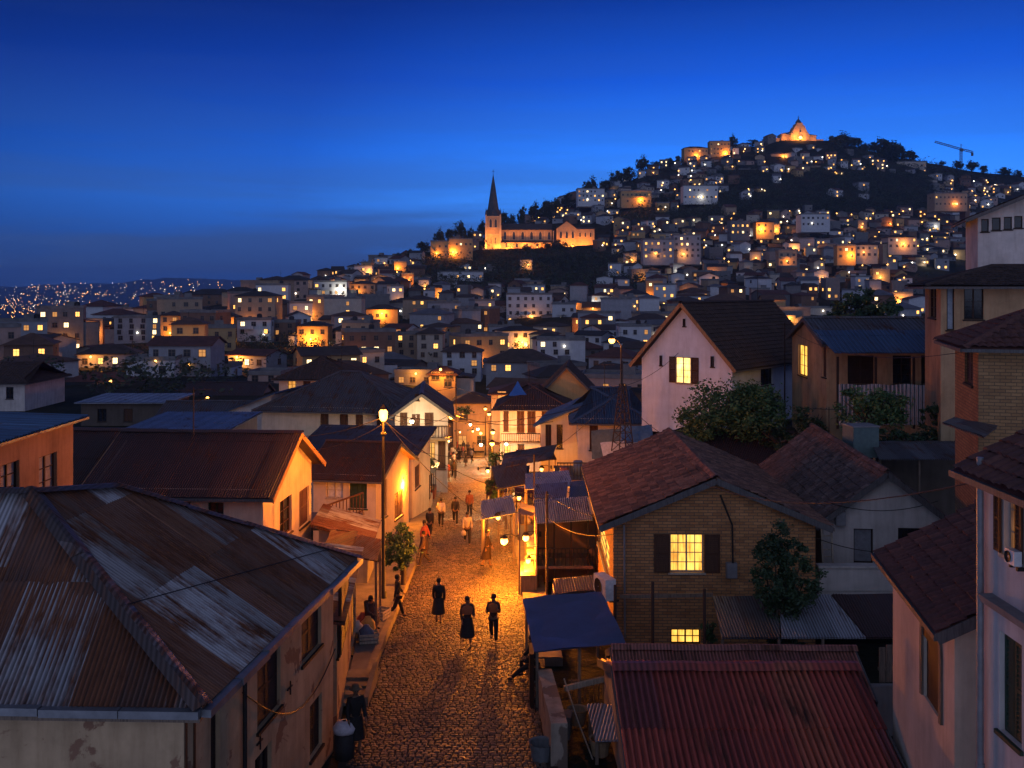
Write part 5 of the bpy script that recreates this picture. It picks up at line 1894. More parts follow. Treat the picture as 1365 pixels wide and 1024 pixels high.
BLK, NAVY, BRN = (.022, .02, .02), (.025, .03, .045), (.036, .022, .016)
person('walker in long dark coat seen from behind, left of the front pair', at_foot(585, 833), pi * .98, 1.63, 'coat', BLK, BLK, .16, ((.15, .2), (-.15, .2)))
person('woman in long dark skirt with orange shawl walking down the cobbles', at_foot(623, 863), .12, 1.63, 'skirt', (.05, .03, .025), (.03, .026, .026), .12, ((.35, 1.2), (.1, .5)), hair='long', shawl=(.30, .09, .035))
person('man in dark trousers with orange shoulder cloth raising his hands', at_foot(658, 859), -.15, 1.62, 'trousers', (.06, .035, .025), BLK, .14, ((.5, 1.7), (.4, 1.5)), shawl=(.34, .10, .03))
person('man in black beside the white-shirted walker', at_foot(573, 721), pi * .9, 1.65, 'trousers', BLK, BLK, .22)
person('walker in bright white shirt and dark trousers', at_foot(588, 704), pi, 1.66, 'trousers', (.62, .55, .42), BLK, .3, ((.4, .4), (-.3, .2)))
person('walker in dark jacket in the middle of the upper group', at_foot(607, 701), 0, 1.62, 'trousers', (.04, .035, .035), BLK, .3, ((.4, .3), (-.4, .2)))
person('walker in pale shirt carrying a bag down the street centre', at_foot(623, 728), .1, 1.68, 'trousers', (.42, .36, .27), BLK, .26, ((.2, .3), (.15, .1)), bag=(.4, .35, .3))
person('walker in reddish top farthest of the upper group', at_foot(626, 691), 0, 1.66, 'trousers', (.25, .09, .05), NAVY, .3)
person('person in brown coat beside the pale lit awning', at_foot(650, 758), pi * .5, 1.7, 'coat', BRN, BRN, .16)
person('person in tan clothes near the leafy street tree', at_foot(564, 757), -pi * .4, 1.62, 'trousers', (.10, .06, .04), (.05, .035, .025), .3)
person('dark figure stepping past the iron street lamp', at_foot(530, 826), pi * .6, 1.62, 'trousers', BLK, BLK, .35, ((.4, .3), (-.4, .2)))
person('figure in black at the foot of the steps by the rusty house', at_foot(474, 1008), .4, 1.68, 'coat', BLK, BLK, .06, ((.2, .6), (.1, .3)), hair='hat')
# seated on the ledge of the tarpaulin stall, one leg stretched into the street
p = at_foot(686, 905)
person('person in black sitting at the tarpaulin stall with one leg stretched out', V((.62, p.y + .1, street(p.y) + .02)), -pi * .42, 1.66, 'trousers', BLK, BLK, 0,
       ((.5, .9), (.3, 1.0)), lean=.12, joints=dict(pel=(0, .1, .62), spi=(0, .08, .84), che=(0, .03, 1.06), nec=(0, -.01, 1.19), hd0=(0, -.04, 1.27), hd1=(0, -.035, 1.345), hd2=(0, -.025, 1.405), rsh=(.175, .03, 1.115), lsh=(-.175, .03, 1.115), rel=(.24, -.08, .86), lel=(-.24, -.06, .86), rwr=(.16, -.28, .78), lwr=(-.15, -.27, .76), rpa=(.12, -.34, .76), lpa=(-.11, -.33, .74), rhi=(.092, .07, .60), lhi=(-.092, .07, .60), rkn=(.12, -.34, .48), lkn=(-.13, -.34, .66), ran=(.14, -.72, .21), lan=(-.12, -.28, .24), rto=(.15, -.87, .22), lto=(-.12, -.44, .19)))
# seat of rough planks for that person
mb = MB(); mb.box(.5, p.y - .3, street(p.y) - .1, 1.0, p.y + .45, street(p.y) + .42)
tag(mb.build('bench', W_DARK), 'rough wooden bench against the tarpaulin stall', 'bench')
# vendors by the doorway shop
person('vendor in dark clothes crouched among goods by the doorway shop', V((-4.95, 34.6, street(34.6) + .33)), .9, 1.6, 'skirt', (.05, .04, .04), (.06, .035, .03), 0, ((.6, 1.0), (.5, 1.0)), lean=.3, hair='long', joints=dict(pel=(0, .1, .45), rkn=(.16, -.34, .46), lkn=(-.16, -.34, .46), ran=(.14, -.25, .1), lan=(-.14, -.25, .1), rto=(.15, -.41, .05), lto=(-.15, -.41, .05), rhi=(.1, .06, .44), lhi=(-.1, .06, .44), spi=(0, .06, .67), che=(0, -.01, .88), nec=(0, -.05, 1.0), hd0=(0, -.09, 1.08), hd1=(0, -.085, 1.15), hd2=(0, -.075, 1.21), rsh=(.175, -.01, .93), lsh=(-.175, -.01, .93), rel=(.23, -.14, .70), lel=(-.23, -.14, .70), rwr=(.12, -.33, .64), lwr=(-.12, -.33, .62), rpa=(.09, -.39, .63), lpa=(-.09, -.39, .61)))
crowd = [person('shopper in the far market crowd', (-5.5, 100, street(100)), a, 1.66, l, t, b, s, group='shoppers in the far market crowd') for a, l, t, b, s in ((0, 'trousers', (.45, .40, .36), BLK, .2), (2, 'skirt', (.3, .07, .05), (.06, .04, .04), .1), (3, 'trousers', (.05, .05, .06), NAVY, .25), (1, 'coat', BRN, BRN, .1), (.5, 'trousers', (.30, .22, .16), BLK, .2))]
finish_skins()
rnd = random.Random(21)
for i, (px, py) in enumerate(((603, 612), (609, 606), (618, 603), (612, 618), (622, 598), (605, 625), (628, 596), (634, 600), (600, 634), (615, 598), (640, 597), (610, 601), (624, 606), (597, 620), (606, 598), (614, 601), (617, 611), (601, 630), (626, 612), (631, 606), (607, 616), (619, 595), (636, 594), (602, 606), (611, 595), (629, 618), (596, 642), (605, 640), (621, 622))):
    p = at_foot(px, py)
    src = crowd[i % 5]
    if i < 5:
        src.location = p
    else:
        dup(src, p, rnd.uniform(0, 6.28), 'shopper in the far market crowd', 'shoppers in the far market crowd')
# two more lone figures
for px, py, lb, src in ((660, 655, 'figure standing by the plant pots under the dark awning', 2), (566, 742, 'figure in red at the leafy street tree', 1), (586, 640, 'shopper stopping at the first left-hand market table', 3)):
    dup(crowd[src], at_foot(px, py), 1.1, lb, 'lone figures')

# ------------------------------------------------------------------ market tables and goods
GOODS = [(.45, .40, .33), (.30, .08, .05), (.10, .20, .08), (.5, .30, .08), (.12, .14, .2), (.35, .3, .28)]


def market_table(X, Y, z, rz, label, roofm, seed, h=2.1):
    rnd = random.Random(seed)
    root = empty('market_stall', (X, Y, z), rz, label, 'market stall', 'market stalls along the street')
    mb = MB(); mb.box(-.55, -1.0, .72, .55, 1.0, .77); mb.build('table', W_GREY, root)
    for x in (-.5, .5):
        for y in (-.95, .95):
            mb = MB(); mb.bar((x, y, 0), (x, y, h + (.2 if x > 0 else 0)), .05); mb.build('post', W_DARK, root)
    mb = MB(); rag(mb, [(-.8, -1.2, h), (-.8, 1.2, h), (.8, 1.2, h + .28), (.8, -1.2, h + .28)], 6, .1, seed, .08); mb.build('awning', roofm, root, True)
    mb = MB()
    mb.hexa([(-.56, -1, .1), (.56, -1, .1), (.56, 1, .1), (-.56, 1, .1)], [(-.56, -1, .715), (.56, -1, .715), (.56, 1, .715), (-.56, 1, .715)])
    mb.build('table_skirt', clothm(GOODS[seed % 6]), root)
    for k in range(5):
        y = -.8 + k * .4
        x = rnd.uniform(-.25, .2)
        c = V((X, Y, z)) + Matrix.Rotation(rz, 3, 'Z') @ V((x, y, .772))
        mb = MB(); mb.lathe((0, 0, 0), [(.02, 0), (.15, .0), (.19, .12), (.14, .2), (.06, .25), (.005, .27)], 10)
        o = mb.build('produce_basket', clothm(rnd.choice(GOODS)))
        o.location = c
        tag(o, 'basket of goods on a lit market table down the street', 'basket', 'baskets on market tables')


SHADE = [flat('awning_green', (.05, .08, .05), .8), flat('awning_red', (.12, .035, .03), .8), flat('awning_sand', (.30, .24, .17), .8), flat('awning_blue', (.05, .08, .16), .8)]
for k, (Y, side, ro, lb) in enumerate(((66, -1, 0, 'market table under green awning beside the pale lamp house'), (72, -1, 2, 'market table under sand-coloured awning below the gable house'), (92, -1, 1, 'market table under red awning past the gable house'), (104, -1, 3, 'market table under blue awning halfway down the crowd'), (118, -1, 2, 'market table under sand awning at the far crowd'), (112, 1, 1, 'market table under red awning opposite the far crowd'), (64, 1, 0, 'market table under green awning beside the plant pots'), (126, -1, 0, 'market table under green awning at the street end'))):
    X = SEL(Y) - .75 if side < 0 else SER(Y) + .8
    market_table(X, Y, street(Y) + .16, 0 if side < 0 else pi, lb, SHADE[ro], k)
for px, py, Y, pw in ((590, 600, 92, 350), (598, 588, 104, 400), (613, 576, 118, 400), (570, 612, 72, 350), (630, 575, 126, 350), (650, 628, 64, 250)):
    wall_lamp(px, py, Y, 'small bulb hung at a market table', pw, 1, .10, (1, .6, .22), BULB)
for o in [o for o in COL.objects if o.get('label') == 'small bulb hung at a market table']:
    o['group'] = 'bulbs over the market tables'
# goods on the raised pavement by the doorway shop
rnd = random.Random(8)
for k, (dx, dy, c, lb) in enumerate(((0, 0, 0, 'white sack'), (.35, .5, 3, 'ochre sack'), (.1, 1.0, 1, 'red sack'), (.45, -.5, 4, 'dark sack'), (.3, 1.5, 5, 'pale sack'))):
    Y = 33.6 + dy
    mb = MB(); mb.lathe((0, 0, 0), [(.02, 0), (.22, .0), (.27, .18), (.24, .38), (.12, .5), (.1, .56), (.02, .57)], 12, 1, .8)
    o = mb.build('sack', clothm(GOODS[c]), None, True)
    o.location = (-5.25 + dx * .9, Y, street(Y) + .32)
    tag(o, lb + ' of goods on the raised pavement by the doorway shop', 'sack')
for k, (x, Y, lb) in enumerate(((-4.75, 33.0, 'shallow wooden crate at the edge of the raised pavement'), (-4.7, 35.9, 'wooden crate behind the crouched vendor'))):
    root = empty('crate', (x, Y, street(Y) + .325), .2 + k, lb, 'crate')
    for i in range(3):
        mb = MB(); mb.box(-.3, -.22, .03 + i * .11, .3, -.2, .11 + i * .11); mb.box(-.3, .2, .03 + i * .11, .3, .22, .11 + i * .11)
        mb.box(-.32, -.2, .03 + i * .11, -.3, .2, .11 + i * .11); mb.box(.3, -.2, .03 + i * .11, .32, .2, .11 + i * .11)
        mb.build('slat', W_PALE, root)
    mb = MB(); mb.box(-.3, -.2, 0, .3, .2, .028); mb.build('bottom', W_GREY, root)
# white bundle and bin beside the dark figure
p = at_foot(459, 1012)
mb = MB(); mb.lathe((0, 0, 0), [(.02, .0), (.25, .01), (.27, .35), (.25, .62)], 14); o = mb.build('bin', flat('dark_bin', (.03, .03, .032), .6), None, True)
o.location = p; tag(o, 'dark bin beside the black figure at bottom of steps', 'bin')
mb = MB(); mb.lathe((0, 0, 0), [(.02, 0), (.26, .02), (.3, .13), (.2, .26), (.05, .3)], 12); o = mb.build('bundle', clothm((.5, .48, .52)), None, True)
o.location = p + V((0, 0, .62)); tag(o, 'white cloth bundle lying on the dark bin', 'bundle')

# clutter round the caged stall and the yards
rnd = random.Random(31)
for k, (px, py, Y, kind, lb) in enumerate(((725, 772, 36.5, 'box', 'cardboard box by the barred veranda'), (742, 776, 36, 'box', 'second box stacked in the yard before the barred veranda'), (768, 772, 36.4, 'tub', 'dark tub beside the boxes before the veranda'), (785, 770, 36, 'box', 'low box at the brick house corner'), (757, 782, 35.5, 'tub', 'pale tub below the barred veranda'), (776, 790, 34.8, 'tub', 'small pot beside the tin cover'), (1215, 890, 27.5, 'tub', 'pot standing behind the grey yard wall'), (1240, 905, 26.9, 'box', 'box on the grey yard wall'), (770, 975, 27.0, 'tub', 'bucket in the yard beneath the tarpaulin stall'), (745, 985, 26.2, 'box', 'crate-like box in the yard beneath the tarpaulin stall'), (800, 1000, 25, 'tub', 'tub under the pale sheet lean-to'))):
    X = XX(px, Y)
    z = max(ground(X, Y) - .05, -30)
    c = rnd.choice([(.25, .17, .10), (.12, .10, .09), (.3, .28, .25), (.06, .08, .1)])
    mb = MB()
    if kind == 'box':
        w, d, h = rnd.uniform(.25, .45), rnd.uniform(.2, .35), rnd.uniform(.3, .6)
        mb.box(-w, -d, 0, w, d, h); mb.box(-w - .02, -d - .02, h + .002, w + .02, d + .02, h + .05)
    else:
        mb.lathe((0, 0, 0), [(.02, 0), (.2, 0), (.27, .4), (.29, .42), (.24, .4), (.17, .1), (.02, .08)], 14)
    o = mb.build(kind, clothm(c))
    o.location = (X, Y, z); o.rotation_euler.z = rnd.uniform(0, 3)
    tag(o, lb, 'box' if kind == 'box' else 'tub')
# posts and wires of the quarter
for k, (px, y0, Y, lb) in enumerate(((712, 606, 49, 'thin wooden post beside the lit counter'), (608, 512, 92, 'wooden wire post at the far left kerb'), (1046, 430, 60, 'thin aerial pole on the white house'), (1270, 470, 47, 'post at the right end of the veranda screen'))):
    X = XX(px, Y)
    mb = MB(); mb.tube([(X, Y, ground(X, Y) - .2), (X, Y, ZZ(y0, Y))], .045, 6)
    if k == 2:
        for q in (.1, .35): mb.tube([(X - .5, Y, ZZ(y0, Y) - q), (X + .5, Y, ZZ(y0, Y) - q)], .015, 5)
    tag(mb.build('pole', W_DARK), lb, 'pole')
for k, (a, b, s, lb) in enumerate(((PX(729, 658, 39.5), PX(818, 690, 33.4), .25, 'wire from the wooden pole to the brick house'), (PX(511, 560, 38.9), PX(729, 660, 39.5), .7, 'wire crossing the street from lamp to pole'), (PX(511, 565, 38.9), PX(415, 600, 41), .2, 'wire from the lamp to the cream gabled house'), (PX(1046, 436, 60), PX(1280, 470, 33), .8, 'wire across the gardens to the brick tower house'), (PX(940, 645, 33), PX(1312, 640, 16), .5, 'cable from brick house gable to the tall house'), (PX(608, 516, 92), PX(690, 530, 103), .5, 'wire from far post to the balcony house'), (PX(830, 515, 55), PX(905, 470, 59), .3, 'wire from mast to the white house'))):
    mb = MB(); mb.tube([V(a).lerp(V(b), i / 12) - V((0, 0, s * 4 * (i / 12) * (1 - i / 12))) for i in range(13)], .012, 5)
    tag(mb.build('wire', IRON), lb, 'wire')

# aerials and dishes on the roofs
def aerial(p, h, rz, label, dish=False):
    root = empty('roof_aerial' if not dish else 'satellite_dish', p, rz, label, 'aerial' if not dish else 'satellite dish')
    mb = MB(); mb.tube([(0, 0, -.3), (0, 0, h)], .022, 6); mb.build('pole', IRON, root)
    if 1:
        mb = MB(); mb.bar((-.7, 0, h - .1), (.7, 0, h - .1), .025); mb.build('boom', IRON, root)
        for i in range(6):
            mb = MB(); w = .35 - i * .03; x = -.6 + i * .24
            mb.bar((x, -w, h - .085), (x, w, h - .085), .018); mb.build('element', IRON, root)


for px, py, Y, h, rz, dish, lb in ((258, 574, 39.2, 1.7, .4, 0, 'aerial on the ridge of the cream gabled house'), (455, 500, 85, 2.4, 1.0, 0, 'aerial on the dark hip roof of the pale town house'), (806, 521, 65.5, 1.8, .2, 0, 'aerial on top of the dark blue hip roof'), (1105, 590, 45, 1.6, -.4, 0, 'aerial on the ridge of blackened tile roof'), (705, 512, 108, 2.4, .8, 0, 'aerial on the roof of the two-storey balcony house'), (1010, 404, 66, 1.9, .9, 0, 'aerial on the ridge of the white steep-gabled house')):
    aerial(PX(px, py, Y), h, rz, lb, bool(dish))

for k, (a, b, g, lb) in enumerate(((PX(511, 558, 38.9), PX(667, 700, 46), .5, 'wire from the iron street lamp to the pale lit awning'), (PX(511, 556, 38.9), PX(402, 582, 39.5), .15, 'short wire from street lamp to the gable of cream house'), (PX(543, 598, 57), PX(700, 600, 62), .5, 'wire over the street from the pale lamp house'), (PX(603, 552, 78), PX(737, 562, 64.5), .5, 'wire from the gable house corner to the blue lean-to wing'), (PX(603, 560, 78), PX(672, 560, 103), .4, 'wire from the gable house corner to the balcony house'), (PX(830, 514, 55), PX(735, 600, 63.5), .3, 'cable from the lattice mast down to the blue lean-to wing'), (PX(830, 530, 55), PX(905, 590, 43), .3, 'cable from the lattice mast to the brick house ridge'), (PX(818, 712, 33.3), PX(729, 690, 39.5), .3, 'second cable from brick house to the wooden pole'), (PX(404, 584, 39.5), PX(232, 574, 39.2), .1, 'cable along the ridge of the cream gabled house'), (PX(455, 510, 85), PX(608, 516, 92), .7, 'wire from the pale town house to the far kerb post'))):
    mb = MB(); mb.tube([V(a).lerp(V(b), i / 12) - V((0, 0, g * 4 * (i / 12) * (1 - i / 12))) for i in range(13)], .014 if a[1] < 60 else .022, 5)
    tag(mb.build('wire', IRON), lb, 'wire')

for k, (Y, lb) in enumerate(((47.5, 'market table under sand awning beside the pale lit awning'), (53.5, 'market table under red awning beside the potted plants'), (58.5, 'market table under blue awning below the brown tin roof'))):
    market_table(SER(Y) + 1.0, Y, street(Y) + .16, pi, lb, SHADE[(2, 1, 3)[k]], k + 9, 2.0)
# ------------------------------------------------------------------ trees and shrubs
LEAF1 = leaf_mat('leaf_green', (.028, .07, .024), (.085, .15, .05), 1.5)
LEAF2 = leaf_mat('leaf_dark', (.018, .042, .02), (.05, .085, .035), .4)
LEAF3 = leaf_mat('leaf_dusk', (.014, .028, .016), (.05, .065, .034), .1)
BARK = wood('bark', (.07, .05, .035))


def leaves(mb, c, rad3, n, size, rnd, clumps=None, hollow=.45):
    """leaf-sized faces in uneven clumps through an ellipsoidal crown"""
    cl = []
    for _ in range(clumps or max(6, n // 60)):
        while True:
            d = V((rnd.uniform(-1, 1), rnd.uniform(-1, 1), rnd.uniform(-1, 1)))
            if hollow < d.length < 1: break
        cl.append((V((c[0] + d.x * rad3[0], c[1] + d.y * rad3[1], c[2] + d.z * rad3[2])), rnd.uniform(.5, 1.3)))
    for i in range(n):
        q, s = cl[rnd.randrange(len(cl))]
        g = V((rnd.gauss(0, 1), rnd.gauss(0, 1), rnd.gauss(0, .8))) * (min(rad3) * .20 * s)
        p = q + g
        a = V((rnd.gauss(0, 1), rnd.gauss(0, 1), rnd.gauss(0, .6))).normalized()
        b = a.cross(V((rnd.gauss(0, 1), rnd.gauss(0, 1), rnd.gauss(0, 1)))).normalized()
        l, w = size * rnd.uniform(.7, 1.4), size * rnd.uniform(.35, .6)
        mb.quad(p - a * l / 2, p + b * w / 2 - a * l * .05, p + a * l / 2, p - b * w / 2 - a * l * .05)


def tree(name, label, base, h, rad3, n, size, mat, seed, cat='tree', trunk=.14, lobes=4, group=None, crown_z=None):
    rnd = random.Random(seed)
    root = empty(name, base, 0, label, cat, group)
    cz = crown_z if crown_z is not None else h - rad3[2]
    mb = MB()
    for k in range(lobes):
        a = rnd.uniform(0, 6.28)
        r = .0 if k == 0 else .55
        c = (cos(a) * rad3[0] * r, sin(a) * rad3[1] * r, cz + rnd.uniform(-.55, .3) * rad3[2] * (k > 0))
        f = 1 if lobes == 1 else (.78 if k == 0 else rnd.uniform(.45, .65))
        leaves(mb, c, [x * f for x in rad3], int(n / lobes * (1.5 if k == 0 else .85)), size, rnd)
    mb.build('crown', mat, root)
    mb = MB()
    mb.tube([(0, 0, -.4), (.03 * h, 0, cz * .5), (0, .02 * h, cz)], [trunk, trunk * .75, trunk * .45], 8)
    for k in range(5):
        a = k * 1.26 + rnd.random()
        mb.tube([(0, 0, cz * (.45 + .08 * k)), (cos(a) * rad3[0] * .35, sin(a) * rad3[1] * .35, cz), (cos(a) * rad3[0] * .65, sin(a) * rad3[1] * .65, cz + rad3[2] * .35)], [trunk * .5, trunk * .3, trunk * .12], 6)
    mb.build('trunk', BARK, root, True)
    return root


def px_tree(name, label, px, ytop, ybase, Y, wpx, n, size, mat, seed, cat='tree', **kw):
    X, zb, zt = XX(px, Y), ZZ(ybase, Y), ZZ(ytop, Y)
    h = zt - zb
    rw = wpx / F * Y / 2
    cr = kw.pop('crown', .75)
    return tree(name, label, (X, Y, zb), h, (rw, rw * .85, h * cr / 2), n, size, mat, seed, cat, **kw)


px_tree('broadleaf_tree', 'bushy green tree in front of the white steep-gabled house', 972, 493, 600, 53, 146, 15000, .2, LEAF1, 3, crown=.95, lobes=6)
px_tree('shrub', 'dark shrub between the white house and the porch house', 1080, 532, 602, 50.5, 52, 2200, .18, LEAF2, 4, 'shrub', crown=.95)
px_tree('shrub', 'leafy shrub growing in front of the pale veranda screen', 1160, 508, 600, 46, 105, 4200, .2, LEAF1, 5, 'shrub', crown=.9, lobes=5)
px_tree('shrub', 'slim dark shrub at the right end of the veranda screen', 1255, 530, 600, 45, 60, 1500, .2, LEAF2, 6, 'shrub', crown=.85)
px_tree('shrub', 'low dark shrub behind the water tank box', 1205, 560, 612, 44.5, 95, 2500, .2, LEAF2, 16, 'shrub', crown=.95)
px_tree('shrub', 'dark shrub under the green tree beside the tin roof', 1040, 560, 610, 51, 80, 2200, .2, LEAF2, 17, 'shrub', crown=.95)
px_tree('broadleaf_tree', 'broad dark tree behind the brown roof and blue porch roof', 1150, 382, 445, 95, 118, 4200, .42, LEAF2, 7, crown=.95, lobes=5)
cs_ = empty('climbing_shrub', PX(1040, 872, 31.2), 0, 'tall dark climbing shrub against the brick wall', 'shrub')
rnd = random.Random(8)
mb = MB()
for dx, dz, rx_, rz_, n in ((0, 3.7, .42, .55, 900), (-.22, 3.1, .5, .6, 1300), (.28, 2.7, .55, .6, 1300), (-.35, 2.2, .55, .55, 1400), (.45, 1.95, .5, .5, 1200), (.95, 2.35, .35, .4, 500), (0, 1.4, .6, .6, 1500), (-.3, .8, .42, .5, 800), (.25, .6, .4, .5, 700), (-.62, 2.75, .25, .5, 350), (.62, 3.2, .2, .45, 260)):
    leaves(mb, (dx, 0, dz), (rx_, .5, rz_), n, rnd.uniform(.11, .17), rnd, max(5, n // 70), .15)
mb.build('foliage', LEAF2, cs_)
mb = MB()
for a in (-.5, -.15, .2, .6, .95):
    mb.tube([(0, .1, -.4), (a * .4, .1, 1.2), (a * .8, .05, 2.3), (a * 1.0, 0, 3.3 - abs(a))], [.06, .045, .03, .012], 6)
mb.build('stem', BARK, cs_, True)
px_tree('climbing_shrub', 'small climber on the wall right of the basement window', 945, 812, 868, 32.6, 26, 700, .12, LEAF1, 18, 'shrub', crown=1.0)
px_tree('street_tree', 'leafy little tree beside the tall iron street lamp', 535, 684, 800, 41, 50, 4200, .13, LEAF1, 9, crown=.72)
for k, (px, yt, yb, Y, w, lb) in enumerate(((655, 628, 668, 57, 26, 'potted plant under the dark awning'), (667, 640, 676, 53, 20, 'potted plant beside the pale lit awning'), (660, 600, 622, 78, 24, 'leafy pot plant below the lowest kerb lamp'), (573, 612, 640, 70, 24, 'shrub in a pot beside the first market table'), (622, 540, 556, 112, 30, 'bushy green plant over the street end'))):
    px_tree('potted_plant', lb, px, yt, yb, Y, w, 900, .16, LEAF1, 30 + k, 'plant', crown=.95)

# trees on the hill: a few grown once, then copied
SKY_T = [(585, 303, 16, 630), (600, 300, 14, 640), (612, 292, 20, 650), (628, 300, 13, 655), (642, 292, 14, 680), (672, 277, 18, 720), (683, 283, 12, 725), (697, 272, 14, 735), (712, 268, 22, 745), (728, 262, 18, 750), (741, 262, 14, 765), (758, 254, 18, 775), (789, 234, 24, 800), (806, 236, 18, 810), (822, 226, 26, 830), (840, 220, 22, 840), (858, 206, 18, 850), (873, 212, 14, 858), (892, 209, 14, 868), (905, 206, 12, 872), (978, 178, 12, 898), (1003, 184, 16, 905), (1020, 184, 14, 912), (1110, 180, 16, 925), (1128, 176, 36, 925), (1140, 181, 20, 930), (1150, 190, 20, 930), (1178, 183, 46, 925), (1196, 190, 30, 930), (1212, 198, 24, 930), (1165, 190, 18, 925), (1275, 213, 16, 940), (1295, 214, 20, 945), (1312, 218, 12, 945), (1340, 222, 18, 945), (1355, 226, 14, 945), (1255, 214, 10, 940), (1232, 213, 10, 935),
         (745, 318, 30, 640), (725, 322, 20, 640), (700, 326, 14, 642), (565, 318, 18, 600), (548, 330, 14, 575), (530, 335, 12, 565), (515, 345, 14, 545)]
protos = []
for k in range(4):
    protos.append(tree('hill_tree', 'x', (0, 0, 0), 9.0, (4.6, 4.6, 4.3), 2600, .85, LEAF3, 50 + k, 'tree', trunk=.35, lobes=4 + k % 3, group='trees on the hill skyline'))
WHERE = [(0, 'on the slope left of the spired church'), (640, 'on the skyline just right of the church spire'), (780, 'on the skyline between the spire and hilltop chapel'), (960, 'near the glowing hilltop chapel'), (1100, 'in the dark clump right of the hilltop chapel'), (1225, 'on the ridge under the tower crane'), (2000, '')]
used = set()
for k, (px, yt, w, Y) in enumerate(SKY_T):
    if px < 650: Y += 34
    base_z = ground(XX(px, Y), Y)
    h = max(4.0, ZZ(yt, Y) - base_z)
    rw = w / F * Y / 2
    s = max(.5, rw / 4.6)
    wh = 'on the slope'
    if px in (745, 725, 700): wh = 'in front of the floodlit church'
    else:
        for a, b in zip(WHERE, WHERE[1:]):
            if a[0] <= px < b[0]: wh = a[1]
    lb = '%s %s tree %s' % ('wide' if w > 19 else ('slim' if w < 13 else 'round'), 'tall dark' if h > 12 else ('dark' if h > 8 else 'low dark'), wh)
    src = protos[k % 4]
    zs = max(.55, h / 9.0, .8 * s)
    loc = (XX(px, Y), Y, min(base_z - .5, ZZ(yt, Y) - 9 * zs))
    if k < 4:
        o = src; o.location = loc; o['label'] = lb
    else:
        o = dup(src, loc, k * 1.7, lb, 'trees on the hill skyline')
    o.scale = (s, s, zs)
    o['_px'] = px
# tell same-looking neighbours apart by their order
by = {}
for o in COL.objects:
    if o.get('group') == 'trees on the hill skyline': by.setdefault(o['label'], []).append(o)
ORD = ['leftmost', 'second', 'third', 'fourth', 'fifth', 'sixth', 'seventh', 'eighth', 'ninth', 'tenth', 'eleventh', 'twelfth']
for lb, os_ in by.items():
    os_.sort(key=lambda o: o['_px'])
    if len(os_) > 1:
        for i, o in enumerate(os_): o['label'] = (ORD[i] + ' ' if i == 0 else ORD[i] + ' from left ') + lb
for o in COL.objects:
    if '_px' in o: del o['_px']

# the dark woods of the upper hill: nobody could count these
WOODS = [((555, 862), (342, 392), 700), ((940, 1250), (222, 288), 1100), ((700, 960), (214, 302), 620), ((1090, 1400), (200, 285), 620), ((640, 720), (290, 345), 70), ((480, 600), (360, 420), 80), ((560, 650), (292, 314), 40), ((820, 1000), (262, 305), 260), ((330, 560), (380, 440), 70), ((1000, 1365), (285, 330), 90), ((380, 1400), (300, 470), 420), ((640, 720), (285, 320), 50), ((700, 900), (215, 275), 150), ((1100, 1235), (186, 212), 260), ((1220, 1400), (210, 240), 120), ((880, 1040), (185, 215), 60)]
WOODS2 = [((-20, 110), (425, 470), 80), ((320, 430), (452, 478), 90), ((225, 300), (440, 470), 40), ((640, 700), (395, 430), 60), ((0, 60), (500, 530), 30), ((780, 862), (440, 500), 45), ((440, 530), (455, 480), 45), ((120, 300), (490, 530), 60), ((0, 340), (470, 530), 25), ((330, 700), (400, 500), 120)]
rnd = random.Random(77)
mb = MB()
for (x0, x1), (y0, y1), n in WOODS + WOODS2:
    for _ in range(n):
        px, py = rnd.uniform(x0, x1), rnd.uniform(y0, y1)
        p = ray_ground(px, py)
        if p.y > 1100: continue
        s = rnd.uniform(1.6, 3.6) * (1 if p.y > 450 else .62)
        leaves(mb, (p.x, p.y, p.z + s * .8), (s * 1.35, s * 1.35, s * 1.15), 34, s * .36, rnd, 6, .2)
tag(mb.build('woodland', LEAF3), kind='stuff')
# ------------------------------------------------------------------ the town on the hill
HW = {'white': plaster('far_white', (0.451, 0.470, 0.508), .3), 'pale grey': plaster('far_grey', (0.271, 0.282, 0.315), .4), 'cream': plaster('far_cream', (0.415, 0.366, 0.315), .4), 'tan': plaster('far_tan', (0.325, 0.244, 0.172), .4),
      'pinkish': plaster('far_pink', (0.343, 0.244, 0.213), .4), 'brown brick': plaster('far_brick', (0.172, 0.104, 0.076), .5), 'dull grey': plaster('far_dull', (0.154, 0.155, 0.162), .5), 'ochre': plaster('far_ochre', (0.379, 0.254, 0.122), .4)}
HR = {'brown': flat('far_roof_brown', (.055, .038, .032), .8, 0, .5, .6), 'dark red': flat('far_roof_red', (.085, .034, .027), .8, 0, .5, .6), 'grey': flat('far_roof_grey', (.10, .10, .115), .7, 0, .4, .6), 'black': flat('far_roof_black', (.03, .028, .03), .8, 0, .4, .6), 'rusty': flat('far_roof_rust', (.095, .05, .032), .8, 0, .5, .6)}
SLABM = flat('far_flat_roof', (.15, .15, .155), .85, 0, .4, .6)
E_W = emit('far_window_warm', (1, .46, .10), 2.2, 0, 1, False)
E_Y = emit('far_window_pale', (1, .70, .32), 2.8, 0, 1, False)
E_D = emit('far_window_dim', (1, .42, .10), .6, 0, 1, False)
FARGLASS = flat('far_window_glass', (.018, .02, .026), .25, 0, .2, 1, .5)


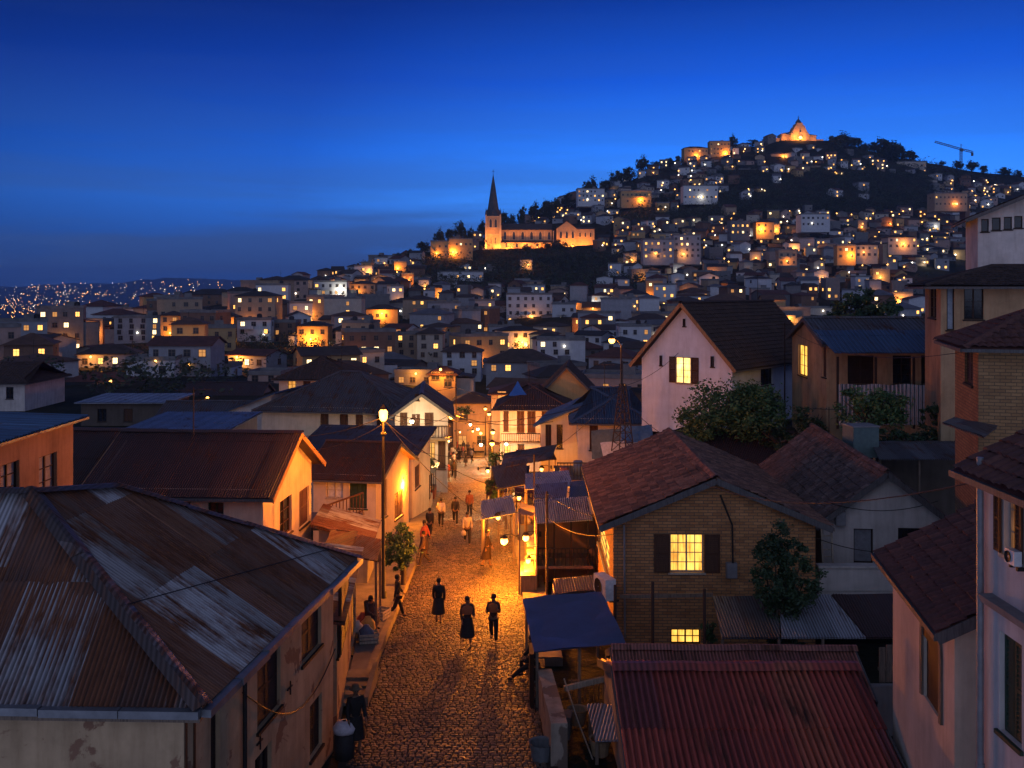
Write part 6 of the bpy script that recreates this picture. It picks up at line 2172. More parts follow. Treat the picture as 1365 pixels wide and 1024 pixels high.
def unit_win(m, nm):
    mb = MB()
    mb.box(-.5, -.03, 0, .5, .03, 1)
    n = len(mb.f)
    mb.box(-.6, -.12, -.1, .6, .04, -.03)
    for a, b, c, d in ((-.56, -.5, -.03, 1.05), (.5, .56, -.03, 1.05), (-.498, .498, 1.0, 1.05), (-.03, .03, 0, 1), (-.498, -.032, .6, .64), (.032, .498, .6, .64)):
        mb.box(a, -.055, c, b, .02, d)
    me = mb.mesh(nm, [m, W_GREY])
    me.polygons.foreach_set('material_index', [0 if i < n else 1 for i in range(len(mb.f))])
    return me


WIN = {'w': unit_win(E_W, 'warm_window'), 'y': unit_win(E_Y, 'pale_window'), 'd': unit_win(E_D, 'dim_window'), 'k': unit_win(FARGLASS, 'dark_window')}
def _bulb(m):
    mb = MB(); mb.ball((0, 0, 0), 1, 5); return mb.mesh('bulb', m, True)
BULBM = {'o': _bulb(BULB_F), 'w': _bulb(BULB_FW)}


def link(me, nm, parent, loc, sc=(1, 1, 1), rz=0):
    o = bpy.data.objects.new(nm, me)
    COL.objects.link(o)
    o.parent = parent
    o.location = loc
    o.scale = sc
    o.rotation_euler.z = rz
    return o


def far_shell(W, D, H, kind, rh, oe=.5, sk=-9):
    """wall and roof builders of a small house, front at y=0"""
    w, r = MB(), MB()
    w.quad((0, 0, sk), (W, 0, sk), (W, 0, H), (0, 0, H)); w.quad((W, 0, sk), (W, D, sk), (W, D, H), (W, 0, H))
    w.quad((W, D, sk), (0, D, sk), (0, D, H), (W, D, H)); w.quad((0, D, sk), (0, 0, sk), (0, 0, H), (0, D, H))
    if kind == 'hip':
        hl = min(D / 2, W / 2 - .3)
        A, B, C, E = (-oe, -oe, H - .1), (W + oe, -oe, H - .1), (W + oe, D + oe, H - .1), (-oe, D + oe, H - .1)
        p, q = (hl, D / 2, H + rh), (W - hl, D / 2, H + rh)
        for P in ([A, B, q, p], [B, C, q], [C, E, p, q], [E, A, p]): r.quad(*P)
        r.box(-oe, -oe, H - .25, W + oe, D + oe, H - .102)
    elif kind == 'gx':
        r.hexa([(-oe, -oe, H - .25), (W + oe, -oe, H - .25), (W + oe, D / 2, H + rh - .15), (-oe, D / 2, H + rh - .15)], [(-oe, -oe, H - .1), (W + oe, -oe, H - .1), (W + oe, D / 2, H + rh), (-oe, D / 2, H + rh)])
        r.hexa([(-oe, D / 2, H + rh - .15), (W + oe, D / 2, H + rh - .15), (W + oe, D + oe, H - .25), (-oe, D + oe, H - .25)], [(-oe, D / 2, H + rh), (W + oe, D / 2, H + rh), (W + oe, D + oe, H - .1), (-oe, D + oe, H - .1)])
        w.quad((W, 0, H), (W, D, H), (W, D / 2, H + rh - .16)); w.quad((0, D, H), (0, 0, H), (0, D / 2, H + rh - .16))
    elif kind == 'gy':
        r.hexa([(-oe, -oe, H - .25), (-oe, D + oe, H - .25), (W / 2, D + oe, H + rh - .15), (W / 2, -oe, H + rh - .15)], [(-oe, -oe, H - .1), (-oe, D + oe, H - .1), (W / 2, D + oe, H + rh), (W / 2, -oe, H + rh)])
        r.hexa([(W / 2, -oe, H + rh - .15), (W / 2, D + oe, H + rh - .15), (W + oe, D + oe, H - .25), (W + oe, -oe, H - .25)], [(W / 2, -oe, H + rh), (W / 2, D + oe, H + rh), (W + oe, D + oe, H - .1), (W + oe, -oe, H - .1)])
        w.quad((0, 0, H), (W, 0, H), (W / 2, 0, H + rh - .16)); w.quad((W, D, H), (0, D, H), (W / 2, D, H + rh - .16))
    else:
        r.box(-.15, -.15, H, W + .15, D + .15, H + .22)
        for a in ((-.15, -.15, W + .15, .05), (-.15, D - .05, W + .15, D + .15), (-.15, .052, .05, D - .052), (W - .05, .052, W + .15, D - .052)):
            r.box(a[0], a[1], H + .222, a[2], a[3], H + .75)
        if rh > 1.5: r.box(W * .6, D * .5, H + .222, W * .6 + 2.2, D * .5 + 2, H + 1.2 + rh * .4)
    return w, r


SW = ['', 'one-storey', 'two-storey', 'three-storey', 'four-storey', 'five-storey']
NW = ['unlit', 'one lit window', 'two lit windows', 'three lit windows', 'four lit windows', 'five lit windows', 'six lit windows', 'many lit windows']
RK = {'hip': 'hipped', 'gx': 'ridged', 'gy': 'front-gabled', 'flat': 'flat'}
HOUSES = []


def far_house(X, Y, zb, W, D, ns, kind, wc, rc, rnd, ang=0.0, lit=.25, glow=0.0, lamp=None, dark=True, label=None, H=None, where=None, cols=None, tones='wyd'):
    H = H or ns * 2.9 + .3
    root = empty('hillside_house' if label is None else 'townhouse', (X, Y, zb), ang)
    w, r = far_shell(W, D, H, kind, rnd.uniform(1.2, 2.2) * min(W, D) / 9, sk=-9 if Y < 400 else -3)
    w.build('wall', HW[wc], root)
    r.build('roof', SLABM if kind == 'flat' else HR[rc], root)
    cols = cols or max(2, int(W / 2.8))
    n = 0
    sh = (H - .3) / ns
    for i in range(ns):
        if ns > 1 and i > 0 and rnd.random() < .22 and W > 8:
            mb = MB(); a = rnd.uniform(.5, W * .4); b = a + rnd.uniform(3, W * .5)
            mb.box(a, -1.1, i * sh - .15, min(b, W), -.002, i * sh); mb.box(a, -1.1, i * sh + .002, min(b, W), -1.0, i * sh + .85)
            mb.build('balcony', HW[wc], root)
        for j in range(cols):
            on = rnd.random() < lit
            if not on and not dark: continue
            if not on and rnd.random() < .15: continue
            n += on
            link(WIN[rnd.choice(tones) if on else 'k'], 'window', root, ((j + .5) * W / cols + rnd.uniform(-.2, .2), 0, i * sh + sh * .36), (rnd.uniform(.85, 1.25), 1, 1.2))
    for side in (0, W):     # windows on the flanks
        if dark and Y < 420 or rnd.random() < lit:
            k = rnd.randrange(ns)
            on = rnd.random() < lit
            link(WIN['w' if on else 'k'], 'window', root, (side, D * rnd.uniform(.3, .7), k * sh + sh * .36), (1, 1, 1.2), pi / 2)
    if lamp or glow:
        c = lamp or 'o'
        k = rnd.uniform(.15, .85)
        s = .17 + Y * .0003
        p = (W * k, -.5, rnd.uniform(2.2, 3.2))
        link(BULBM[c], 'lamp', root, p, (s, s, s))
        if glow:
            point_light((p[0], -1.9, p[2] - .2), glow * 1.5, (1, .33, .04) if c == 'o' else (1, .88, .66), .3, parent=root)
    q = rnd.random()
    if q < .45:      # lean-to or stair wing at one side
        s = rnd.choice((-1, 1)); w = rnd.uniform(2, 4.2); h = H * rnd.uniform(.4, .75); d = rnd.uniform(2.5, D * .8); y = rnd.uniform(.2, D - d)
        xa, xb = (-w, -.003) if s < 0 else (W + .003, W + w)
        mb = MB(); mb.box(xa, y, -8, xb, y + d, h)
        an = mb.build('annexe', HW[rnd.choice(list(HW))], root)
        mb = MB(); a, b = (h + .1, h + .6) if s > 0 else (h + .6, h + .1)
        a, b = b, a
        mb.hexa([(xa - .2 * (s < 0), y - .4, a), (xb + .2 * (s > 0), y - .4, b), (xb + .2 * (s > 0), y + d + .2, b), (xa - .2 * (s < 0), y + d + .2, a)], [(xa - .2 * (s < 0), y - .4, a + .15), (xb + .2 * (s > 0), y - .4, b + .15), (xb + .2 * (s > 0), y + d + .2, b + .15), (xa - .2 * (s < 0), y + d + .2, a + .15)])
        mb.build('roof', HR[rnd.choice(list(HR))], an)
    if kind == 'flat' and rnd.random() < .5:
        mb = MB(); x, y = rnd.uniform(1.5, W - 1.5), rnd.uniform(1.5, D - 1.5)
        mb.lathe((x, y, H + .2), [(.02, 0), (.75, .0), (.75, 1.3), (.4, 1.6), (.02, 1.65)], 9)
        mb.build('water_tank', HR['black'], root)
    if rnd.random() < .3 and Y < 420:
        mb = MB(); x = rnd.uniform(1, W - 1); mb.tube([(x, D * .5, H), (x, D * .5, H + rnd.uniform(2.5, 4))], .05, 4)
        mb.bar((x - .6, D * .5, H + 2.3), (x + .6, D * .5, H + 2.3), .05)
        mb.build('aerial', IRON, root)
    root['category'] = 'house'
    root['group'] = 'houses on the hillside'
    if label:
        root['label'] = label
    else:
        px = X / Y * F + HX
        py = HY - (zb + H / 2) / Y * F
        look = '%s %s house, %s %s roof, %s,' % (wc, SW[ns], rc, RK[kind], NW[min(n, 7)])
        if kind == 'flat': look = '%s %s flat-roofed house, %s,' % (wc, SW[ns], NW[min(n, 7)])
        HOUSES.append((root, look, region(px, py), px, py))
    return root


def region(px, py):
    if py < 262 and px > 900: return 'near hilltop chapel' if px < 1120 else 'below tower crane'
    if py < 345 and px > 845: return 'high above white gable' if px < 1060 else 'upper right slope'
    if py < 345: return 'around spired church' if px > 560 else 'ridge left of church'
    if px < 140: return 'far left edge'
    if px < 340: return 'low left ridge' if py < 462 else 'above red roofs'
    if px < 540: return 'left slope' if py < 430 else 'above town house'
    if px < 700: return 'below spired church' if py < 440 else 'beyond street end'
    if px < 865: return 'slope right of spire' if py < 430 else 'above ochre gable'
    if px < 1080: return 'behind white gable'
    return 'above blue porch'


rnd = random.Random(123)
# seen clearly enough to place one by one: x0, x1, eave y, base y, depth, storeys, roof kind, wall, roof, lit share, light power, lamp colour
KEY = [
 (88, 138, 428, 456, 300, 3, 'flat', 'tan', 'grey', .3, 900, 'o', 'tan block glowing orange at its base on the low left ridge'),
 (152, 214, 424, 456, 296, 4, 'flat', 'pale grey', 'grey', .15, 0, 'w', 'wide grey block with rows of dark windows on low left ridge'),
 (214, 238, 420, 457, 292, 3, 'hip', 'ochre', 'brown', .5, 700, 'o', 'narrow ochre house with stacked lit windows on low left ridge'),
 (287, 312, 422, 452, 300, 2, 'hip', 'ochre', 'brown', .0, 2200, 'o', 'orange-glowing house wall left of the white window block'),
 (316, 361, 427, 458, 288, 3, 'flat', 'white', 'grey', .35, 0, 'w', 'white three-storey block between the two orange-glowing houses'),
 (362, 394, 430, 458, 292, 3, 'flat', 'brown brick', 'grey', .1, 0, None, 'dark brick block beside the brightest orange house'),
 (396, 437, 434, 466, 284, 2, 'hip', 'ochre', 'black', .0, 3000, 'o', 'brightest orange-glowing house with two small windows'),
 (438, 470, 441, 470, 292, 2, 'hip', 'pinkish', 'black', .15, 0, 'w', 'pinkish house just right of the brightest orange house'),
 (418, 462, 376, 395, 432, 2, 'flat', 'white', 'grey', .2, 900, 'w', 'cream-lit long block high on the left slope'),
 (366, 411, 373, 400, 425, 3, 'hip', 'pinkish', 'black', .1, 0, 'w', 'tall dark-roofed house at the left end of the skyline'),
 (466, 500, 378, 397, 450, 2, 'hip', 'tan', 'brown', .1, 900, 'o', 'tan house glowing orange right of the cream-lit block'),
 (488, 530, 412, 428, 372, 1, 'hip', 'ochre', 'brown', .3, 2600, 'o', 'low hipped house blazing orange in the middle of the slope'),
 (583, 644, 363, 384, 540, 2, 'flat', 'white', 'grey', .2, 0, 'w', 'long white block with two rows of windows below the church'),
 (675, 736, 393, 432, 398, 4, 'flat', 'white', 'grey', .1, 500, 'o', 'white four-storey block with balconies below the church'),
 (736, 768, 406, 432, 392, 2, 'flat', 'white', 'grey', .25, 300, 'w', 'white cube house attached right of the four-storey block'),
 (590, 641, 468, 502, 232, 3, 'hip', 'white', 'brown', .15, 0, None, 'white three-storey house with brown hipped roof beyond the street end'),
 (527, 556, 446, 476, 268, 3, 'flat', 'tan', 'grey', .35, 0, None, 'tan corner block with warm windows above the town house'),
 (556, 590, 444, 480, 266, 3, 'hip', 'cream', 'brown', .4, 0, None, 'cream three-storey house with warm ground floor windows'),
 (648, 742, 482, 500, 216, 1, 'hip', 'pale grey', 'brown', .45, 0, None, 'long low house with brown hipped roof and row of windows'),
 (716, 780, 454, 476, 262, 2, 'flat', 'white', 'grey', .15, 0, 'w', 'white flat-roofed block above the ochre gable house'),
 (857, 898, 320, 346, 520, 3, 'flat', 'pale grey', 'grey', .6, 500, 'o', 'pale block with many lit windows left of two glowing gardens'),
 (898, 934, 314, 345, 522, 4, 'flat', 'pale grey', 'grey', .2, 900, 'o', 'tall grey block over an orange glowing yard'),
 (911, 957, 248, 267, 722, 2, 'flat', 'white', 'grey', .4, 300, 'w', 'white block alone on the dark upper hill with lit lower floor'),
 (770, 806, 252, 270, 752, 3, 'flat', 'white', 'grey', .35, 0, 'w', 'white block on the upper hill near the spire'),
 (828, 868, 255, 272, 735, 2, 'flat', 'ochre', 'brown', .2, 2600, 'o', 'orange-lit terrace house on the upper hill'),
 (1068, 1106, 286, 303, 600, 2, 'flat', 'white', 'grey', .1, 0, 'w', 'white two-storey house on the right slope below the dark woods'),
 (1038, 1062, 334, 355, 502, 2, 'flat', 'tan', 'grey', .2, 600, 'o', 'tan house with three bright windows side by side'),
 (974, 1000, 296, 314, 582, 2, 'flat', 'dull grey', 'grey', .8, 0, None, 'dull grey house with four square lit windows'),
 (1008, 1032, 296, 312, 584, 2, 'hip', 'ochre', 'brown', .1, 3800, 'o', 'house blazing orange under the dark woods'),
 (1184, 1222, 316, 332, 522, 2, 'hip', 'cream', 'brown', .2, 1200, 'o', 'cream house with one big glowing lamp on the right slope'),
 (1116, 1140, 328, 346, 505, 2, 'flat', 'ochre', 'grey', .2, 2400, 'o', 'orange-glowing house front on the right slope'),
 (1140, 1170, 326, 344, 508, 2, 'hip', 'cream', 'brown', .35, 300, 'o', 'cream house with lit lower windows beside the orange glow'),
 (270, 309, 490, 522, 190, 2, 'flat', 'white', 'grey', .5, 500, 'w', 'white square house with four lit windows and bright ground lights'),
 (58, 178, 517, 534, 148, 1, 'hip', 'pale grey', 'dark red', .3, 400, 'o', 'long low house with dark red hipped roof and a glowing end'),
 (257, 318, 543, 562, 126, 1, 'hip', 'tan', 'brown', .6, 300, 'o', 'low tan house with two orange lit windows above the red roofs'),
 (330, 374, 500, 526, 172, 2, 'flat', 'pinkish', 'grey', .05, 0, None, 'pinkish flat-roofed house with dark slit windows'),
 (572, 607, 498, 518, 162, 2, 'hip', 'ochre', 'dark red', .05, 1400, 'o', 'orange-lit house with dark red roof behind the town house'),
 (655, 745, 524, 550, 128, 2, 'hip', 'tan', 'dark red', .05, 0, None, 'broad dark red roofed house behind the balcony house'),
 (604, 654, 536, 604, 142, 2, 'hip', 'tan', 'brown', .1, 300, 'o', 'tan house closing the end of the street'),
 (574, 598, 322, 345, 618, 2, 'flat', 'ochre', 'brown', .1, 1500, 'o', 'left orange-lit house of the pair beside the church'),
 (599, 630, 319, 342, 622, 2, 'flat', 'ochre', 'brown', .1, 3600, 'o', 'right orange-lit house of the pair beside the church'),
 (912, 944, 197, 212, 876, 2, 'hip', 'ochre', 'brown', .2, 2600, 'o', 'orange-lit house on the ridge left of the chapel'),
 (946, 973, 189, 208, 880, 3, 'flat', 'ochre', 'brown', .2, 3600, 'o', 'tall orange-lit house on the ridge left of the chapel'),
 (1196, 1234, 216, 232, 905, 2, 'flat', 'cream', 'grey', .3, 2200, 'o', 'cream house with bright lamps on the ridge left of crane'),
 (1028, 1052, 205, 214, 872, 1, 'hip', 'tan', 'brown', .3, 2000, 'o', 'small orange-lit house just below the chapel'),
 (985, 1010, 226, 240, 830, 1, 'flat', 'tan', 'brown', .2, 1200, 'o', 'small tan house with orange lamp on the upper hill'),
 (240, 262, 392, 405, 440, 2, 'hip', 'tan', 'black', .1, 900, 'o', 'dark hipped house beside a hazy orange lamp on the left skyline'),
 (246, 312, 392, 408, 425, 2, 'hip', 'brown brick', 'black', .0, 0, None, 'long dark house on the left skyline'),
 (1246, 1290, 258, 276, 700, 2, 'flat', 'tan', 'grey', .2, 900, 'o', 'tan house with twin lamps on the right shoulder of the hill'),
]
placed = []
for k in KEY:
    x0, x1, y0, y1, Y, ns, kind, wc, rc, lit, glow, lamp, lb = k
    X0, X1 = XX(x0, Y), XX(x1, Y)
    zb = ZZ(y1, Y)
    W = X1 - X0
    far_house(X0, Y, zb, W, min(12, max(7, W * .7)), ns, kind, wc, rc, rnd, rnd.uniform(-.06, .06), lit, glow, lamp, True, lb, H=ZZ(y0, Y) - zb)
    placed.append((X0 + W / 2, Y + 4, W))

FORE = [(-100, 540), (115, 540), (180, 570), (350, 540), (410, 510), (450, 497), (540, 497), (600, 540), (610, 560), (645, 560), (665, 520), (715, 514), (755, 490), (800, 520), (858, 520), (862, 470), (910, 404), (1060, 410), (1085, 430), (1095, 395), (1200, 395), (1220, 430), (1228, 354), (1290, 352), (1300, 277), (1365, 252), (1500, 250)]
SKYL = [interp(FORE, x - 60) for x in range(1500)]
cand = []
Y = 172.0
while Y < 905:
    step = 9.5 + min(Y, 430) * .0125
    x = -60 / 1 + rnd.uniform(0, 30)
    X = XX(-70, Y) + rnd.uniform(0, 10)
    while X < XX(1430, Y):
        W = rnd.uniform(7, 13.5) if Y < 430 else rnd.uniform(5, 9.5)
        px = (X + W / 2) / Y * F + HX
        yy = Y + rnd.uniform(-3, 3)
        g = ground(X + W / 2, yy)
        py = HY - g / yy * F
        cand.append((X, yy, W, px, py, g))
        X += W + (rnd.uniform(1.5, 7) if Y < 430 else rnd.uniform(.8, 5))
    Y += step
cand.sort(key=lambda c: c[1])
keep = []
NOBUILD = [(560, 850, 338, 388, .88), (960, 1240, 232, 286, .9), (820, 1000, 268, 300, .8), (640, 800, 300, 345, 1.0), (1030, 1100, 150, 200, 1.0), (700, 900, 200, 250, .5), (1100, 1220, 180, 212, .9), (-100, 110, 440, 468, .6), (330, 430, 455, 480, .7)]
for X, Y, W, px, py, g in cand:
    yr = interp(RIDGE, px, 2)
    if Y > yr + 6: continue
    if 520 < px < 690 and Y < 165: continue
    if px > 700 and Y < 150: continue
    if px < 60 and Y < 150: continue
    if any(a < px < b and c < py < d and rnd.random() < p for a, b, c, d, p in NOBUILD): continue
    if any(abs(X + W / 2 - q[0]) < (W + q[2]) / 2 + .5 and abs(Y - q[1]) < 9 for q in placed): continue
    if py < 300 and rnd.random() < .1: continue
    ns = rnd.choice((1, 1, 2, 2, 2, 3)) if not (60 < px < 560 and 400 < py < 470) else rnd.choice((2, 2, 3, 3, 4))
    if Y > 450: ns = min(ns, rnd.choice((1, 2, 2)))
    top = HY - (g + ns * 2.9 + 1) / Y * F
    a, b = int(X / Y * F + HX) + 60, int((X + W) / Y * F + HX) + 60
    a, b = max(0, a), min(1499, b)
    if b - a < 3: continue
    vis = sum(max(0, min(SKYL[i], py) - top) for i in range(a, b)) / (b - a)
    if any(k[0] - 2 < px < k[1] + 2 and Y < k[4] and top < k[3] - (3 if k[4] < 430 else (k[3] - k[2]) * .5) and py > k[2] for k in KEY): continue
    if vis < 4: continue
    for i in range(a, b): SKYL[i] = min(SKYL[i], top + (3 if ns < 3 else 1))
    keep.append((vis * (b - a), X, Y, W, px, py, g, ns))
keep.sort(key=lambda c: -c[0])
NIND = 236
WCH = ['white', 'white', 'pale grey', 'pale grey', 'cream', 'tan', 'pinkish', 'brown brick', 'dull grey', 'dull grey', 'ochre']
rest = []
for i, (s, X, Y, W, px, py, g, ns) in enumerate(keep):
    kind = rnd.choice(('hip', 'hip', 'gx', 'gx', 'gy', 'flat', 'flat')) if ns < 3 else rnd.choice(('flat', 'flat', 'hip'))
    wc, rc = rnd.choice(WCH), rnd.choice(('brown', 'brown', 'dark red', 'grey', 'black', 'rusty'))
    ang = rnd.uniform(-.55, .55)
    if i < NIND:
        gl = rnd.random()
        lamp = 'o' if gl < .44 else ('w' if gl < .60 else None)
        glow = rnd.choice((500, 900, 1700)) if gl < .20 else (250 if .42 < gl < .48 else 0)
        far_house(X, Y, g - .3, W, rnd.uniform(7, 10) if Y < 430 else rnd.uniform(5, 8), ns, kind, wc, rc, rnd, ang, rnd.choice((.05, .12, .2, .3, .45)), glow, lamp, Y < 330)
    else:
        rest.append((X, Y, W, g, ns, kind, wc, rc, ang))
# labels that tell the houses apart
groups = {}
for root, look, reg, px, py in HOUSES:
    groups.setdefault(look + ' ' + reg, []).append((px, py, root))
for lb, g in groups.items():
    g.sort(key=lambda q: q[0])
    for i, (px, py, root) in enumerate(g):
        t = lb
        if len(g) > 1:
            t = (['left of two:', 'right of two:'][i] if len(g) == 2 else (ORD[i] + (':' if i == 0 else '-from-left:'))) + ' ' + lb
        if len(t.split()) > 16: t = t.replace(' house,', ',')
        root['label'] = t
# the rest of the town, too small to tell one house from another
mb = MB(); mi = []
mats = [HW[k] for k in HW] + [HR[k] for k in HR] + [SLABM, E_W, E_Y, FARGLASS, BULB_F, BULB_FW]
wi = {k: i for i, k in enumerate(HW)}; ri = {k: i + len(HW) for i, k in enumerate(HR)}
SL = len(HW) + len(HR)


def addto(src, m, idx):
    b = len(mb.v)
    mb.v += [tuple(m @ V(p)) for p in src.v]
    for f, u in zip(src.f, src.uv):
        mb.f.append(tuple(b + i for i in f)); mb.uv.append(u); mi.append(idx)


for X, Y, W, g, ns, kind, wc, rc, ang in rest:
    m = Matrix.Translation((X, Y, g - .3)) @ Matrix.Rotation(ang, 4, 'Z')
    D, H = rnd.uniform(7, 10), ns * 2.9 + .3
    w, r = far_shell(W, D, H, kind, rnd.uniform(1.2, 2.2))
    addto(w, m, wi[wc]); addto(r, m, SL if kind == 'flat' else ri[rc])
    for i in range(ns):
        for j in range(max(2, int(W / 3))):
            q = rnd.random()
            if q < .5:
                b = MB(); x = (j + .5) * W / max(2, int(W / 3)); b.box(x - .55, -.05, i * 2.9 + 1, x + .55, .05, i * 2.9 + 2.2)
                addto(b, m, SL + (1 if q < .13 else 2 if q < .20 else 3))
    if rnd.random() < .5:
        b = MB(); s = .16 + Y * .0003; b.ball((W * rnd.random(), -.6, rnd.uniform(2, 3.4)), s, 4)
        addto(b, m, SL + (4 if rnd.random() < .75 else 5))
me = mb.mesh('distant_houses', mats)
me.polygons.foreach_set('material_index', mi)
o = bpy.data.objects.new('distant_houses', me); COL.objects.link(o)
tag(o, kind='stuff')
print('houses', len(keep), 'rest', len(rest))

# ------------------------------------------------------------------ church with the spire
CH_WALL = plaster('church_stone', (.42, .28, .17), .35)
CH_TRIM = plaster('church_trim', (.50, .36, .23), .3)
CH_ROOF = flat('church_roof', (.06, .045, .042), .8, 0, .4, .4)
SPIRE = flat('spire_slate', (.055, .06, .07), .7, 0, .4, .5)


def arch_win(root, p, w, h, nrm, nm='window', mat=None):
    """pointed opening with reveal, facing nrm (x: side, y: front)"""
    mb = MB()
    o = [(-w / 2, 0), (w / 2, 0), (w / 2, h * .72), (w * .3, h * .9), (0, h), (-w * .3, h * .9), (-w / 2, h * .72)]
    f = (lambda a, z, d: (p[0] + a, p[1] + d, p[2] + z)) if nrm == 'y' else (lambda a, z, d: (p[0] + d, p[1] - a, p[2] + z))
    mb.quad(*[f(a, z, -.05) for a, z in o])
    for a, b in zip(o, o[1:] + o[:1]): mb.quad(f(a[0], a[1], .1), f(b[0], b[1], .1), f(b[0], b[1], -.05), f(a[0], a[1], -.05))
    ob = mb.build(nm, mat or FARGLASS, root)
    mb = MB()
    for a, b in zip(o, o[1:] + o[:1]): mb.bar(f(a[0] * 1.1, a[1], -.1), f(b[0] * 1.1, b[1], -.1), .3, .3)
    mb.build('surround', CH_TRIM, ob)


def church():
    Y = 660.0
    zb = ZZ(332, Y)
    x0 = XX(648, Y)
    root = empty('church', (x0, Y, zb - .2), .02, 'floodlit church with tall slender spire and long nave on the hill', 'church')
    k = Y / F   # metres per photo pixel
    zt = lambda y: (332 - y) * k
    xt = lambda x: (x - 648) * k
    # tower
    tw = 9.4
    mb = MB()
    mb.box(0, 0, -6, tw, tw, zt(289))
    t = mb.build('tower', CH_WALL, root)
    mb = MB()
    for a in (0, tw):
        for b in (0, tw):
            mb2 = MB()
            mb2.box(a - .7, b - .7, -6, a + .7, b + .7, zt(300)); mb2.box(a - .5, b - .5, zt(300) + .003, a + .5, b + .5, zt(286))
            mb2.build('buttress', CH_TRIM, t)
            mb2 = MB(); mb2.lathe((a, b, zt(286)), [(.75, 0), (.6, 1.6), (.02, 4.6)], 8); mb2.build('pinnacle', SPIRE, t)
    for z in (zt(313), zt(304), zt(289)):
        mb = MB(); mb.box(-.35, -.35, z, tw + .35, tw + .35, z + .6); mb.build('cornice', CH_TRIM, t)
    for x in (tw * .32, tw * .68): arch_win(t, (x, -.02, zt(303.5)), 1.7, 6.2, 'y', 'belfry_opening')
    for x in (tw * .32, tw * .68): arch_win(t, (tw + .02, x, zt(303.5)), 1.7, 6.2, 'x', 'belfry_opening')
    for x in (tw * .35, tw * .65): arch_win(t, (x, -.02, zt(325)), 1.0, 5.4, 'y')
    mb = MB()
    c = tw / 2
    mb.lathe((c, c, zt(289) + .6), [(4.7, 0), (4.3, 1.2), (2.9, 10), (1.5, 20), (.25, zt(234) - zt(289)), (.02, zt(231) - zt(289))], 8)
    s = mb.build('spire', SPIRE, root)
    for a in range(4):
        mb = MB(); q = a * pi / 2 + pi / 4
        px_, py_ = c + cos(q - pi / 4) * 3.9, c + sin(q - pi / 4) * 3.9
        mb.box(px_ - .7, py_ - .7, zt(287), px_ + .7, py_ + .7, zt(287) + 2.6); mb.lathe((px_, py_, zt(287) + 2.6), [(1.1, 0), (.02, 1.9)], 4)
        mb.build('dormer', SPIRE, s)
    mb = MB(); zc = zt(231); mb.bar((c, c, zc - .5), (c, c, zc + 3.2), .22); mb.bar((c - .9, c, zc + 2), (c + .9, c, zc + 2), .22); mb.build('cross', IRON, s)
    # nave
    xn = xt(736)
    mb = MB()
    mb.box(tw + .01, 3, -6, xn, 16, zt(305))
    mb.quad((tw, 3, zt(305)), (tw, 9.5, zt(297)), (tw, 16, zt(305)))
    n = mb.build('nave', CH_WALL, root)
    mb = MB()
    for f in (0, 1):
        y0, y1 = (2.3, 9.5) if f == 0 else (16.7, 9.5)
        P = [(tw - .2, y0, zt(305) - .3), (xn + .3, y0, zt(305) - .3), (xn + .3, y1, zt(296.5)), (tw - .2, y1, zt(296.5))]
        slab(mb, P, 0, .25)
    mb.build('roof', CH_ROOF, n)
    mb = MB(); mb.box(tw + .02, 2.6, zt(306), xn, 2.998, zt(305) - .2); mb.build('cornice', CH_TRIM, n)
    for i in range(6):
        x = tw + 3.2 + i * (xn - tw - 5) / 5
        arch_win(n, (x, 2.98, zt(319)), 1.9, 5.6, 'y')
        mb = MB(); mb.box(x + 2.5, 2.4, zt(322), x + 3.2, 2.997, zt(307)); mb.build('buttress', CH_TRIM, n)
    # aisle
    mb = MB(); mb.box(tw + .6, -2.2, -6, xn - .5, 2.99, zt(323)); a = mb.build('aisle', CH_WALL, root)
    mb = MB(); slab(mb, [(tw + .3, -2.6, zt(323)), (xn, -2.6, zt(323)), (xn, 2.99, zt(320)), (tw + .3, 2.99, zt(320))], -.02, .2); mb.build('roof', CH_ROOF, a)
    for i in range(5):
        arch_win(a, (tw + 4 + i * (xn - tw - 7) / 4, -2.22, zt(330)), 1.6, 3.2, 'y')
    # transept and chapter house
    xa, xb, xc = xt(742), xt(768), xt(792)
    mb = MB(); mb.box(xa, -4, -6, xb, 20, zt(304)); mb.quad((xa, -4, zt(304)), (xb, -4, zt(304)), ((xa + xb) / 2, -4, zt(295)))
    tr = mb.build('transept', CH_WALL, root)
    mb = MB()
    for f in (0, 1):
        xe = xa - .6 if f == 0 else xb + .6
        slab(mb, [(xe, -4.5, zt(304) - .4), (xe, 20, zt(304) - .4), ((xa + xb) / 2, 20, zt(294.5)), ((xa + xb) / 2, -4.5, zt(294.5))], 0, .25)
    mb.build('roof', CH_ROOF, tr)
    for i in range(3): arch_win(tr, (xa + 2.6 + i * 3.9, -4.02, zt(318)), 1.6, 5, 'y')
    for i in range(3): arch_win(tr, (xa + 2.6 + i * 3.9, -4.02, zt(330)), 1.4, 3, 'y')
    mb = MB(); mb.box(xb + .01, -3, -6, xc, 14, zt(305)); ch = mb.build('chapter_house', CH_WALL, root)
    mb = MB(); slab(mb, [(xb, -3.5, zt(305)), (xc + .5, -3.5, zt(305)), (xc + .5, 14, zt(301)), (xb, 14, zt(301))], -.02, .25); mb.build('roof', CH_ROOF, ch)
    for i in range(3): arch_win(ch, (xb + 2.4 + i * 3.5, -3.02, zt(316)), 1.2, 3.4, 'y')
    mb = MB(); mb.quad((-3, -4, -6), (xa, -7, -6), (xa, -7, .25), (-3, -4, .25)); mb.quad((-3, -4, .25), (xa, -7, .25), (xa, 0, .25), (-3, 0, .25)); mb.build('terrace_wall', CH_TRIM, root)
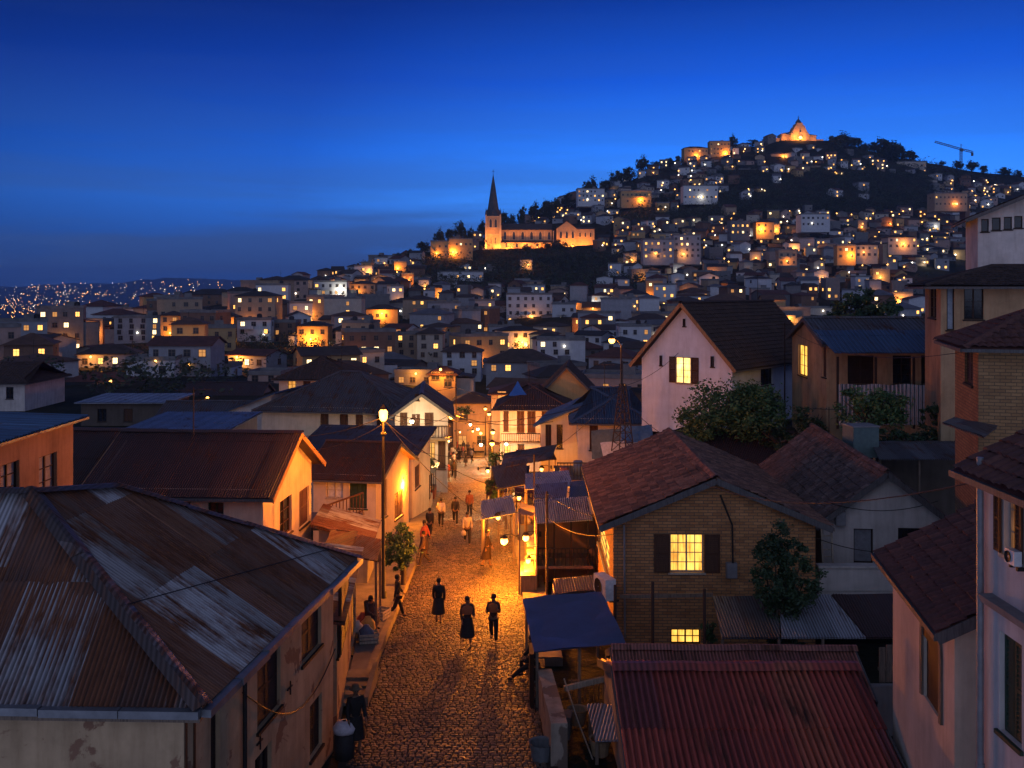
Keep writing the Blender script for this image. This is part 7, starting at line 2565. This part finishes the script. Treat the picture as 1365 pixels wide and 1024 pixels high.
    # floodlights at the foot of the walls
    for x, y, z, pw in ((-1.5, -2.5, 1.2, 2600), (tw * .8, -2.5, 1.2, 2600), (tw * .5, -6.5, 6, 2500), (xt(678), -6, 1.6, 5200), (xt(700), -6, 1.6, 5200), (xt(722), -6, 1.6, 4200), (xt(750), -9, 1.8, 4500), (xt(764), -9, 1.8, 5200), (xt(780), -8, 1.8, 5200), (tw * .3, -5, 9, 1500)):
        point_light((x, y, z), pw * 1.2, (1, .33, .045), .35, 'floodlight', root)
    for x, y in ((xt(682), -4.4), (xt(697), -4.5), (xt(716), -4.4), (xt(770), -5.4), (xt(778), -5), (xt(755), -5.6)):
        link(BULBM['o'], 'floodlight', root, (x, y, 1.2), (.4, .4, .4))


church()


def chapel():
    Y = 905.0
    k = Y / F
    zb = ZZ(189, Y)
    root = empty('chapel', (XX(1043, Y), Y, zb - .5), 0, 'hilltop chapel with stepped gable and small lantern tower glowing orange', 'chapel')
    xt = lambda x: (x - 1043) * k
    zt = lambda y: (189 - y) * k
    mb = MB(); mb.box(0, 4, -6, xt(1056), 18, zt(177)); mb.box(xt(1077) + .0, 4, -6, xt(1090), 18, zt(179)); mb.box(xt(1090) + .01, 5, -6, xt(1100), 16, zt(184)); mb.box(-xt(1064), 6, -6, -.01, 16, zt(182))
    b = mb.build('side_wing', CH_WALL, root)
    mb = MB()
    slab(mb, [(-.6, 3.4, zt(177)), (xt(1056), 3.4, zt(174)), (xt(1056), 18.6, zt(174)), (-.6, 18.6, zt(177))], -.02, .3)
    slab(mb, [(xt(1077), 3.4, zt(177)), (xt(1091), 3.4, zt(179)), (xt(1091), 18.6, zt(179)), (xt(1077), 18.6, zt(177))], -.02, .3)
    mb.build('roof', CH_ROOF, b)
    prof = [(1054, 189), (1079, 189), (1079, 179), (1075, 173), (1072.5, 167), (1070, 165.5), (1070, 163), (1062.5, 163), (1062.5, 165.5), (1060, 167), (1057.5, 173), (1054, 179)]
    mb = MB()
    f = [(xt(x), 0, zt(y) if y < 189 else -6) for x, y in prof]
    g = [(p[0], 14, p[2]) for p in f]
    mb.quad(*f); mb.quad(*g[::-1])
    for i in range(len(f)):
        j = (i + 1) % len(f); mb.quad(f[i], f[j], g[j], g[i])
    fa = mb.build('facade', CH_WALL, root)
    for x in (1058.5, 1074.5):
        mb = MB(); mb.box(xt(x) - .35, -.35, -6, xt(x) + .35, -.002, zt(176)); mb.build('pilaster', CH_TRIM, fa)
    arch_win(fa, (xt(1066.5), -.03, 1), 2.6, 4.6, 'y', 'door')
    arch_win(fa, (xt(1066.5), -.03, zt(176)), 1.6, 3.2, 'y')
    mb = MB(); c = xt(1066.3)
    mb.lathe((c, 5, zt(166)), [(2.6, 0), (2.6, 2.8), (3.0, 3.0), (2.6, 3.5), (1.5, 5.2), (.5, 6.2), (.3, 7.5), (.02, 8.2)], 8); mb.build('lantern_tower', SPIRE, root)
    mb = MB(); zc = zt(157.5); mb.bar((c, 5, zc - 1), (c, 5, zc + 3.4), .3); mb.bar((c - .9, 5, zc + 2.2), (c + .9, 5, zc + 2.2), .3); mb.build('cross', IRON, root)
    point_light((c, -4.2, 3.2), 9000, (1, .36, .05), .4, 'floodlight', root)
    point_light((c - 5, -5, 5), 4000, (1, .36, .05), .4, 'floodlight', root)
    point_light((xt(1047), -1, 3), 2500, (1, .36, .05), .4, 'floodlight', root)
    point_light((xt(1086), -1, 3), 1500, (1, .36, .05), .4, 'floodlight', root)
    link(BULBM['o'], 'floodlight', root, (c, -1.6, 4.0), (1.5, 1.5, 1.5))


chapel()


def crane():
    Y = 960.0
    k = Y / F
    zb = ZZ(228, Y)
    root = empty('tower_crane', (XX(1281, Y), Y, zb), .0, 'thin tower crane standing on the right-hand ridge', 'crane')
    m = flat('crane_steel', (.10, .09, .085), .6, .3)
    h = (228 - 199) * k
    def truss(name, a, b, w, n):
        mb = MB(); a, b = V(a), V(b)
        d = (b - a); r = V((0, 1, 0)) * w / 2; u = d.normalized().cross(r).normalized() * w / 2
        cs = [r + u, r - u, -r - u, -r + u]
        for c in cs: mb.bar(a + c, b + c, .28)
        for i in range(n):
            p, q = a + d * (i / n), a + d * ((i + 1) / n)
            for c, e in zip(cs, cs[1:] + cs[:1]): mb.bar(p + c, q + e, .16)
        mb.build(name, m, root)
    truss('mast', (0, 0, -4), (0, 0, h), 1.8, 9)
    truss('jib', (0, 0, h), (-35 * k, 0, h + 10 * k), 1.5, 12)
    truss('counter_jib', (0, 0, h), (16 * k, 0, h - 4 * k), 1.5, 5)
    mb = MB(); mb.bar((0, 0, h), (0, 0, h + 7 * k), .5); mb.bar((0, 0, h + 7 * k), (-22 * k, 0, h + 6.5 * k), .12); mb.bar((0, 0, h + 7 * k), (14 * k, 0, h - 3.4 * k), .12); mb.build('tie_bars', m, root)
    mb = MB(); mb.box(14 * k, -1, h - 9 * k, 16 * k, 1, h - 4.2 * k); mb.build('counterweight', m, root)
    mb = MB(); mb.box(-1.2, -2.2, h - 2.5, 1.2, -.92, h + .3); mb.build('cab', m, root)


crane()

# ------------------------------------------------------------------ lights of the far city on the plain
rnd = random.Random(5)
mb = MB(); mi = []
for k in range(620):
    c = rnd.random()
    if c < .16: px, py = rnd.gauss(15, 34), rnd.gauss(413, 7)
    elif c < .45: px, py = rnd.gauss(90, 60), rnd.gauss(405, 14)
    else: px, py = rnd.uniform(-60, 345), 377 + abs(rnd.gauss(0, 26))
    py = max(374, min(446, py))
    Yd = 1700.0
    while Yd < 11000 and ZZ(py, Yd) > ground(XX(px, Yd), Yd): Yd += 60
    if Yd > 10500: continue
    X, z = XX(px, Yd), ground(XX(px, Yd), Yd) + 5
    s = Yd / F * rnd.choice((.22, .26, .3, .36, .5))
    b = len(mb.v)
    mb.v += [(X - s, Yd, z), (X + s, Yd, z), (X, Yd - s, z), (X, Yd + s, z), (X, Yd, z - s), (X, Yd, z + s)]
    i = 0 if (c < .16 or rnd.random() < .5) else 1
    for f in ((0, 2, 5), (2, 1, 5), (1, 3, 5), (3, 0, 5), (2, 0, 4), (1, 2, 4), (3, 1, 4), (0, 3, 4)):
        mb.f.append(tuple(b + q for q in f)); mb.uv.append(None); mi.append(i)
me = mb.mesh('far_city_lights', [emit('city_light_orange', (1, .42, .10), 13, 0, 1, False), emit('city_light_pale', (1, .78, .55), 9, 0, 1, False)])
me.polygons.foreach_set('material_index', mi)
o = bpy.data.objects.new('far_city_lights', me); COL.objects.link(o)
tag(o, kind='stuff')

# ------------------------------------------------------------------ evening air over the whole scene
def haze():
    m = bpy.data.materials.new('evening_air')
    m.use_nodes = True
    t = m.node_tree
    t.nodes.clear()
    out = t.nodes.new('ShaderNodeOutputMaterial')
    v = t.nodes.new('ShaderNodeVolumePrincipled')
    v.inputs['Color'].default_value = (.30, .50, .98, 1)
    v.inputs['Density'].default_value = HAZE
    t.links.new(v.outputs[0], out.inputs['Volume'])
    mb = MB(); mb.box(-16500, -60, -90, 16500, 11000, 215)
    o = mb.build('haze', m)
    tag(o, kind='stuff')


HAZE = 1.15e-4
if HAZE: haze()
